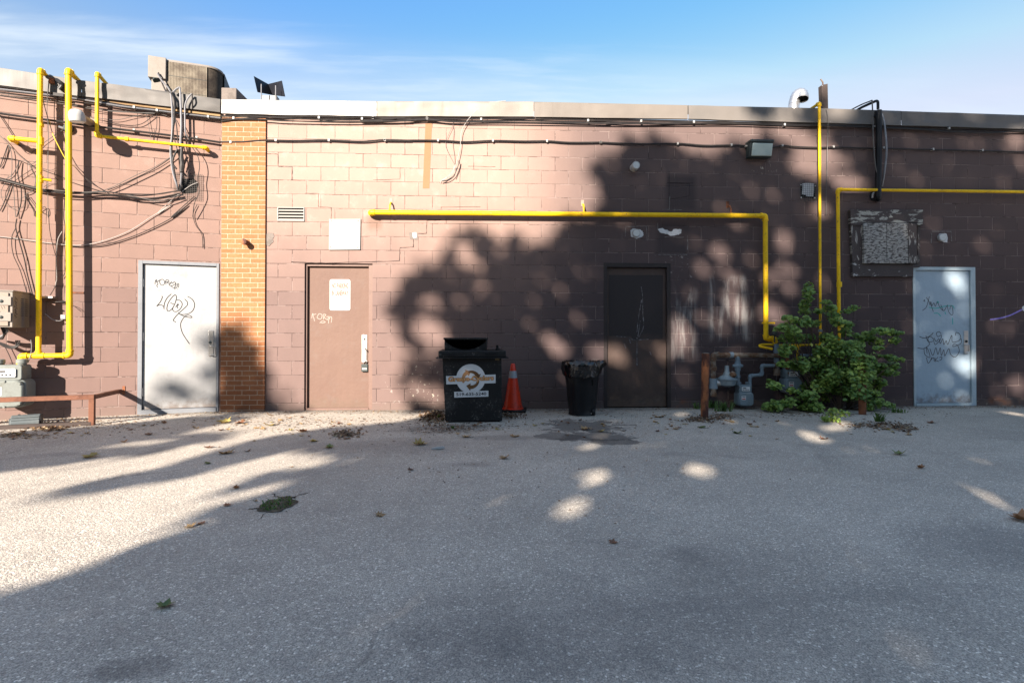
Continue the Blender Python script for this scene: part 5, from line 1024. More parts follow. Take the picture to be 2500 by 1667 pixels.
# single clipped cable across the whole main wall
pts = cC((75, 690), (300, 688), (520, 672), (800, 676), (1160, 672), (1500, 685), (1730, 668), (2000, 676)) + cW4((234, 444), (740, 444), (1000, 458), (1268, 446), (1560, 452), (1786, 450), (2000, 464), (2302, 462)) + cW5((262, 462), (640, 478), (1000, 474), (1250, 492), (1516, 490), (1650, 496))
cl = cC((175, 688), (630, 668), (1165, 668), (1730, 664)) + cW4((234, 438), (742, 440), (1268, 444), (1786, 446), (2302, 458)) + cW5((262, 458), (1000, 472), (1516, 484))
cable('black cable clipped straight across the main wall from the wing to the wall lamp', M, [(on(M, pts, .03), .016, CB)], clips=on(M, cl, .045))
pts = cW5((1900, 514), (2004, 494), (2120, 504), (2350, 512)) + cH((400, 522), (700, 532), (750, 530), (1100, 540), (1450, 548), (1742, 556), (2100, 566))
cable('black cable clipped across the wall right of the dark wall lamp', M, [(on(M, pts, .03), .015, CB)], clips=on(M, cW5((2004, 490)) + cH((395, 516), (697, 526), (750, 524), (1102, 534), (1452, 542)), .045))
pts = cA((-60, 565), (0, 578), (380, 630), (620, 662), (830, 692), (1280, 745), (1650, 790), (1880, 820), (2110, 855))
cable('thick black cable sagging across the wing wall below its roof edge', L, [(on(L, pts, [.05] * 9), .020, CB)], clips=on(L, cA((1280, 735), (1880, 806)), .05))
# bundles under the roof edge
def bundle(fr, rows, w, label, mats, clips):
    cable(label, fr, [(on(fr, p, w + .010 * (i % 3)), r * .82, mats[i % len(mats)]) for i, (p, r) in enumerate(rows)], name='cable_bundle', cat='cables', clips=on(fr, clips, w + .03))
rowsM = []
top = cC((75, 430), (300, 425), (620, 440), (900, 438), (1500, 440), (1950, 448)) + cW4((200, 236), (640, 234), (1150, 240), (1480, 232), (1680, 240), (2180, 252)) + cW5((140, 250), (650, 258), (1150, 266), (1500, 272), (2020, 292), (2340, 292)) + cH((400, 358), (690, 372), (1000, 388), (1300, 392), (1742, 398), (2100, 408))
mid_ = cC((75, 458), (300, 452), (520, 440), (840, 456), (1360, 470), (1850, 458)) + cW4((0, 256), (400, 256), (620, 240), (880, 262), (1330, 258), (1700, 260), (2352, 278)) + cW5((320, 272), (640, 282), (1160, 270), (1400, 262), (1900, 284), (2340, 298)) + cH((400, 366), (700, 378), (1000, 392), (1150, 402), (1400, 408), (1742, 414), (2100, 420))
low = cC((80, 480), (240, 462), (520, 464), (760, 478), (1360, 486), (2000, 478)) + cW4((0, 262), (320, 262), (640, 248), (900, 268), (1330, 270), (1800, 276), (2352, 284)) + cW5((450, 286), (960, 284), (1500, 282), (2000, 300), (2340, 304)) + cH((400, 372), (700, 384), (1050, 400), (1200, 412), (1500, 420), (1742, 404), (2100, 400))
thin = cC((75, 444), (430, 436), (900, 462), (1500, 448), (2000, 458)) + cW4((300, 244), (1000, 244), (1700, 240), (2352, 262)) + cW5((500, 268), (1200, 280), (2000, 278), (2340, 284))
bundle(M, [(top, .017), (mid_, .014), (low, .015), (thin, .008)], .03, 'loose bundle of black cables running under the main roof edge', [CB, CB, CB, mt['cable']], cC((205, 445), (1065, 440), (1500, 452), (1610, 442), (2155, 448)) + cW4((118, 226), (638, 232), (1155, 238), (2180, 250)) + cW5((650, 256), (1155, 264), (2025, 290)) + cH((690, 372), (1215, 386)))
rl = [(cA((-100, 300), (0, 318), (560, 395), (930, 455), (1280, 515), (1660, 565), (2110, 615)), .018), (cA((-100, 330), (0, 345), (500, 405), (780, 445), (1200, 515), (1500, 550), (1760, 585), (2110, 622)), .018),
      (cA((-60, 352), (0, 362), (400, 405), (700, 460), (1000, 500), (1400, 545), (2110, 632)), .011), (cA((-60, 375), (300, 425), (620, 470), (1000, 545), (1300, 570), (1700, 575), (2110, 628)), .008), (cA((-60, 390), (0, 402), (620, 490), (1000, 552), (1480, 580)), .007)]
bundle(L, rl, .04, 'loose bundle of black cables running under the roof edge of the left wing', [CB, CD, CB, WG, WG], cA((560, 395), (1280, 515), (1500, 545), (1990, 605)))
# sagging bundle low on the wing
rl = [(cA((-80, 1180), (40, 1205), (360, 1290), (560, 1320), (760, 1335), (1000, 1325), (1200, 1352), (1400, 1362), (1700, 1318)), .012), (cA((-80, 1195), (60, 1225), (380, 1308), (600, 1330), (900, 1345), (1150, 1360), (1300, 1385), (1500, 1385), (1710, 1345)), .014), (cA((-80, 1185), (200, 1260), (420, 1300), (760, 1330), (1050, 1330), (1300, 1375), (1530, 1412), (1720, 1355)), .008),
      (cA((400, 1320), (700, 1345), (1010, 1330), (1180, 1345), (1500, 1350), (1690, 1320)), .010)]
cable('tied bundle of cables sagging across the wing to the wire mesh', L, [(on(L, p, .06 + .012 * i), r, (CB, CB, WG, CB)[i]) for i, (p, r) in enumerate(rl)], name='cable_bundle', cat='cables')
# conduits over the wing roof edge down to the mesh
cs = [([(1505, 200), (1560, 280), (1625, 360), (1645, 500), (1650, 700), (1640, 850), (1632, 950), (1650, 1120), (1690, 1260), (1705, 1310)], .016, CD), ([(1600, 350), (1660, 420), (1672, 520), (1665, 640), (1650, 800), (1645, 960), (1680, 1200), (1700, 1290)], .016, CB),
      ([(1655, 375), (1700, 338), (1722, 345), (1730, 500), (1735, 700), (1728, 860), (1745, 1010), (1738, 1140), (1725, 1290)], .018, CD), ([(1835, 390), (1800, 430), (1772, 500), (1770, 640), (1775, 760), (1810, 830)], .013, CD),
      ([(1838, 390), (1842, 460), (1843, 535)], .013, CB), ([(1630, 380), (1665, 560), (1690, 700), (1705, 860), (1735, 960), (1740, 1110)], .010, CB), ([(1690, 640), (1740, 740), (1780, 830), (1830, 890), (1890, 980), (1910, 1080), (1895, 1200), (1905, 1330), (1860, 1440), (1845, 1568)], .007, CB), ([(1680, 620), (1660, 760), (1690, 900), (1715, 1000), (1745, 1080)], .008, CB)]
cable('cluster of grey conduits and cables dropping from the wing roof to the wire mesh', L, [(on(L, cA(*p), [.10] * (len(p) - 1) + [.05]), r, m_) for p, r, m_ in cs], name='conduit_cluster', cat='conduit', base=on(L, cA((1725, 1290)), .05)[0])
q = on(L, cA((1740, 1080)), .10)
t = thing('taped_splice', 'black taped cable splice hanging above the wire mesh on the wing', 'cable splice', L, q[0])
MB().tube(spline(on(L, cA((1742, 900), (1738, 1000), (1745, 1060), (1740, 1120), (1742, 1140)), .105), 4), [.016, .018, .02, .022, .026, .028, .03, .028, .032, .034, .034, .03, .03, .03, .03, .03, .03][:17], 8).build('tape_wrap', CB, t)
MB().tube(spline(on(L, cA((1700, 920), (1660, 1000), (1655, 1060), (1690, 1110)), .11), 5), .012, 8).build('loop', CB, t)
# loose wires
cable('white wire sagging from the wire mesh to the far left of the wing', L, [(on(L, cA((1890, 1240), (1820, 1270), (1700, 1360), (1500, 1540)) + cB((1130, 0), (1000, 80), (850, 175), (660, 245), (500, 268), (300, 250), (100, 222), (-100, 200)), .02), .0065, WH)])
cable('black wire draped from the wire mesh behind the thick riser', L, [(on(L, cA((1860, 1370), (1640, 1568)) + cB((1240, 0), (1120, 95), (900, 200), (700, 262), (560, 275), (440, 270)), .02), .008, CB)])
cable('thin black wire sloping between the splice and the sagging bundle', L, [(on(L, cA((1720, 920), (1630, 1005), (1480, 1105), (1310, 1190), (1140, 1270), (1030, 1310)), .05), .008, CB)])
cable('thin grey wire sloping down the wing just above the black one', L, [(on(L, cA((1640, 990), (1480, 1090), (1300, 1170), (1100, 1270), (990, 1315)), .03), .005, WG)])
cable('thin cable hanging below the wire mesh toward the white door', L, [(on(L, cB((1300, 0), (1275, 60), (1290, 130), (1330, 190), (1338, 240), (1338, 285)), .02), .006, CB)])
cable('yellow and black wire slanting behind the thick yellow riser', L, [(on(L, cA((470, 640), (500, 760), (560, 890), (640, 1030), (720, 1090)), .10), .006, mt['yellow_wire']), (on(L, cA((720, 1090), (800, 1180), (900, 1260), (1010, 1320)), .06), .007, CB), (on(L, cA((410, 440), (440, 560), (500, 760)), .11), .006, CB)])
cable('thin wire hanging straight down from the dark splice at the wing roof edge', L, [(on(L, cA((465, 250), (455, 400), (450, 560), (462, 700), (460, 1000), (458, 1300), (460, 1568)) + cB((320, 40), (330, 180), (365, 330)), .06), .005, WG)])
cable('wire rising from the low bundle to the roof conduits on the wing', L, [(on(L, cA((860, 610), (1100, 640), (1280, 605), (1480, 575), (1600, 600)), .03), .005, WG), (on(L, cA((990, 650), (1200, 690), (1350, 680), (1480, 590)), .03), .006, CB), (on(L, cA((1395, 560), (1420, 680), (1445, 820)), .03), .004, WG), (on(L, cA((1500, 590), (1500, 700), (1475, 820)), .03), .005, CB)])
cable('pale wire hooked down between the two yellow risers', L, [(on(L, cL6((610, 945), (570, 1020), (555, 1130), (552, 1250), (556, 1430), (540, 1490), (495, 1568)), .05), .006, WH), (on(L, cA2((540, 20), (520, 90), (475, 165)), .06), .005, WH)])
cable('grey wire looping from the tiny junction box to the thin riser', L, [(on(L, cA2((600, 395), (560, 405), (500, 390), (430, 335)), .07), .006, CD), (on(L, cA2((400, 250), (480, 228), (560, 222), (635, 215)), .06), .004, WG), (on(L, cA2((430, 165), (500, 200), (630, 235), (700, 258), (780, 318)), .05), .005, CB)])
cable('short loose wire end at the foot of the yellow risers', L, [(on(L, cA2((295, 585), (302, 650), (295, 720), (275, 790), (262, 806)), .20), .006, CD)])
tg = [([(0, 600), (60, 690), (130, 800), (200, 900)], .008), ([(0, 790), (60, 850), (150, 950), (270, 1050), (330, 1110)], .007), ([(0, 1000), (100, 1010), (190, 1030), (300, 1075), (400, 1115), (600, 1190), (700, 1240), (860, 1290), (1000, 1330)], .007),
      ([(80, 870), (110, 960), (115, 1100), (110, 1190), (130, 1300), (140, 1450), (150, 1568)], .007), ([(75, 880), (40, 980), (0, 1090)], .008), ([(80, 880), (60, 950), (40, 1040), (0, 1100)], .006), ([(180, 1030), (170, 1150), (190, 1250), (205, 1320), (200, 1440), (160, 1568)], .011), ([(185, 1030), (140, 1130), (100, 1180), (0, 1230)], .007),
      ([(110, 1230), (80, 1330), (30, 1450), (0, 1510)], .010), ([(110, 1200), (40, 1260), (10, 1340), (40, 1430), (130, 1490), (210, 1480), (240, 1400), (225, 1300)], .005), ([(250, 1340), (260, 1400), (320, 1500), (330, 1560)], .008), ([(250, 1345), (290, 1330), (330, 1300), (330, 1270)], .008), ([(260, 1360), (320, 1440), (370, 1500), (440, 1540), (430, 1470), (340, 1520)], .007),
      ([(290, 1080), (300, 1110), (340, 1200), (330, 1280)], .006), ([(120, 1240), (200, 1180), (310, 1110)], .006), ([(260, 1070), (330, 1050), (360, 1000), (380, 900), (460, 830), (610, 730)], .006), ([(200, 900), (270, 960), (380, 900)], .005), ([(0, 1380), (100, 1380), (200, 1390), (250, 1360)], .005), ([(420, 1280), (480, 1250), (550, 1250)], .005), ([(540, 1100), (480, 1120), (380, 1090)], .004), ([(520, 1140), (530, 1190), (560, 1220)], .005)]
cable('tangle of thin loose wires around the branch pipe at far left', L, [(on(L, cA(*p), .022 + .012 * math.sin(i * 2.3)), r * .75, (CB, WG)[i % 2]) for i, (p, r) in enumerate(tg)], name='wire_tangle', cat='wires', base=on(L, cA((110, 1200)), .05)[0])
cable('pair of drooping black wires below the tangle toward the cabinet', L, [(on(L, cL6((165, 820), (155, 910), (190, 1040), (240, 1220), (265, 1350), (320, 1568)), .03), .009, CB), (on(L, cL6((155, 910), (115, 1010), (130, 1170), (200, 1330), (270, 1568)), .03), .006, CB)], base=on(L, cL6((155, 910)), .03)[0])
cable('thin black wire falling beside the yellow manifold to the left meter', L, [(on(L, cA2((50, 655), (100, 760), (150, 900), (165, 945)), .05), .006, CB)])
cable('slanted black wire along the dark side of the thick riser', L, [(on(L, cL6((635, 620), (625, 800), (640, 900), (630, 1030), (645, 1180), (640, 1340), (605, 1400)), .02), .006, CB)])
# dark boot where the wires leave the wing roof
b0 = on(L, cA((480, 225), (560, 270), (595, 310), (570, 350)), [-.1, .08, .09, .08])
t = thing('weather_head', 'dark rubber weather head bending over the wing roof edge between the risers', 'weather head', L, b0[-1])
MB().tube(spline(b0, 5), .026, 10).build('boot', mt['black'], t); P = on(L, cA((495, 265)), .07)[0]; MB().box(P[0] - .03, P[0] + .03, P[1] - .035, P[1] + .035, .055, .075).build('bracket', mt['rust'], t)
q = on(L, cA((565, 400)), .09)[0]; MB().box(q[0] - .06, q[0] + .05, q[1] - .02, q[1] + .02, .07, .10).build('clamp', mt['cable'], t)
# wires hanging from the middle of the roof edge
cable('pale wires hanging from the roof edge to a hole in the sunlit blocks', M, [
    (on(M, cW4((1390, 66), (1270, 80), (1160, 120), (1060, 210), (1000, 290), (965, 370), (955, 500), (930, 620), (890, 730), (820, 800), (768, 832)), [.05] * 10 + [.0]), .0065, WH),
    (on(M, cW4((885, 255), (885, 300), (830, 420), (815, 490), (850, 580), (900, 670)), .025), .004, WG), (on(M, cW4((885, 300), (895, 360), (885, 480), (900, 590), (905, 680)), .02), .004, WG),
    (on(M, cW4((930, 630), (940, 660), (920, 720), (890, 780), (830, 820), (775, 830)), .05), .007, WG), (on(M, cW4((900, 680), (880, 760), (820, 805), (770, 835)), .05), .006, WH), (on(M, cW4((945, 640), (935, 690), (895, 790)), .06), .006, CB), (on(M, cW4((768, 830), (768, 855)), .01), .006, WH)], name='hanging_wires', cat='wires')
cable('thin grey wire hanging beside the slim yellow riser at right', M, [(on(M, cR2((690, 560), (705, 650), (715, 760), (712, 900), (700, 1340)) + cH((345, 700), (340, 850), (340, 1005)), [.08, .07, .06, .05, .04, .03, .03, .03]), .006, WG)])
# anchor strap stubs on the wing wall
q = on(M, cW4((1755, 205)), .0)
# ------------------------------------------------------------------ grease bin
p0 = ground(*cE2((165, 1474))[0]); p1 = ground(*cE2((1036, 1422))[0])
ym = (p0.y + p1.y) / 2; p0.y = p1.y = ym; p0.x = ground(1086, 1030).x * 0 + CAM.x + (p0.x - CAM.x); BF = Frame((p0.x, ym - .01, 0), rad(1.2)); BW = (p1 - p0).length
t = thing('grease_bin', 'square black grease collection bin with open hatch and round white logo', 'grease bin', BF, (BW / 2, 0, -.4))
tl = BF.px(*cE2((125, 478))[0], 0); tr = BF.px(*cE2((1030, 445))[0], 0); zt = (tl[1] + tr[1]) / 2; DP = .78
MB().hexa([(0, .015, 0), (BW, .015, 0), (BW, .015, -DP), (0, .015, -DP)], [(tl[0], zt, .01), (tr[0], zt, .01), (tr[0], zt, -DP - .02), (tl[0], zt, -DP - .02)]).build('body', mt['bin'], t, bevel=.006)
MB().box(.03, BW - .03, 0, .02, -DP + .02, -.02).build('skid', mt['bin'], t)
la = BF.px(*cE2((65, 362))[0], .05); lb = BF.px(*cE2((1100, 345))[0], .05); lz = BF.px(*cE2((600, 455))[0], .05)[1]
zl = (la[1] + lb[1]) / 2
MB().box(la[0], lb[0], lz, zl, -DP - .05, .05).build('lid', mt['bin'], t, bevel=.012)
MB().box(la[0] - .03, lb[0] + .03, lz - .012, lz, -DP - .07, .07).build('lid_rim', mt['bin'], t, bevel=.003)
for a, b_ in (((145, 385), (330, 425)), ((770, 368), (945, 410))):
    r_ = rect(BF, *[q for p in cE2(a, b_) for q in p], .05); MB().box(*r_, .048, .056).build('lid_plate', mt['black'], t, bevel=.002)
ha = BF.px(*cE2((158, 340))[0], -.05)[0]; hb = BF.px(*cE2((808, 330))[0], -.05)[0]; hz = BF.px(*cE2((480, 158))[0], -.05)[1]
mb = MB(); th = .012
mb.box(ha, ha + th, zl, hz - .02, -.55, -.05); mb.box(hb - th, hb, zl, hz - .02, -.55, -.05); mb.box(ha + th, hb - th, zl, hz - .02, -.55, -.54); mb.build('hatch_wall', mt['bin'], t, bevel=.002)
MB().box(ha - .012, hb + .012, hz - .02, hz + .004, -.57, -.035).build('hatch_roof', mt['bin'], t, bevel=.004)
# scooped front edge of the hatch mouth
arc = [(ha + th + (hb - ha - 2 * th) * k / 12, zl + .012 + .10 * (abs(k - 6) / 6) ** 2.2) for k in range(13)]
MB().prism([(ha + th, zl)] + arc + [(hb - th, zl)], -.07, -.058).build('hatch_lip', mt['bin'], t)
q = BF.px(*cE2((968, 285))[0], -.25); MB().lathe((q[0], zl, -.25), (0, 1, 0), [(.03, 0), (.03, .02), (.016, .02), (.016, .06), (.022, .065)], 10).build('lid_knob', mt['bin'], t)
q = BF.px(*cE2((965, 472))[0], .02); MB().box(q[0] - .025, q[0] + .028, q[1] - .02, q[1] + .025, .008, .02).build('latch', wmat('brass_latch', (.16, .12, .06), (.07, .06, .04), 9, .5, .8, .6), t)
# logo: disc, name band, phone band, three chasing arrows
def bl(x, y): return BF.px(*cE2((x, y))[0], .008)
wl = .0075
def bw_at(z): return .010 * z / zt + .004
c = bl(560, 778); rr = (bl(782, 740)[0] - bl(335, 740)[0]) / 2
DC = [(c[0] + rr * math.cos(rad(k * 7.5)), c[1] + rr * math.sin(rad(k * 7.5)) * 1.0) for k in range(48)]
lg = MB().prism(DC, wl, .0135).build('logo_panel', mt['sticker'], t, sharp=0)
P = [bl(*p) for p in ((182, 740), (940, 715), (940, 846), (186, 866))]; MB().prism(P, wl, .0142).build('logo_panel', mt['sticker'], t, sharp=0)
P = [bl(*p) for p in ((306, 980), (830, 962), (830, 1052), (308, 1068))]; PH = MB().prism(P, wl, .0142).build('logo_panel', mt['sticker'], t, sharp=0)
def arrow(a0, a1, mat, w, head=1.0):
    r1_, r0_ = rr * .66, rr * .40; rm = (r0_ + r1_) / 2; n = 14; out = []; inn = []
    for k in range(n + 1):
        a = rad(a0 + (a1 - a0) * k / n); kk = .55 + .45 * k / n
        out.append((c[0] + (rm + (r1_ - rm) * kk) * math.cos(a), c[1] - .01 + (rm + (r1_ - rm) * kk) * math.sin(a))); inn.append((c[0] + (rm - (rm - r0_) * kk) * math.cos(a), c[1] - .01 + (rm - (rm - r0_) * kk) * math.sin(a)))
    s = 1 if a1 > a0 else -1; mb = MB(); vs = [(*p, w) for p in out + inn]; mb.add(vs, [(i, i + 1, n + 2 + i, n + 1 + i) for i in range(n)])
    a = rad(a1); ah = rad(a1 + s * 34)
    mb.quad((c[0] + (r1_ + .025) * math.cos(a), c[1] - .01 + (r1_ + .025) * math.sin(a), w), (c[0] + rm * math.cos(ah), c[1] - .01 + rm * math.sin(ah), w), (c[0] + (r0_ - .025) * math.cos(a), c[1] - .01 + (r0_ - .025) * math.sin(a), w))
    mb.build('arrow', mat, lg, sharp=0, recalc=False)
arrow(205, 122, mt['tan_ink'], .0145); arrow(108, 30, mt['brown_ink'], .0146); arrow(352, 268, mt['brown_ink'], .0147); 
n0 = bl(222, 835); n1 = bl(905, 750); n2 = bl(222, 762); n3 = bl(905, 812)
hgt = .062
for bold, mat, w, gx in ((.075, mt['brown_ink'], .0152, .006), (.028, mt['gold'], .0160, 0)):
    mb = MB(); vs, fs = text_geo('Grease-Cyclers', 0.0); bx = text_box(vs)
    put_text(mb, 'Grease-Cyclers', n0[0], n1[0], n0[1] - .006, n0[1] + (n2[1] - n0[1]) * 1.12, w, bold, skew=(n3[1] - n0[1]), box=bx); mb.build('lettering', mat, lg, sharp=0, recalc=False)
m0 = bl(338, 1043); m1 = bl(798, 985); m3 = bl(798, 1030); m2 = bl(338, 995)
mb = MB(); put_text(mb, '519-635-5240', m0[0], m1[0], m0[1], m2[1], .0150, .022, skew=(m3[1] - m0[1])); mb.build('lettering', mt['ink'], PH, sharp=0, recalc=False)

# ------------------------------------------------------------------ cone
b_ = gp(*cE2((1215, 1296))[0]); cu, cw = b_[0], b_[2] - .14; top = M.px(*cE2((1222, 545))[0], cw)[1]
t = thing('traffic_cone', 'orange traffic cone with one pale reflective collar beside the black bin', 'traffic cone', M, (cu, 0, cw))
bs = .19; base = [(cu + bs * x, y, cw + bs * z) for y in (.0,) for x, z in ((-1, -1), (1, -1), (1, 1), (-1, 1))]
ang = .12; ca, sa = math.cos(ang), math.sin(ang)
rot = lambda x, z: (cu + x * ca - z * sa, cw + x * sa + z * ca)
b0 = []; b1 = []
for x, z in ((-bs, -bs), (bs, -bs), (bs, bs), (-bs, bs)):
    u, w = rot(x, z); b0.append((u, 0, w)); b1.append((u, .035, w))
MB().hexa(b0, b1).build('base', mt['black'], t, bevel=.01)
H_ = top; rb, rt = .135, .028
rr_ = lambda v: rb + (rt - rb) * (v - .03) / (H_ - .03)
z1 = M.px(*cE2((1222, 765))[0], cw)[1]; z2 = M.px(*cE2((1222, 658))[0], cw)[1]
MB().lathe((cu, 0, cw), (0, 1, 0), [(rb + .018, .03), (rb + .016, .042), (rb, .05), (rr_(z1), z1)], 28).build('cone_body', mt['cone'], t)
MB().lathe((cu, 0, cw), (0, 1, 0), [(rr_(z1) + .002, z1), (rr_(z2) + .002, z2)], 28).build('collar', mt['reflect'], t)
MB().lathe((cu, 0, cw), (0, 1, 0), [(rr_(z2), z2), (rr_(H_ - .02), H_ - .02), (rt * .85, H_ - .006), (rt * .5, H_)], 28).build('cone_tip', mt['cone'], t)

# ------------------------------------------------------------------ wheeled trash bin with a bag
b_ = gp(*cE3((635, 1372))[0]); r0 = .185; cu, cw = b_[0], b_[2] - r0; wtop = M.px(*cE3((640, 262))[0], cw)[1]
t = thing('trash_can', 'round tapered black trash can lined with a shiny black bag', 'trash can', M, (cu, 0, cw))
rT = .255; n = 64; rows = 18; vs = []; fs = []
HT = wtop - .03
for j in range(rows + 1):
    k = j / rows; v = .01 + (HT - .01) * k; r_ = r0 + (rT - r0) * k ** .9
    for i in range(n):
        a = 2 * math.pi * i / n; d = 0
        ff = abs(((a - rad(78)) % (2 * math.pi / 4)) - math.pi / 4) / (math.pi / 4)   # recessed panels between ribs
        if .05 < k < .74: d = -.017 * min(1, max(0, (ff - .12) / .14)) * min(1, (.74 - k) / .05)
        vs.append((cu + (r_ + d) * math.cos(a), v, cw + (r_ + d) * math.sin(a)))
for j in range(rows):
    for i in range(n): i2 = (i + 1) % n; fs.append((j * n + i, j * n + i2, (j + 1) * n + i2, (j + 1) * n + i))
fs.append(tuple(range(n)))
MB().add(vs, fs).build('body', mt['black'], t, sharp=50)
gz = M.px(*cE3((700, 680))[0], cw + .2)[1]
MB().hexa([(cu + x, gz + y, cw + .19) for x, y in ((-.03, -.05), (.12, -.05), (.12, .03), (-.03, .03))], [(cu + x, gz + y, cw + .233 - (.05 if y < 0 else .028)) for x, y in ((-.02, -.04), (.11, -.04), (.11, .03), (-.02, .03))]).build('grip_recess', mt['dark'], t, bevel=.006)
mb = MB()   # the bag folded over the rim, crumpled
nb = 90; prof = [(-.07, -.16), (-.045, -.05), (-.012, .0), (.006, .012), (.018, 0), (.022, -.05), (.014, -.10), (.006, -.15)]
vs = []; fs = []
for i in range(nb):
    a = 2 * math.pi * i / nb
    sag = .055 * max(0, math.sin(a * 1.0 - .3)) * (1 + mnoise.noise(Vector((math.cos(a) * 2, math.sin(a) * 2, 4))))
    for j, (dr, dv) in enumerate(prof):
        nz = mnoise.noise(Vector((math.cos(a) * 5, math.sin(a) * 5, j * .9))) ; nz2 = mnoise.noise(Vector((math.cos(a) * 14, math.sin(a) * 14, j * .9 + dv * 9)))
        bulge = .05 * max(0, math.cos(a - .15)) ** 6 if j in (2, 3, 4, 5) else 0
        r_ = rT + dr + .014 * nz + .017 * nz2 + bulge
        v = HT + .02 + dv - (sag if j >= 6 else 0) + .016 * nz2 + (.02 * max(0, math.cos(a - .2)) ** 8)
        vs.append((cu + r_ * math.cos(a), v, cw + r_ * math.sin(a)))
m_ = len(prof)
for i in range(nb):
    i2 = (i + 1) % nb
    for j in range(m_ - 1): fs.append((i * m_ + j, i2 * m_ + j, i2 * m_ + j + 1, i * m_ + j + 1))
mb.add(vs, fs)
m_bag, g_, b__ = newmat('shiny_black_bag'); b__.inputs['Base Color'].default_value = (.006, .006, .007, 1); b__.inputs['Roughness'].default_value = .09; b__.inputs['Specular IOR Level'].default_value = .6; b__.inputs['Coat Weight'].default_value = .2
tc_ = g_.n('ShaderNodeTexCoord').outputs['Object']; g_.put(b__.inputs['Normal'], g_.bump(g_.noise(tc_, 11, 2, .5, 1.2), .5, .03))
bag = mb.build('bag', m_bag, t, sharp=70)
MB().lathe((cu, HT - .12, cw), (0, 1, 0), [(rT - .06, 0), (rT - .07, -.03)], 24).build('bag_floor', m_bag, t)
q = gp(*cE3((835, 1330))[0]); MB().lathe((cu + .12, .05, cw + .12), (1, 0, .2), [(.045, 0), (.045, .03), (.012, .03), (.012, .036)], 16).build('wheel', mt['black'], t)
MB().lathe((cu + .095, .035, cw + .165), (0, 0, 1), [(.009, 0), (.007, .006)], 10).build('axle_pin', mt['chrome'], t)

# ------------------------------------------------------------------ leaves
def set_tone(o, vals_per_face):
    me = o.data; at = me.attributes.new('leaf_tone', 'FLOAT', 'FACE'); at.data.foreach_set('value', vals_per_face)
def leaf_cloud(name, items, mat, parent=None, outline=((0, 0), (.28, .42), (.5, 1.0), (.28, 1.0), (0, 0)), fold=.12, keep=None):
    """items: (centre(u,v,w), direction, normal, length, width, tone); oval leaves with a folded midrib"""
    vs = []; fs = []; tone = []
    for cpt, d, nrm, ln, wd_, tn in items:
        d = Vector(d).normalized(); nrm = Vector(nrm); nrm = (nrm - d * nrm.dot(d)).normalized(); s = d.cross(nrm); c0 = Vector(cpt); o = len(vs); up = nrm * (fold * wd_)
        vs += [c0 - d * ln * .5, c0 - d * ln * .22 + s * wd_ * .40 + up, c0 + d * ln * .12 + s * wd_ * .5 + up, c0 + d * ln * .5 - nrm * ln * .08, c0 + d * ln * .12 - s * wd_ * .5 + up, c0 - d * ln * .22 - s * wd_ * .40 + up, c0]
        fs += [(o, o + 6, o + 1), (o + 1, o + 6, o + 2), (o + 2, o + 6, o + 3), (o + 3, o + 6, o + 4), (o + 4, o + 6, o + 5), (o + 5, o + 6, o)]; tone += [tn] * 6
    mb = MB().add(vs, fs); ob = mb.build(name, mat, parent, sharp=0, recalc=False); set_tone(ob, tone); return ob
def rdir(): 
    while True:
        v = Vector((R.uniform(-1, 1), R.uniform(-1, 1), R.uniform(-1, 1)))
        if .05 < v.length < 1: return v.normalized()
# bush by the meters: stems fan out from one root, leaves gather along the twigs
bl_ = [(470, 90, 30, 60), (470, 160, 50, 80), (425, 270, 50, 60), (430, 335, 50, 40), (250, 395, 30, 30), (310, 420, 40, 40), (430, 440, 80, 60), (530, 450, 50, 40), (230, 470, 40, 25), (300, 520, 80, 60), (180, 500, 50, 40), (330, 600, 110, 60), (230, 600, 60, 40), (470, 600, 70, 40), (690, 300, 60, 50), (640, 240, 30, 25), (580, 330, 50, 30),
       (720, 370, 70, 40), (870, 330, 60, 30), (930, 295, 30, 25), (760, 430, 70, 50), (850, 470, 60, 40), (850, 540, 60, 60), (660, 600, 90, 60), (740, 640, 80, 60), (1000, 600, 90, 60), (1080, 580, 80, 60), (1180, 530, 90, 40), (1280, 540, 80, 45), (1370, 548, 45, 18), (1330, 620, 60, 40), (1150, 640, 70, 40), (1180, 700, 30, 25),
       (640, 730, 130, 80), (760, 720, 110, 90), (880, 720, 110, 100), (960, 680, 80, 60), (1000, 790, 80, 70), (250, 700, 90, 50), (230, 750, 60, 40), (380, 840, 90, 60), (220, 860, 60, 40), (330, 890, 70, 40), (420, 900, 60, 60), (560, 850, 120, 90), (700, 870, 120, 90), (850, 880, 130, 90), (1000, 880, 100, 90), (1090, 860, 80, 70), (560, 970, 130, 80),
       (720, 980, 130, 90), (880, 980, 130, 90), (1040, 980, 100, 80), (1140, 960, 60, 50), (1250, 930, 80, 50), (1330, 880, 60, 40), (1320, 950, 50, 30), (1200, 890, 60, 40), (1290, 800, 50, 35), (1370, 820, 35, 25), (1200, 780, 35, 20), (600, 1080, 120, 70), (740, 1100, 130, 80), (880, 1120, 130, 80), (1010, 1090, 110, 80), (1130, 1080, 90, 60), (1190, 1050, 50, 60),
       (440, 1090, 60, 60), (130, 1080, 75, 45), (90, 1040, 25, 30), (320, 1130, 60, 40), (480, 1180, 90, 60), (620, 1190, 100, 60), (380, 1230, 90, 60), (260, 1240, 70, 60), (850, 1190, 100, 50), (1040, 1240, 80, 50), (1150, 1160, 60, 40), (1200, 1260, 90, 50), (1290, 1300, 50, 30), (120, 1280, 100, 60), (60, 1320, 60, 40), (160, 1330, 60, 40), (540, 1300, 80, 70), (430, 1300, 60, 50), (560, 1340, 50, 30), (1060, 1310, 50, 40), (1110, 1210, 50, 30), (950, 1190, 60, 40)]
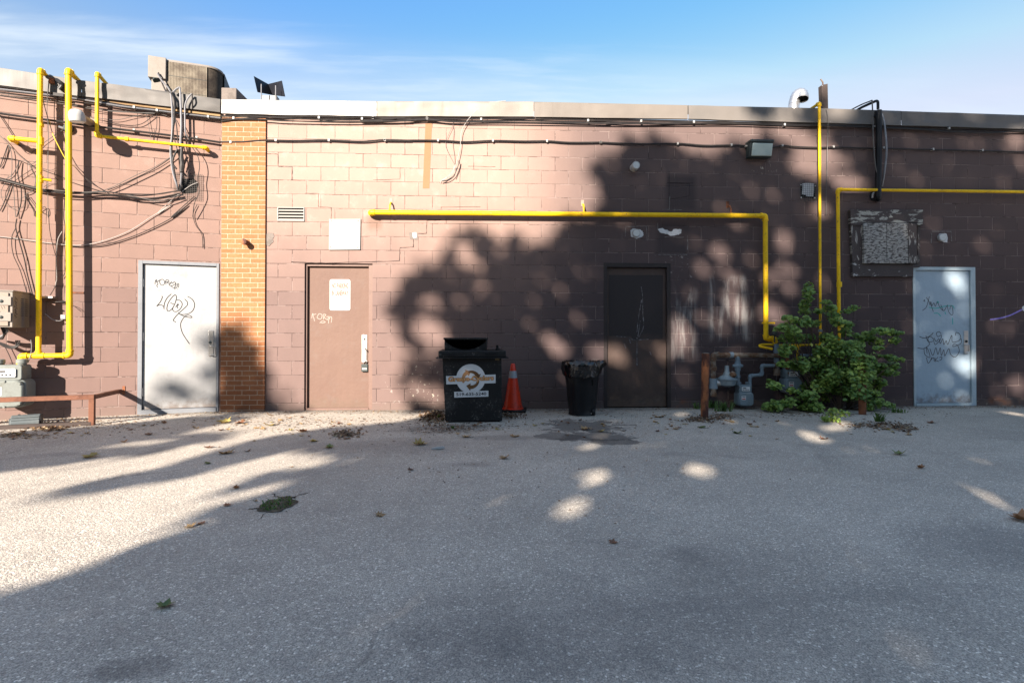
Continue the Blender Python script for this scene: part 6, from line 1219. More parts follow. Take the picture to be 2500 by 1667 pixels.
tb = thing('bush', 'leafy green bush growing between the gas meters and the blue grey door', 'bush', M, (M.px(*cG3((760, 1330))[0], .35)[0], 0, .35))
items = []; stems = MB(); root = [(M.px(*cG3((x, 1330))[0], .35)[0], 0.0, .3 + .1 * i % .2) for i, x in enumerate((620, 760, 880))]
for i, (x, y, rx, ry) in enumerate(bl_):
    w0 = R.uniform(.22, .62); u, v = M.px(*cG3((x, y))[0], w0); v = max(v, .06); sx, sy = rx / 4.126 / 172, ry / 4.126 / 172
    rt_ = root[0 if x < 560 else 1 if x < 900 else 2]; ctr = Vector((u, v, w0)); mid_p = Vector(rt_) * .45 + ctr * .55 + Vector((R.uniform(-.05, .05), -.02 if v < .4 else .08, R.uniform(-.05, .05)))
    tw = spline([rt_, mid_p, ctr], 5); stems.tube(tw, [.010 - .007 * k / (len(tw) - 1) for k in range(len(tw))], 5, caps=False)
    nl = int(26 + rx * ry / 62)
    for _ in range(nl):
        q = rdir() * R.random() ** .4; pt = ctr + Vector((q.x * sx, q.y * sy, q.z * .11)); pt.y = max(pt.y, .03)
        d = Vector((R.uniform(-1, 1), R.uniform(-.45, .35), R.uniform(-.2, .7))); nrm = Vector((R.uniform(-.4, .4), R.uniform(.35, 1.0), R.uniform(.1, .9)))
        ln = R.uniform(.036, .072); tn = R.random() * .85
        if y > 1150 and R.random() < .25: tn = R.uniform(.5, .8)
        items.append((pt, d, nrm, ln, ln * R.uniform(.58, .78), tn))
pw = gp(*cG((1956, 1150))[0])[2]
for _ in range(230):
    y = R.choice((R.uniform(745, 1010), R.uniform(745, 1010), R.uniform(1010, 1230))); q = cG3((1010 + R.gauss(0, 62), y))[0]; w0 = pw + R.uniform(.04, .13); u, v = M.px(*q, w0); ln = R.uniform(.05, .08)
    items.append((Vector((u, v, w0)), (R.uniform(-1, 1), R.uniform(-.4, .3), R.uniform(-.2, .6)), (R.uniform(-.4, .4), R.uniform(.4, 1), R.uniform(.2, .9)), ln, ln * .68, R.random() * .8))
for k in range(6):
    u, v = M.px(*cG3((1010 + 40 * math.sin(k * 2), 780 + 75 * k))[0], pw + .07); stems.tube(spline([root[2], ((u + root[2][0]) / 2, v * .6, pw - .1), (u, v, pw + .06)], 5), .004, 5, caps=False)
for _ in range(5): items.append((Vector((*M.px(*cG3((R.uniform(500, 1050), R.uniform(450, 1000)))[0], .66), .66)), rdir(), (0, .3, 1), .06, .04, .99))
stems.build('stem', mt['bark'], tb, sharp=60); leaf_cloud('foliage', items, mt['leaf'], tb)
# low sunlit shoot on the asphalt in front of the bush
def shoot(label, cf, blobs, tone, wq, n=26, name='seedling', group=None, size=(.04, .06)):
    g0 = gp(*cf(blobs[0][:2])[0]); t = thing(name, label, 'plant', M, (g0[0], 0, g0[2]), group); items = []; st = MB()
    for x, y, rx, ry in blobs:
        w0 = g0[2] + R.uniform(-.05, .05); u, v = M.px(*cf((x, y))[0], w0); v = max(v, .03); st.tube(spline([(g0[0], 0, g0[2] - .04), ((g0[0] + u) / 2, v * .7, w0), (u, v, w0)], 4), .003, 5, caps=False)
        for _ in range(n):
            q = rdir(); s_ = FPX / (D0 - w0)
            items.append((Vector((u + q.x * rx / wq / s_, max(.02, v + q.y * ry / wq / s_), w0 + q.z * .06)), rdir() + Vector((0, -.1, .3)), (R.uniform(-.4, .4), 1, R.uniform(0, .6)), R.uniform(*size), R.uniform(*size) * .68, min(1, R.random() * .5 + tone)))
    st.build('stem', mt['bark'], t); leaf_cloud('foliage', items, mt['leaf'], t)
shoot('bright yellow green shoot on the asphalt at the foot of the bush', cG3, [(740, 1440, 50, 30), (690, 1390, 70, 40), (760, 1350, 70, 40), (840, 1360, 40, 30), (720, 1330, 30, 20), (640, 1410, 30, 20)], .45, 4.126, 24)
# tufts of weeds along the foot of the wall
def tuft(label, px, n, h, spread, tone=(0, .9), name='weed'):
    g0 = gp(*px); t = thing(name, label, 'weed', M, (g0[0], 0, g0[2]), 'weeds along the wall'); vs = []; fs = []; tn = []
    for _ in range(n):
        a = R.uniform(0, 6.283); r_ = spread * R.random(); b0 = Vector((g0[0] + r_ * math.cos(a), 0, g0[2] + r_ * .5 * math.sin(a))); hh = h * R.uniform(.4, 1); ln = Vector((R.uniform(-.6, .6), 0, R.uniform(-.3, .6))) * hh
        s = Vector((math.cos(a), 0, math.sin(a))) * R.uniform(.004, .009); o = len(vs); vs += [b0 - s, b0 + s, b0 + ln * .45 + Vector((0, hh * .65, 0)) + s, b0 + ln * .45 + Vector((0, hh * .65, 0)) - s, b0 + ln + Vector((0, hh * .85, 0))]
        fs += [(o, o + 1, o + 2, o + 3), (o + 3, o + 2, o + 4)]; tn += [R.uniform(*tone)] * 2
    ob = MB().add(vs, fs).build('blades', mt['grass'], t, sharp=0, recalc=False); set_tone(ob, tn)
tuft('grassy weed at the wall between the rusty post and the small grey meter', cG((960, 1128))[0], 60, .20, .14); tuft('small weed tuft under the regulator behind the rusty post', cG((885, 1105))[0], 30, .16, .07); tuft('sparse weed left of the rusty post at the wall', cG((770, 1112))[0], 22, .14, .06)
tuft('weed standing right of the post buried in the bush', cG3((1190, 1440))[0], 34, .16, .06); tuft('low grass fringe between bush and blue grey door', cG3((1370, 1350))[0], 50, .08, .14); tuft('little green sprig left of the black bin', cE((300, 1010))[0], 16, .07, .04)
tuft('little green sprig in the leaf litter by the metal fixture', cA2((450, 1420))[0], 18, .06, .06, (.5, .9)); tuft('green sprig on the asphalt in front of the black bin', cE((440, 1118))[0], 10, .05, .02)
# grassy pothole
gc = ground(*cP8((1390, 600))[0]); 
HC = ground(*cP8((860, 640))[0]); hw = (ground(*cP8((1900, 520))[0]) - HC).length / 2
def wobbly(cx, cy, rx, ry, n, amp, seed): return [(cx + rx * math.cos(2 * math.pi * i / n) * (1 + amp * mnoise.noise(Vector((math.cos(2 * math.pi * i / n) * 2, math.sin(2 * math.pi * i / n) * 2, seed)))), cy + ry * math.sin(2 * math.pi * i / n) * (1 + amp * mnoise.noise(Vector((math.cos(2 * math.pi * i / n) * 2, math.sin(2 * math.pi * i / n) * 2, seed))))) for i in range(n)]
hy = (ground(*cP8((1390, 800))[0]) - ground(*cP8((1390, 420))[0])).length / 2
gc = ground(*cP8((1390, 610))[0])
mb = MB(); mb.quad(*[(x, .004, -y) for x, y in wobbly(gc.x, gc.y, hw, hy, 40, .35, 3.)]); tag(mb.build('soil_patch', mt['soil'], sharp=0), 'dark soil filling a broken hole in the asphalt', 'soil', kind='structure')
for pts in ([(1850, 410), (1960, 350), (2100, 310), (2300, 280)], [(1080, 830), (980, 900), (920, 990), (840, 1060)], [(860, 700), (720, 730), (560, 745)], [(1280, 400), (1300, 330), (1240, 300)], [(1900, 420), (1700, 380), (1500, 400), (1300, 370)]):
    P = [ground(*q) for q in cP8(*pts)]; mb = MB(); vs = []; n = len(P)
    P2 = [p for p in spline(P, 5)]; 
    for i, p in enumerate(P2):
        k = 1 - .7 * i / len(P2); j = Vector((R.uniform(-.004, .004), R.uniform(-.006, .006), 0)); vs += [(p.x + j.x, .0035, -(p.y + j.y + .011 * k)), (p.x + j.x, .0035, -(p.y + j.y - .011 * k))]
    mb.add(vs, [(2 * i, 2 * i + 1, 2 * i + 3, 2 * i + 2) for i in range(len(P2) - 1)]); tag(mb.build('asphalt_crack', mt['crack'], sharp=0), 'open crack running out from the grassy hole in the asphalt', 'crack', 'cracks round the grassy hole', kind='structure')
vs = []; fs = []; tn = []
for _ in range(110):
    a = R.uniform(0, 6.283); r_ = math.sqrt(R.random()) * .88; b0 = Vector((gc.x + hw * r_ * math.cos(a), .004, -(gc.y + hy * r_ * math.sin(a)))); hh = R.uniform(.006, .028); ln = Vector((R.uniform(-1, 1), 0, R.uniform(-1, 1))) * hh; s = Vector((R.uniform(-1, 1), 0, R.uniform(-1, 1))).normalized() * R.uniform(.002, .005); o = len(vs)
    vs += [b0 - s, b0 + s, b0 + ln * .5 + Vector((0, hh * .7, 0)) + s, b0 + ln * .5 + Vector((0, hh * .7, 0)) - s, b0 + ln + Vector((0, hh, 0))]; fs += [(o, o + 1, o + 2, o + 3), (o + 3, o + 2, o + 4)]; tn += [R.random() * (1 if R.random() < .3 else .6)] * 2
ob = MB().add(vs, fs).build('grass', mt['grass'], sharp=0, recalc=False); set_tone(ob, tn); tag(ob, 'short grass growing in a hole in the asphalt', 'grass', kind='stuff')

# fallen leaves: maple outlines, curled
def maple(seed, size):
    r_ = random.Random(seed); half = [(0, -.5), (.10, -.30), (.34, -.36), (.30, -.18), (.52, -.05), (.36, .06), (.40, .24), (.20, .18), (.12, .34), (0, .55)]
    pts = half + [(-x, y) for x, y in half[-2:0:-1]]; vs = []; fs = []
    cl, cl2, tw = r_.uniform(.35, 1.2), r_.uniform(.1, .6), r_.uniform(-.6, .6)
    def zz(x, y): return (cl * x * x + cl2 * y * y + tw * x * y + .06 * math.sin(9 * x + seed) * math.cos(7 * y))
    n = len(pts); ring2 = [(x * .5, y * .5) for x, y in pts]
    P = pts + ring2 + [(0, 0)]; z0 = min(zz(x, y) for x, y in P)
    vs = [(x * size, y * size, (zz(x, y) - z0) * size + .006) for x, y in P]
    fs = [(i, (i + 1) % n, n + (i + 1) % n, n + i) for i in range(n)] + [(n + i, n + (i + 1) % n, 2 * n) for i in range(n)]
    vs += [(-.005 * size * 3, -.5 * size, .006), (.005 * size * 3, -.5 * size, .006), (.05 * size, -.8 * size, .012), (.03 * size, -.8 * size, .012)]; fs.append((2 * n + 1, 2 * n + 2, 2 * n + 3, 2 * n + 4))
    me = bpy.data.meshes.new('fallen_leaf'); me.from_pydata(vs, [], fs); at = me.attributes.new('leaf_tone', 'FLOAT', 'FACE'); at.data.foreach_set('value', [r_.random() * .95] * len(fs)); return me
LM = {}
for mk in ('dry', 'dry_brown', 'dry_yellow', 'dry_green'):
    LM[mk] = []
    for i in range(5):
        me = maple(hash_ := (i * 7 + len(mk) * 13), 1.0); me.materials.append(mt[mk]); me.name = 'fallen_leaf'; LM[mk].append(me)
def fallen(px, size, mk, label, group='fallen leaves on the asphalt', rot=None):
    p = ground(*px); o = bpy.data.objects.new('fallen_leaf', R.choice(LM[mk])); S.collection.objects.link(o)
    o.location = (p.x, p.y, .002); size *= .84; o.scale = (size, size, size * R.uniform(.7, 1.2)); o.rotation_euler = (R.uniform(-.15, .15), R.uniform(-.15, .15), R.uniform(0, 6.283) if rot is None else rot); tag(o, label, 'leaf', group); return o
fallen(cP2((515, 240))[0], .20, 'dry_yellow', 'large pale yellow leaf on bare asphalt in front of the tan door'); fallen(cP2((985, 318))[0], .13, 'dry', 'lone tan leaf on the shaded asphalt below the black bin')
fallen(cP1((925, 1140))[0], .085, 'dry_green', 'single green and brown leaf alone on the foreground asphalt'); fallen(cP1((505, 310))[0], .17, 'dry_yellow', 'yellow green leaf at the edge of the sunlit asphalt below the guard rail')
fallen(cP1((1155, 346))[0], .08, 'dry_green', 'small dark green leaf between two streaks of tree shade'); fallen(cP2((775, 198))[0], .14, 'dry', 'curled orange tan leaf just in front of the black bin'); fallen(cP2((1042, 195))[0], .14, 'dry', 'curled tan leaf between the bin and the wet stain')
fallen(cP2((1440, 157))[0], .18, 'dry', 'long dry leaf lying on the wet stain'); fallen(cP2((1523, 168))[0], .12, 'dry_yellow', 'pale curled leaf standing up on the wet stain'); fallen(cP2((1850, 88))[0], .20, 'dry', 'large brown leaf in front of the dark brown door')
fallen(cP3((455, 178))[0], .14, 'dry_green', 'dark green leaf on the asphalt right of the rusty post'); fallen(cP3((1360, 296))[0], .14, 'dry_green', 'flat green leaf out on the asphalt below the blue grey door'); fallen(cP3((940, 212))[0], .12, 'dry_brown', 'orange leaf inside the bright sun spot before the bush')
fallen(cP3((260, 146))[0], .14, 'dry_green', 'olive leaf just in front of the rusty post'); fallen(cP3((2045, 662))[0], .16, 'dry_brown', 'brown leaf cut by the right edge of the view'); fallen(cP3((1540, 120))[0], .14, 'dry_brown', 'brown leaf below the left side of the blue grey door')
fallen(cP1((1165, 258))[0], .12, 'dry_brown', 'orange brown leaf on the sunlit lane left of centre'); fallen(cP1((1260, 288))[0], .19, 'dry', 'broad torn leaf on the shade streak left of centre'); fallen(cP1((1245, 120))[0], .22, 'dry_yellow', 'bright yellow leaf lying before the brick pier'); fallen(cP1((1340, 122))[0], .17, 'dry_brown', 'orange leaf touching the yellow one before the brick pier')
fallen(cP1((1500, 135))[0], .20, 'dry_yellow', 'mustard leaf on sunny asphalt in front of the tan door'); fallen(cP1((1685, 170))[0], .17, 'dry_brown', 'rusty leaf on the shaded asphalt under the mustard leaf'); fallen(cP1((1745, 222))[0], .13, 'dry_yellow', 'yellowish leaf right of the rusty shaded leaf'); fallen(cP1((830, 186))[0], .11, 'dry_brown', 'small orange leaf on the lane before the white door')
fallen(cP2((462, 382))[0], .07, 'dry_brown', 'tiny brown leaf alone on the shaded lane'); fallen(cP2((1590, 785))[0], .06, 'dry_brown', 'tiny red brown leaf far out on the right lane'); fallen(cP2((1830, 258))[0] if 0 else cP1((1833, 258))[0], .13, 'dry_green', 'yellow green leaf between the pothole and the tan door')
small = ['small dry brown leaf scattered near the foot of the wall', 'small dry tan leaf scattered near the foot of the wall', 'small yellow leaf scattered near the foot of the wall']
sc = []
for _ in range(58): sc.append((cP1((R.uniform(650, 2054), R.gauss(120, 38)))[0]))
for _ in range(46): sc.append((cP2((R.uniform(600, 2054), R.gauss(115, 45)))[0]))
for _ in range(26): sc.append((cP3((R.uniform(0, 700), R.gauss(130, 32)))[0]))
for _ in range(18): sc.append((cP3((R.uniform(1080, 1500), R.gauss(150, 14)))[0]))
for _ in range(22): sc.append((cP1((R.uniform(0, 520), R.gauss(178, 22)))[0]))
for _ in range(9): sc.append((R.uniform(300, 2400), R.uniform(1100, 1300)))
for px in sc:
    if px[1] < 1012: continue
    k = R.choice((0, 0, 1, 1, 2)); fallen(px, R.uniform(.035, .095), ('dry_brown', 'dry', 'dry_yellow')[k], small[k], ('small brown fallen leaves', 'small tan fallen leaves', 'small yellow fallen leaves')[k])
# crumbs of leaf litter and grit
vs = []; fs = []; tn = []
def crumb(p, s, hmax=.012):
    a = R.uniform(0, 6.283); d = Vector((math.cos(a), math.sin(a), 0)) * s; e_ = Vector((-d.y, d.x, 0)) * R.uniform(.3, .8); z = Vector((0, 0, R.uniform(.002, hmax))); o = len(vs)
    for q in (p - d + z * .3, p - e_ + z, p + d + z * .5, p + e_ + z * .2): vs.append((q.x, max(.002, q.z), -q.y))
    fs.append((o, o + 1, o + 2, o + 3)); tn.append(R.random() ** 1.3)
def scatter(cf, cx, cy, sx, sy, n, s0=.006, s1=.02, hm=.012):
    for _ in range(n):
        x, y = cf((R.gauss(cx, sx), R.gauss(cy, sy)))[0]
        if y < 1004: continue
        p = ground(x, y)
        if p.y > -.02: continue
        if p0.x < p.x < p1.x and p.y > p0.y: continue
        crumb(p, R.uniform(s0, s1), hm)
for _ in range(2600):
    u = R.uniform(-6.5, 8.5); p = Vector((u, -.05 - abs(R.gauss(0, .14)), 0))
    if u < UC: q = L.w3((u - UC) / math.cos(L.a), 0, .06 + abs(R.gauss(0, .14))); p = Vector((q.x, q.y, 0))
    if any(a[0] - .02 < u < a[1] + .02 for a in (dB, dC, dD)) and R.random() < .5: continue
    crumb(p, R.uniform(.004, .015), .014)
scatter(cE, 260, 1000, 70, 38, 700, .008, .024, .04); scatter(cE, 1010, 985, 90, 22, 420, .006, .018, .03); scatter(cE, 380, 1120, 190, 35, 360); scatter(cE, 700, 1090, 200, 20, 200)
scatter(cA2, 450, 1420, 110, 22, 420, .008, .03, .03); scatter(cA2, 700, 1370, 160, 20, 320, .006, .02); scatter(cA2, 200, 1500, 160, 20, 240, .008, .03); scatter(cA2, 1100, 1390, 200, 40, 260)
scatter(cP1, 1500, 110, 320, 38, 520, .006, .022); scatter(cP2, 250, 110, 260, 30, 360, .006, .02); scatter(cP2, 1500, 100, 330, 40, 330, .005, .016); scatter(cG, 820, 1188, 70, 12, 330, .008, .026, .03); scatter(cG, 950, 1160, 60, 10, 160, .008, .03)
scatter(cG3, 1200, 1480, 160, 22, 400, .008, .026, .02); scatter(cG3, 1420, 1510, 80, 16, 150, .008, .026, .02); scatter(cG3, 500, 1370, 300, 16, 300, .006, .02); scatter(cP1, 1920, 185, 40, 10, 240, .008, .03, .03); scatter(cP3, 1000, 60, 500, 20, 400, .005, .015); scatter(cP2, 1000, 300, 700, 160, 300, .004, .012)
ob = MB().add(vs, fs).build('leaf_litter', mt['litter'], sharp=0, recalc=False); set_tone(ob, tn); tag(ob, 'crumbled dry leaves and grit swept along the foot of the wall', 'leaf litter', kind='stuff')
p = ground(*cP2((612, 266))[0]); t = thing('plastic_scrap', 'crumpled white plastic scrap lying on the lane', 'litter', M, (p.x, 0, -p.y))
MB().hexa([(p.x - .07, .004, -p.y + .03), (p.x + .02, .004, -p.y + .02), (p.x + .075, .004, -p.y - .02), (p.x, .004, -p.y - .02)], [(p.x - .05, .02, -p.y + .02), (p.x + .02, .03, -p.y + .01), (p.x + .06, .028, -p.y - .015), (p.x, .018, -p.y - .01)]).build('scrap', mt['white'], t, bevel=.004)
# ------------------------------------------------------------------ the tree across the lane whose crown shades the wall
def raster(polys, X0=-800, X1=3400, Y0=-500, Y1=2800, st=6):
    xs = np.arange(X0, X1, st) + st / 2; ys = np.arange(Y0, Y1, st) + st / 2; gx, gy = np.meshgrid(xs, ys); out = np.zeros(gx.shape, bool)
    for poly in polys:
        ins = np.zeros(gx.shape, bool); n = len(poly)
        for i in range(n):
            (xa, ya), (xb, yb) = poly[i], poly[(i + 1) % n]
            if ya == yb: continue
            c = ((ya > gy) != (yb > gy)) & (gx < (xb - xa) * (gy - ya) / (yb - ya) + xa); ins ^= c
        out |= ins
    return out, X0, Y0, st
wall_main = cV((945, 948), (935, 925), (925, 870), (937, 810), (925, 770), (905, 735), (893, 695), (925, 665), (962, 618), (1005, 608), (1018, 572), (1058, 533), (1100, 527), (1140, 548), (1178, 540), (1208, 566), (1236, 572), (1256, 535), (1275, 518), (1330, 503), (1368, 500), (1392, 470), (1378, 425)) + \
    cW5((130, 720), (265, 640), (285, 575), (440, 560), (485, 500), (470, 435), (560, 430), (620, 470), (690, 470), (668, 385), (760, 392), (800, 440), (872, 410), (900, 470), (960, 520), (1040, 588), (1120, 590), (1180, 545), (1260, 565), (1340, 600), (1450, 580), (1500, 500), (1530, 445), (1600, 450), (1660, 500), (1840, 430), (1880, 385), (1960, 430), (2090, 520), (2110, 640), (2200, 720), (2340, 800)) + \
    cH((380, 760), (372, 690), (440, 640), (420, 560), (360, 450), (330, 390), (400, 350), (520, 325), (530, 230), (560, 60)) + [(2120, -300), (3300, -300), (3300, 1005)] + [(1005 / 1, 1005)]
p1_ = cW5((1660, 60), (1860, 60), (2060, 120), (2020, 170), (1930, 178), (1890, 240), (1840, 255), (1780, 225), (1715, 180), (1680, 190))
p2_ = cW5((1965, 230), (2060, 250), (2130, 330), (2270, 430), (2360, 480), (2360, 400), (2290, 330), (2352, 300), (2352, 80), (2230, 60), (2205, 240), (2110, 290), (2040, 210))
small_l = [cV((500, 765), (520, 752), (552, 750), (580, 768), (560, 790), (590, 800), (604, 825), (622, 895), (650, 920), (690, 940), (690, 948), (498, 948), (500, 880), (520, 860), (500, 840)),
           cB((1010, 1210), (1140, 1170), (1300, 1080), (1430, 1055), (1430, 1120), (1290, 1140), (1180, 1190), (1240, 1240), (1430, 1235), (1430, 1300), (1200, 1285), (1080, 1240)), cB((950, 1300), (1030, 1305), (1080, 1340), (960, 1345)),
           cB((1310, 880), (1430, 850), (1430, 925), (1340, 930)), cB((1220, 970), (1265, 965), (1275, 1000), (1235, 1005))]
gmain = cP1((-1500, 1700), (-700, 1260), (0, 1095), (180, 1055), (360, 985), (560, 905), (720, 825), (900, 775), (1100, 730), (1280, 660), (1060, 655), (1200, 592), (1400, 545), (1560, 490), (1730, 428), (1560, 440), (1380, 480), (1240, 520), (1300, 450), (1440, 410), (1720, 385), (1860, 345), (1880, 300), (1790, 278), (1650, 268), (1520, 285), (1380, 320), (1240, 360), (1130, 400), (930, 430), (760, 455), (520, 500), (330, 522), (280, 515), (480, 462), (780, 402), (980, 355), (1130, 300), (1280, 262), (1420, 215), (1600, 190), (1760, 160), (1900, 140), (2054, 135)) + \
    cP2((300, 132), (430, 118), (540, 92), (610, 60), (600, 40)) + [(1063, 998), (3300, 998), (3300, 2700), (-800, 2700)]
gst = [cP1((-300, 190), (0, 180), (300, 165), (560, 140), (800, 118), (1050, 90), (1260, 78), (1420, 85), (1260, 110), (1080, 155), (900, 205), (640, 230), (420, 255), (520, 268), (700, 255), (860, 248), (800, 272), (620, 300), (420, 330), (200, 362), (0, 385), (-300, 440)), cP1((1000, 200), (1120, 178), (1250, 190), (1180, 225), (1060, 228), (960, 240)), cP1((700, 280), (900, 235), (1060, 215), (1000, 250), (820, 290))]
pst = [(1966, 214), (2018, 212), (2018, 262), (1966, 262)]
MASK, mx0, my0, mst = raster([wall_main, p1_, p2_, gmain, pst] + small_l + gst)
HOLES = []   # gaps in the crown: (pixel list, radius m)
def H_add(cf, pts):
    for x, y, r_ in pts: HOLES.append((cf((x, y))[0], r_))
H_add(cF, [(480, 370, .045), (290, 1010, .05), (1320, 1060, .105), (1400, 1100, .07), (1550, 800, .08), (1480, 770, .05), (1340, 620, .07), (2000, 960, .09), (2080, 1270, .07), (1150, 1250, .075), (1370, 1240, .06), (1070, 985, .055), (1500, 1380, .10), (2330, 640, .07), (1660, 460, .04), (1640, 1150, .06), (1900, 1270, .06), (1290, 790, .0)])
H_add(cG, [(1040, 360, .10), (1060, 430, .10), (1000, 300, .06), (930, 450, .05), (1270, 170, .06), (1420, 240, .10), (1440, 150, .07), (1310, 430, .10), (640, 540, .12), (650, 640, .12), (620, 470, .07), (530, 690, .10), (180, 710, .11), (60, 690, .08), (230, 770, .07), (840, 140, .06), (940, 520, .055), (950, 110, .06), (1150, 60, .06), (1340, 480, .08), (2300, 230, .05), (2300, 520, .05), (1230, 430, .07), (800, 470, .05), (710, 720, .07)])
H_add(cE, [(260, 80, .10), (190, 110, .07), (400, 150, .07), (340, 240, .09), (250, 260, .07), (1250, 40, .07), (1400, 180, .08), (1450, 260, .09), (1520, 310, .10), (1600, 330, .07), (1930, 310, .09), (1720, 0, .06), (2110, 330, .11), (1590, 590, .06), (30, 350, .08), (300, 760, .08), (180, 780, .09), (60, 720, .10), (250, 680, .06), (320, 880, .08)])
H_add(cV, [(1070, 590, .10), (1045, 562, .07), (1100, 610, .08), (1152, 572, .07), (1110, 655, .05), (1062, 695, .06), (1190, 640, .05), (1000, 690, .045), (960, 740, .05), (1225, 690, .045), (1320, 600, .05), (1285, 665, .05), (975, 700, .05), (1015, 765, .06)])
H_add(cD, [(1480, 660, .05), (1530, 700, .07), (1480, 830, .09), (1540, 870, .08), (1520, 940, .09), (1470, 900, .06), (1490, 1010, .07), (1400, 860, .05)])
H_add(cH2, [(565, 180, .11), (520, 185, .07), (440, 180, .045), (590, 270, .05), (580, 1015, .085), (660, 1080, .075), (450, 1200, .06), (640, 1370, .06), (1170, 1230, .10), (1110, 1270, .07), (1040, 1410, .08), (930, 650, .05), (500, 770, .05), (940, 1160, .05), (80, 650, .06), (255, 650, .045), (700, 1040, .07)])
H_add(cH, [(200, 640, .12), (260, 660, .12), (300, 610, .10), (150, 600, .10), (120, 660, .08), (340, 650, .09), (420, 760, .09), (480, 780, .10), (560, 770, .07), (590, 800, .05), (1310, 500, .06), (1690, 470, .09), (1650, 510, .07), (1730, 640, .08), (1420, 515, .06), (1600, 770, .07), (980, 760, .045), (1080, 1040, .05), (40, 1200, .09), (310, 960, .09), (70, 1390, .07), (420, 280, .10), (480, 290, .09), (380, 270, .08), (1100, 480, .045), (480, 600, .06), (1160, 320, .04), (1380, 320, .05), (320, 1480, .05)])
H_add(cP2, [(1370, 590, .12), (1330, 610, .09), (1420, 575, .08), (1500, 415, .10), (1430, 405, .07), (1540, 430, .07), (980, 555, .05), (1460, 250, .09), (1520, 195, .08), (300, 1200, .05), (2040, 375, .09), (1580, 110, .06), (1200, 640, .0), (120, 330, .05), (1750, 250, .05)])
H_add(cP3, [(265, 385, .11), (230, 395, .08), (870, 190, .14), (910, 210, .12), (830, 170, .08), (1040, 120, .13), (1000, 140, .09), (960, 150, .09), (1080, 265, .06), (1210, 265, .055), (1800, 325, .065), (1800, 490, .07), (1860, 530, .06), (1940, 580, .055), (2020, 600, .05), (1420, 1330, .055), (1180, 910, .045), (720, 120, .07), (420, 110, .07), (2030, 72, .10), (1960, 65, .07), (1540, 385, .05), (150, 70, .09), (30, 240, .05)])
P3 = []
for (x, y), r_ in HOLES:
    if r_ <= 0: continue
    gq = ground(x, y) if y > CYP + 30 else None
    if gq is not None and gq.y < 0: P3.append((gq, r_))
    else:
        u, v = M.px(x, y, 0); r_ = r_ * .95 if r_ >= .09 else r_ * .66 - .004
        P3.append((Vector((u, 0, v)), r_ * .8))
        for _ in range(2): P3.append((Vector((u + R.uniform(-1, 1) * r_ * .9, 0, v + R.uniform(-1, 1) * r_ * .9)), r_ * R.uniform(.25, .6)))
rng = np.random.default_rng(5)
lx, ly, lz = LD
NC = 700000; NW = 330000     # the upper crown shades the wall, lower boughs reaching over the lane shade the ground
yy = np.concatenate([rng.uniform(-25.5, -19.5, NW), rng.uniform(-19.5, -13.2, NC - NW)]); zz = np.concatenate([rng.uniform(7.5, 17.0, NW), rng.uniform(2.7, 9.0, NC - NW)]); xx = np.concatenate([rng.uniform(-22, 6, NW), rng.uniform(-16, 8, NC - NW)])
FIRST = np.arange(NC) < NW
tw = -yy / ly; qx, qz = xx + lx * tw, zz + lz * tw; tg_ = zz / -lz; gx_, gy_ = xx + lx * tg_, yy + ly * tg_
onw = qz >= 0
px3 = np.where(onw, qx, gx_); py3 = np.where(onw, 0, gy_); pz3 = np.where(onw, qz, 0)
# the left wing stands in front of the main plane
ca_, sa_ = math.cos(L.a), math.sin(L.a)
den = lx * sa_ - ly * ca_; tl_ = -((xx - L.o.x) * sa_ - yy * ca_) / den; wx, wy, wz = xx + lx * tl_, yy + ly * tl_, zz + lz * tl_
lw_m = (wx < UC) & (wz >= 0); px3 = np.where(lw_m, wx, px3); py3 = np.where(lw_m, wy, py3); pz3 = np.where(lw_m, wz, pz3)
rel = np.stack([px3 - CAM.x, py3 - CAM.y, pz3 - CAM.z]); rt = np.array(RM.transposed()); cq = rt @ rel; dep_ = -cq[2]
with np.errstate(all='ignore'):
    ix = CX + FPX * cq[0] / dep_; iy = CYP - FPX * cq[1] / dep_
jx = 9 * np.sin(ix * .105 + iy * .06) + 7 * np.sin(iy * .17 - ix * .05 + 1.3); jy = 9 * np.sin(iy * .11 - ix * .07 + 2.1) + 6 * np.sin(ix * .19 + .7); up_ = (iy < 1000)   # leafy lobes along the crown's edge
ix = np.where(up_, ix + jx, ix); iy = np.where(up_, np.minimum(iy + jy, 1002), iy)
front = dep_ > 1.0
ii = np.clip(((iy - my0) / mst), 0, MASK.shape[0] - 1).astype(int); jj = np.clip(((ix - mx0) / mst), 0, MASK.shape[1] - 1).astype(int)
inm = MASK[ii, jj] & front & (ix > mx0) & (ix < mx0 + MASK.shape[1] * mst) & (iy > my0)
behind = (~front) & (py3 > -12.5) & (px3 > -2.2 + .55 * (py3 + 7)) & (px3 < 9)
inm = (inm & (px3 < 11)) | behind
# crown outline: an uneven ellipsoid-ish mass, so the far ends thin out
lim = (pz3 < 5.6) & (FIRST == (onw | lw_m))
sel = np.where(inm & lim)[0]
PT = np.stack([xx, yy, zz], 1)[sel]
keep = np.ones(len(sel), bool); ldn = np.array(LD)
for c_, r_ in P3:
    d = PT - np.array(c_); d -= np.outer(d @ ldn, ldn); keep &= (d * d).sum(1) > ((r_ * .62 + (.05 if r_ >= .085 else .036)) if c_.z < .01 else (r_ + .045)) ** 2
PT = PT[keep]; NL = 60000; print('LEAVES', len(PT))
if len(PT) > NL: PT = PT[rng.choice(len(PT), NL, replace=False)]
n = len(PT)
nr = -ldn + rng.normal(0, .45, (n, 3)); nr /= np.linalg.norm(nr, axis=1)[:, None]
dv = rng.normal(0, 1, (n, 3)); dv -= nr * (dv * nr).sum(1)[:, None]; dv /= np.linalg.norm(dv, axis=1)[:, None]; sv = np.cross(nr, dv)
ln = rng.uniform(.14, .24, n)[:, None]; wd_ = ln * .72
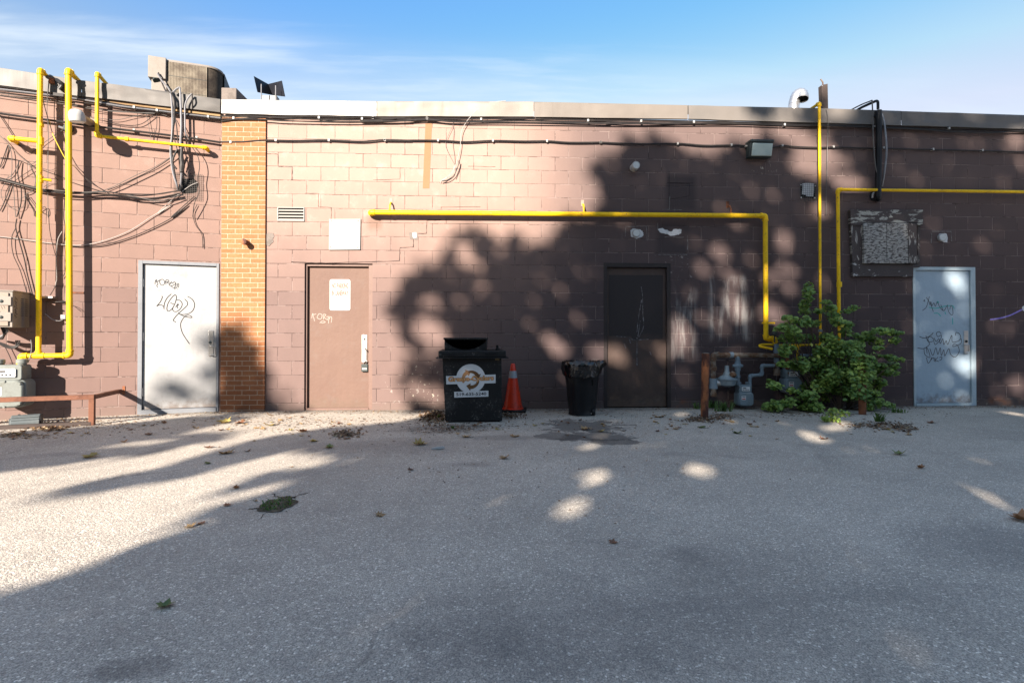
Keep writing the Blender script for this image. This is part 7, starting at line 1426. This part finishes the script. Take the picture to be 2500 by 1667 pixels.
V4 = np.stack([PT - dv * ln * .5, PT + sv * wd_ * .5 + nr * ln * .06, PT + dv * ln * .5, PT - sv * wd_ * .5 + nr * ln * .06], 1).reshape(-1, 3)
me = bpy.data.meshes.new('crown'); me.vertices.add(4 * n); me.vertices.foreach_set('co', V4.ravel()); me.loops.add(4 * n); me.loops.foreach_set('vertex_index', np.arange(4 * n)); me.polygons.add(n); me.polygons.foreach_set('loop_start', np.arange(n) * 4); me.update(calc_edges=True)
at = me.attributes.new('leaf_tone', 'FLOAT', 'FACE'); at.data.foreach_set('value', rng.random(n) * .95); me.materials.append(mt['tree_leaf'])
tc_x = float(np.median(PT[:, 0])); t = thing('maple_tree', 'broad leafy tree across the lane whose crown throws the shade on the wall', 'tree', M, (tc_x, 0, 22.5))
o = bpy.data.objects.new('crown', me); S.collection.objects.link(o); o.parent = t; o.location = -Vector(t.location)
top_z = float(PT[:, 2].max()); mb = MB()
mb.tube(spline([(tc_x, -.2, 22.5), (tc_x + .1, 2.0, 22.5), (tc_x - .1, 4.5, 22.4), (tc_x + .1, 7.5, 22.5)], 6), [.42 - .011 * k for k in range(19)], 12); mb.build('trunk', mt['bark'], t, sharp=60)
for k in range(9):
    q = PT[rng.integers(n)]; s_ = 4.0 + .4 * k; mb = MB(); e_ = Vector((q[0], q[2], -q[1])); b0 = Vector((tc_x, s_, 22.45)); mb.tube(spline([b0, b0.lerp(e_, .5) + Vector((0, .3, 0)), e_], 6), [.13 - .0095 * i for i in range(13)], 8); mb.build('limb', mt['bark'], t, sharp=60)

# unseen fence and hedge added behind the viewer to cut light on the wall
t = thing('added_fence', 'unseen dark board fence added behind the viewer to cut light on the wall', 'fence', M, (0, 0, 12.6))
u = -26.0
while u < 24: h_ = 2.15 + R.uniform(-.03, .03); MB().box(u, u + .9, .04, h_, 12.58, 12.61).build('added_fence_panel', mt['shaded_brown'], t, sharp=0); MB().box(u + .9, u + 1.0, 0, 2.25, 12.55, 12.65).build('added_fence_post', mt['shaded_brown'], t, sharp=0); u += 1.0
n = 9000; P_ = np.stack([rng.uniform(-40, 30, n), rng.uniform(-30.5, -27.5, n), rng.uniform(0, 1, n) ** .8 * 8.4], 1); P_[:, 2] *= .86 + .14 * np.sin(P_[:, 0] * .7) * np.sin(P_[:, 0] * .23 + 1)
nr = rng.normal(0, 1, (n, 3)); nr /= np.linalg.norm(nr, axis=1)[:, None]; dv = np.cross(nr, rng.normal(0, 1, (n, 3))); dv /= np.linalg.norm(dv, axis=1)[:, None]; sv = np.cross(nr, dv)
V4 = np.stack([P_ - dv * .35, P_ + sv * .26, P_ + dv * .35, P_ - sv * .26], 1).reshape(-1, 3)
me = bpy.data.meshes.new('foliage'); me.vertices.add(4 * n); me.vertices.foreach_set('co', V4.ravel()); me.loops.add(4 * n); me.loops.foreach_set('vertex_index', np.arange(4 * n)); me.polygons.add(n); me.polygons.foreach_set('loop_start', np.arange(n) * 4); me.update(calc_edges=True)
at = me.attributes.new('leaf_tone', 'FLOAT', 'FACE'); at.data.foreach_set('value', rng.random(n) * .9); me.materials.append(mt['tree_leaf']); o = bpy.data.objects.new('added_hedge', me); S.collection.objects.link(o); tag(o, 'unseen leafy hedge added behind the viewer to block low sky light', 'hedge')
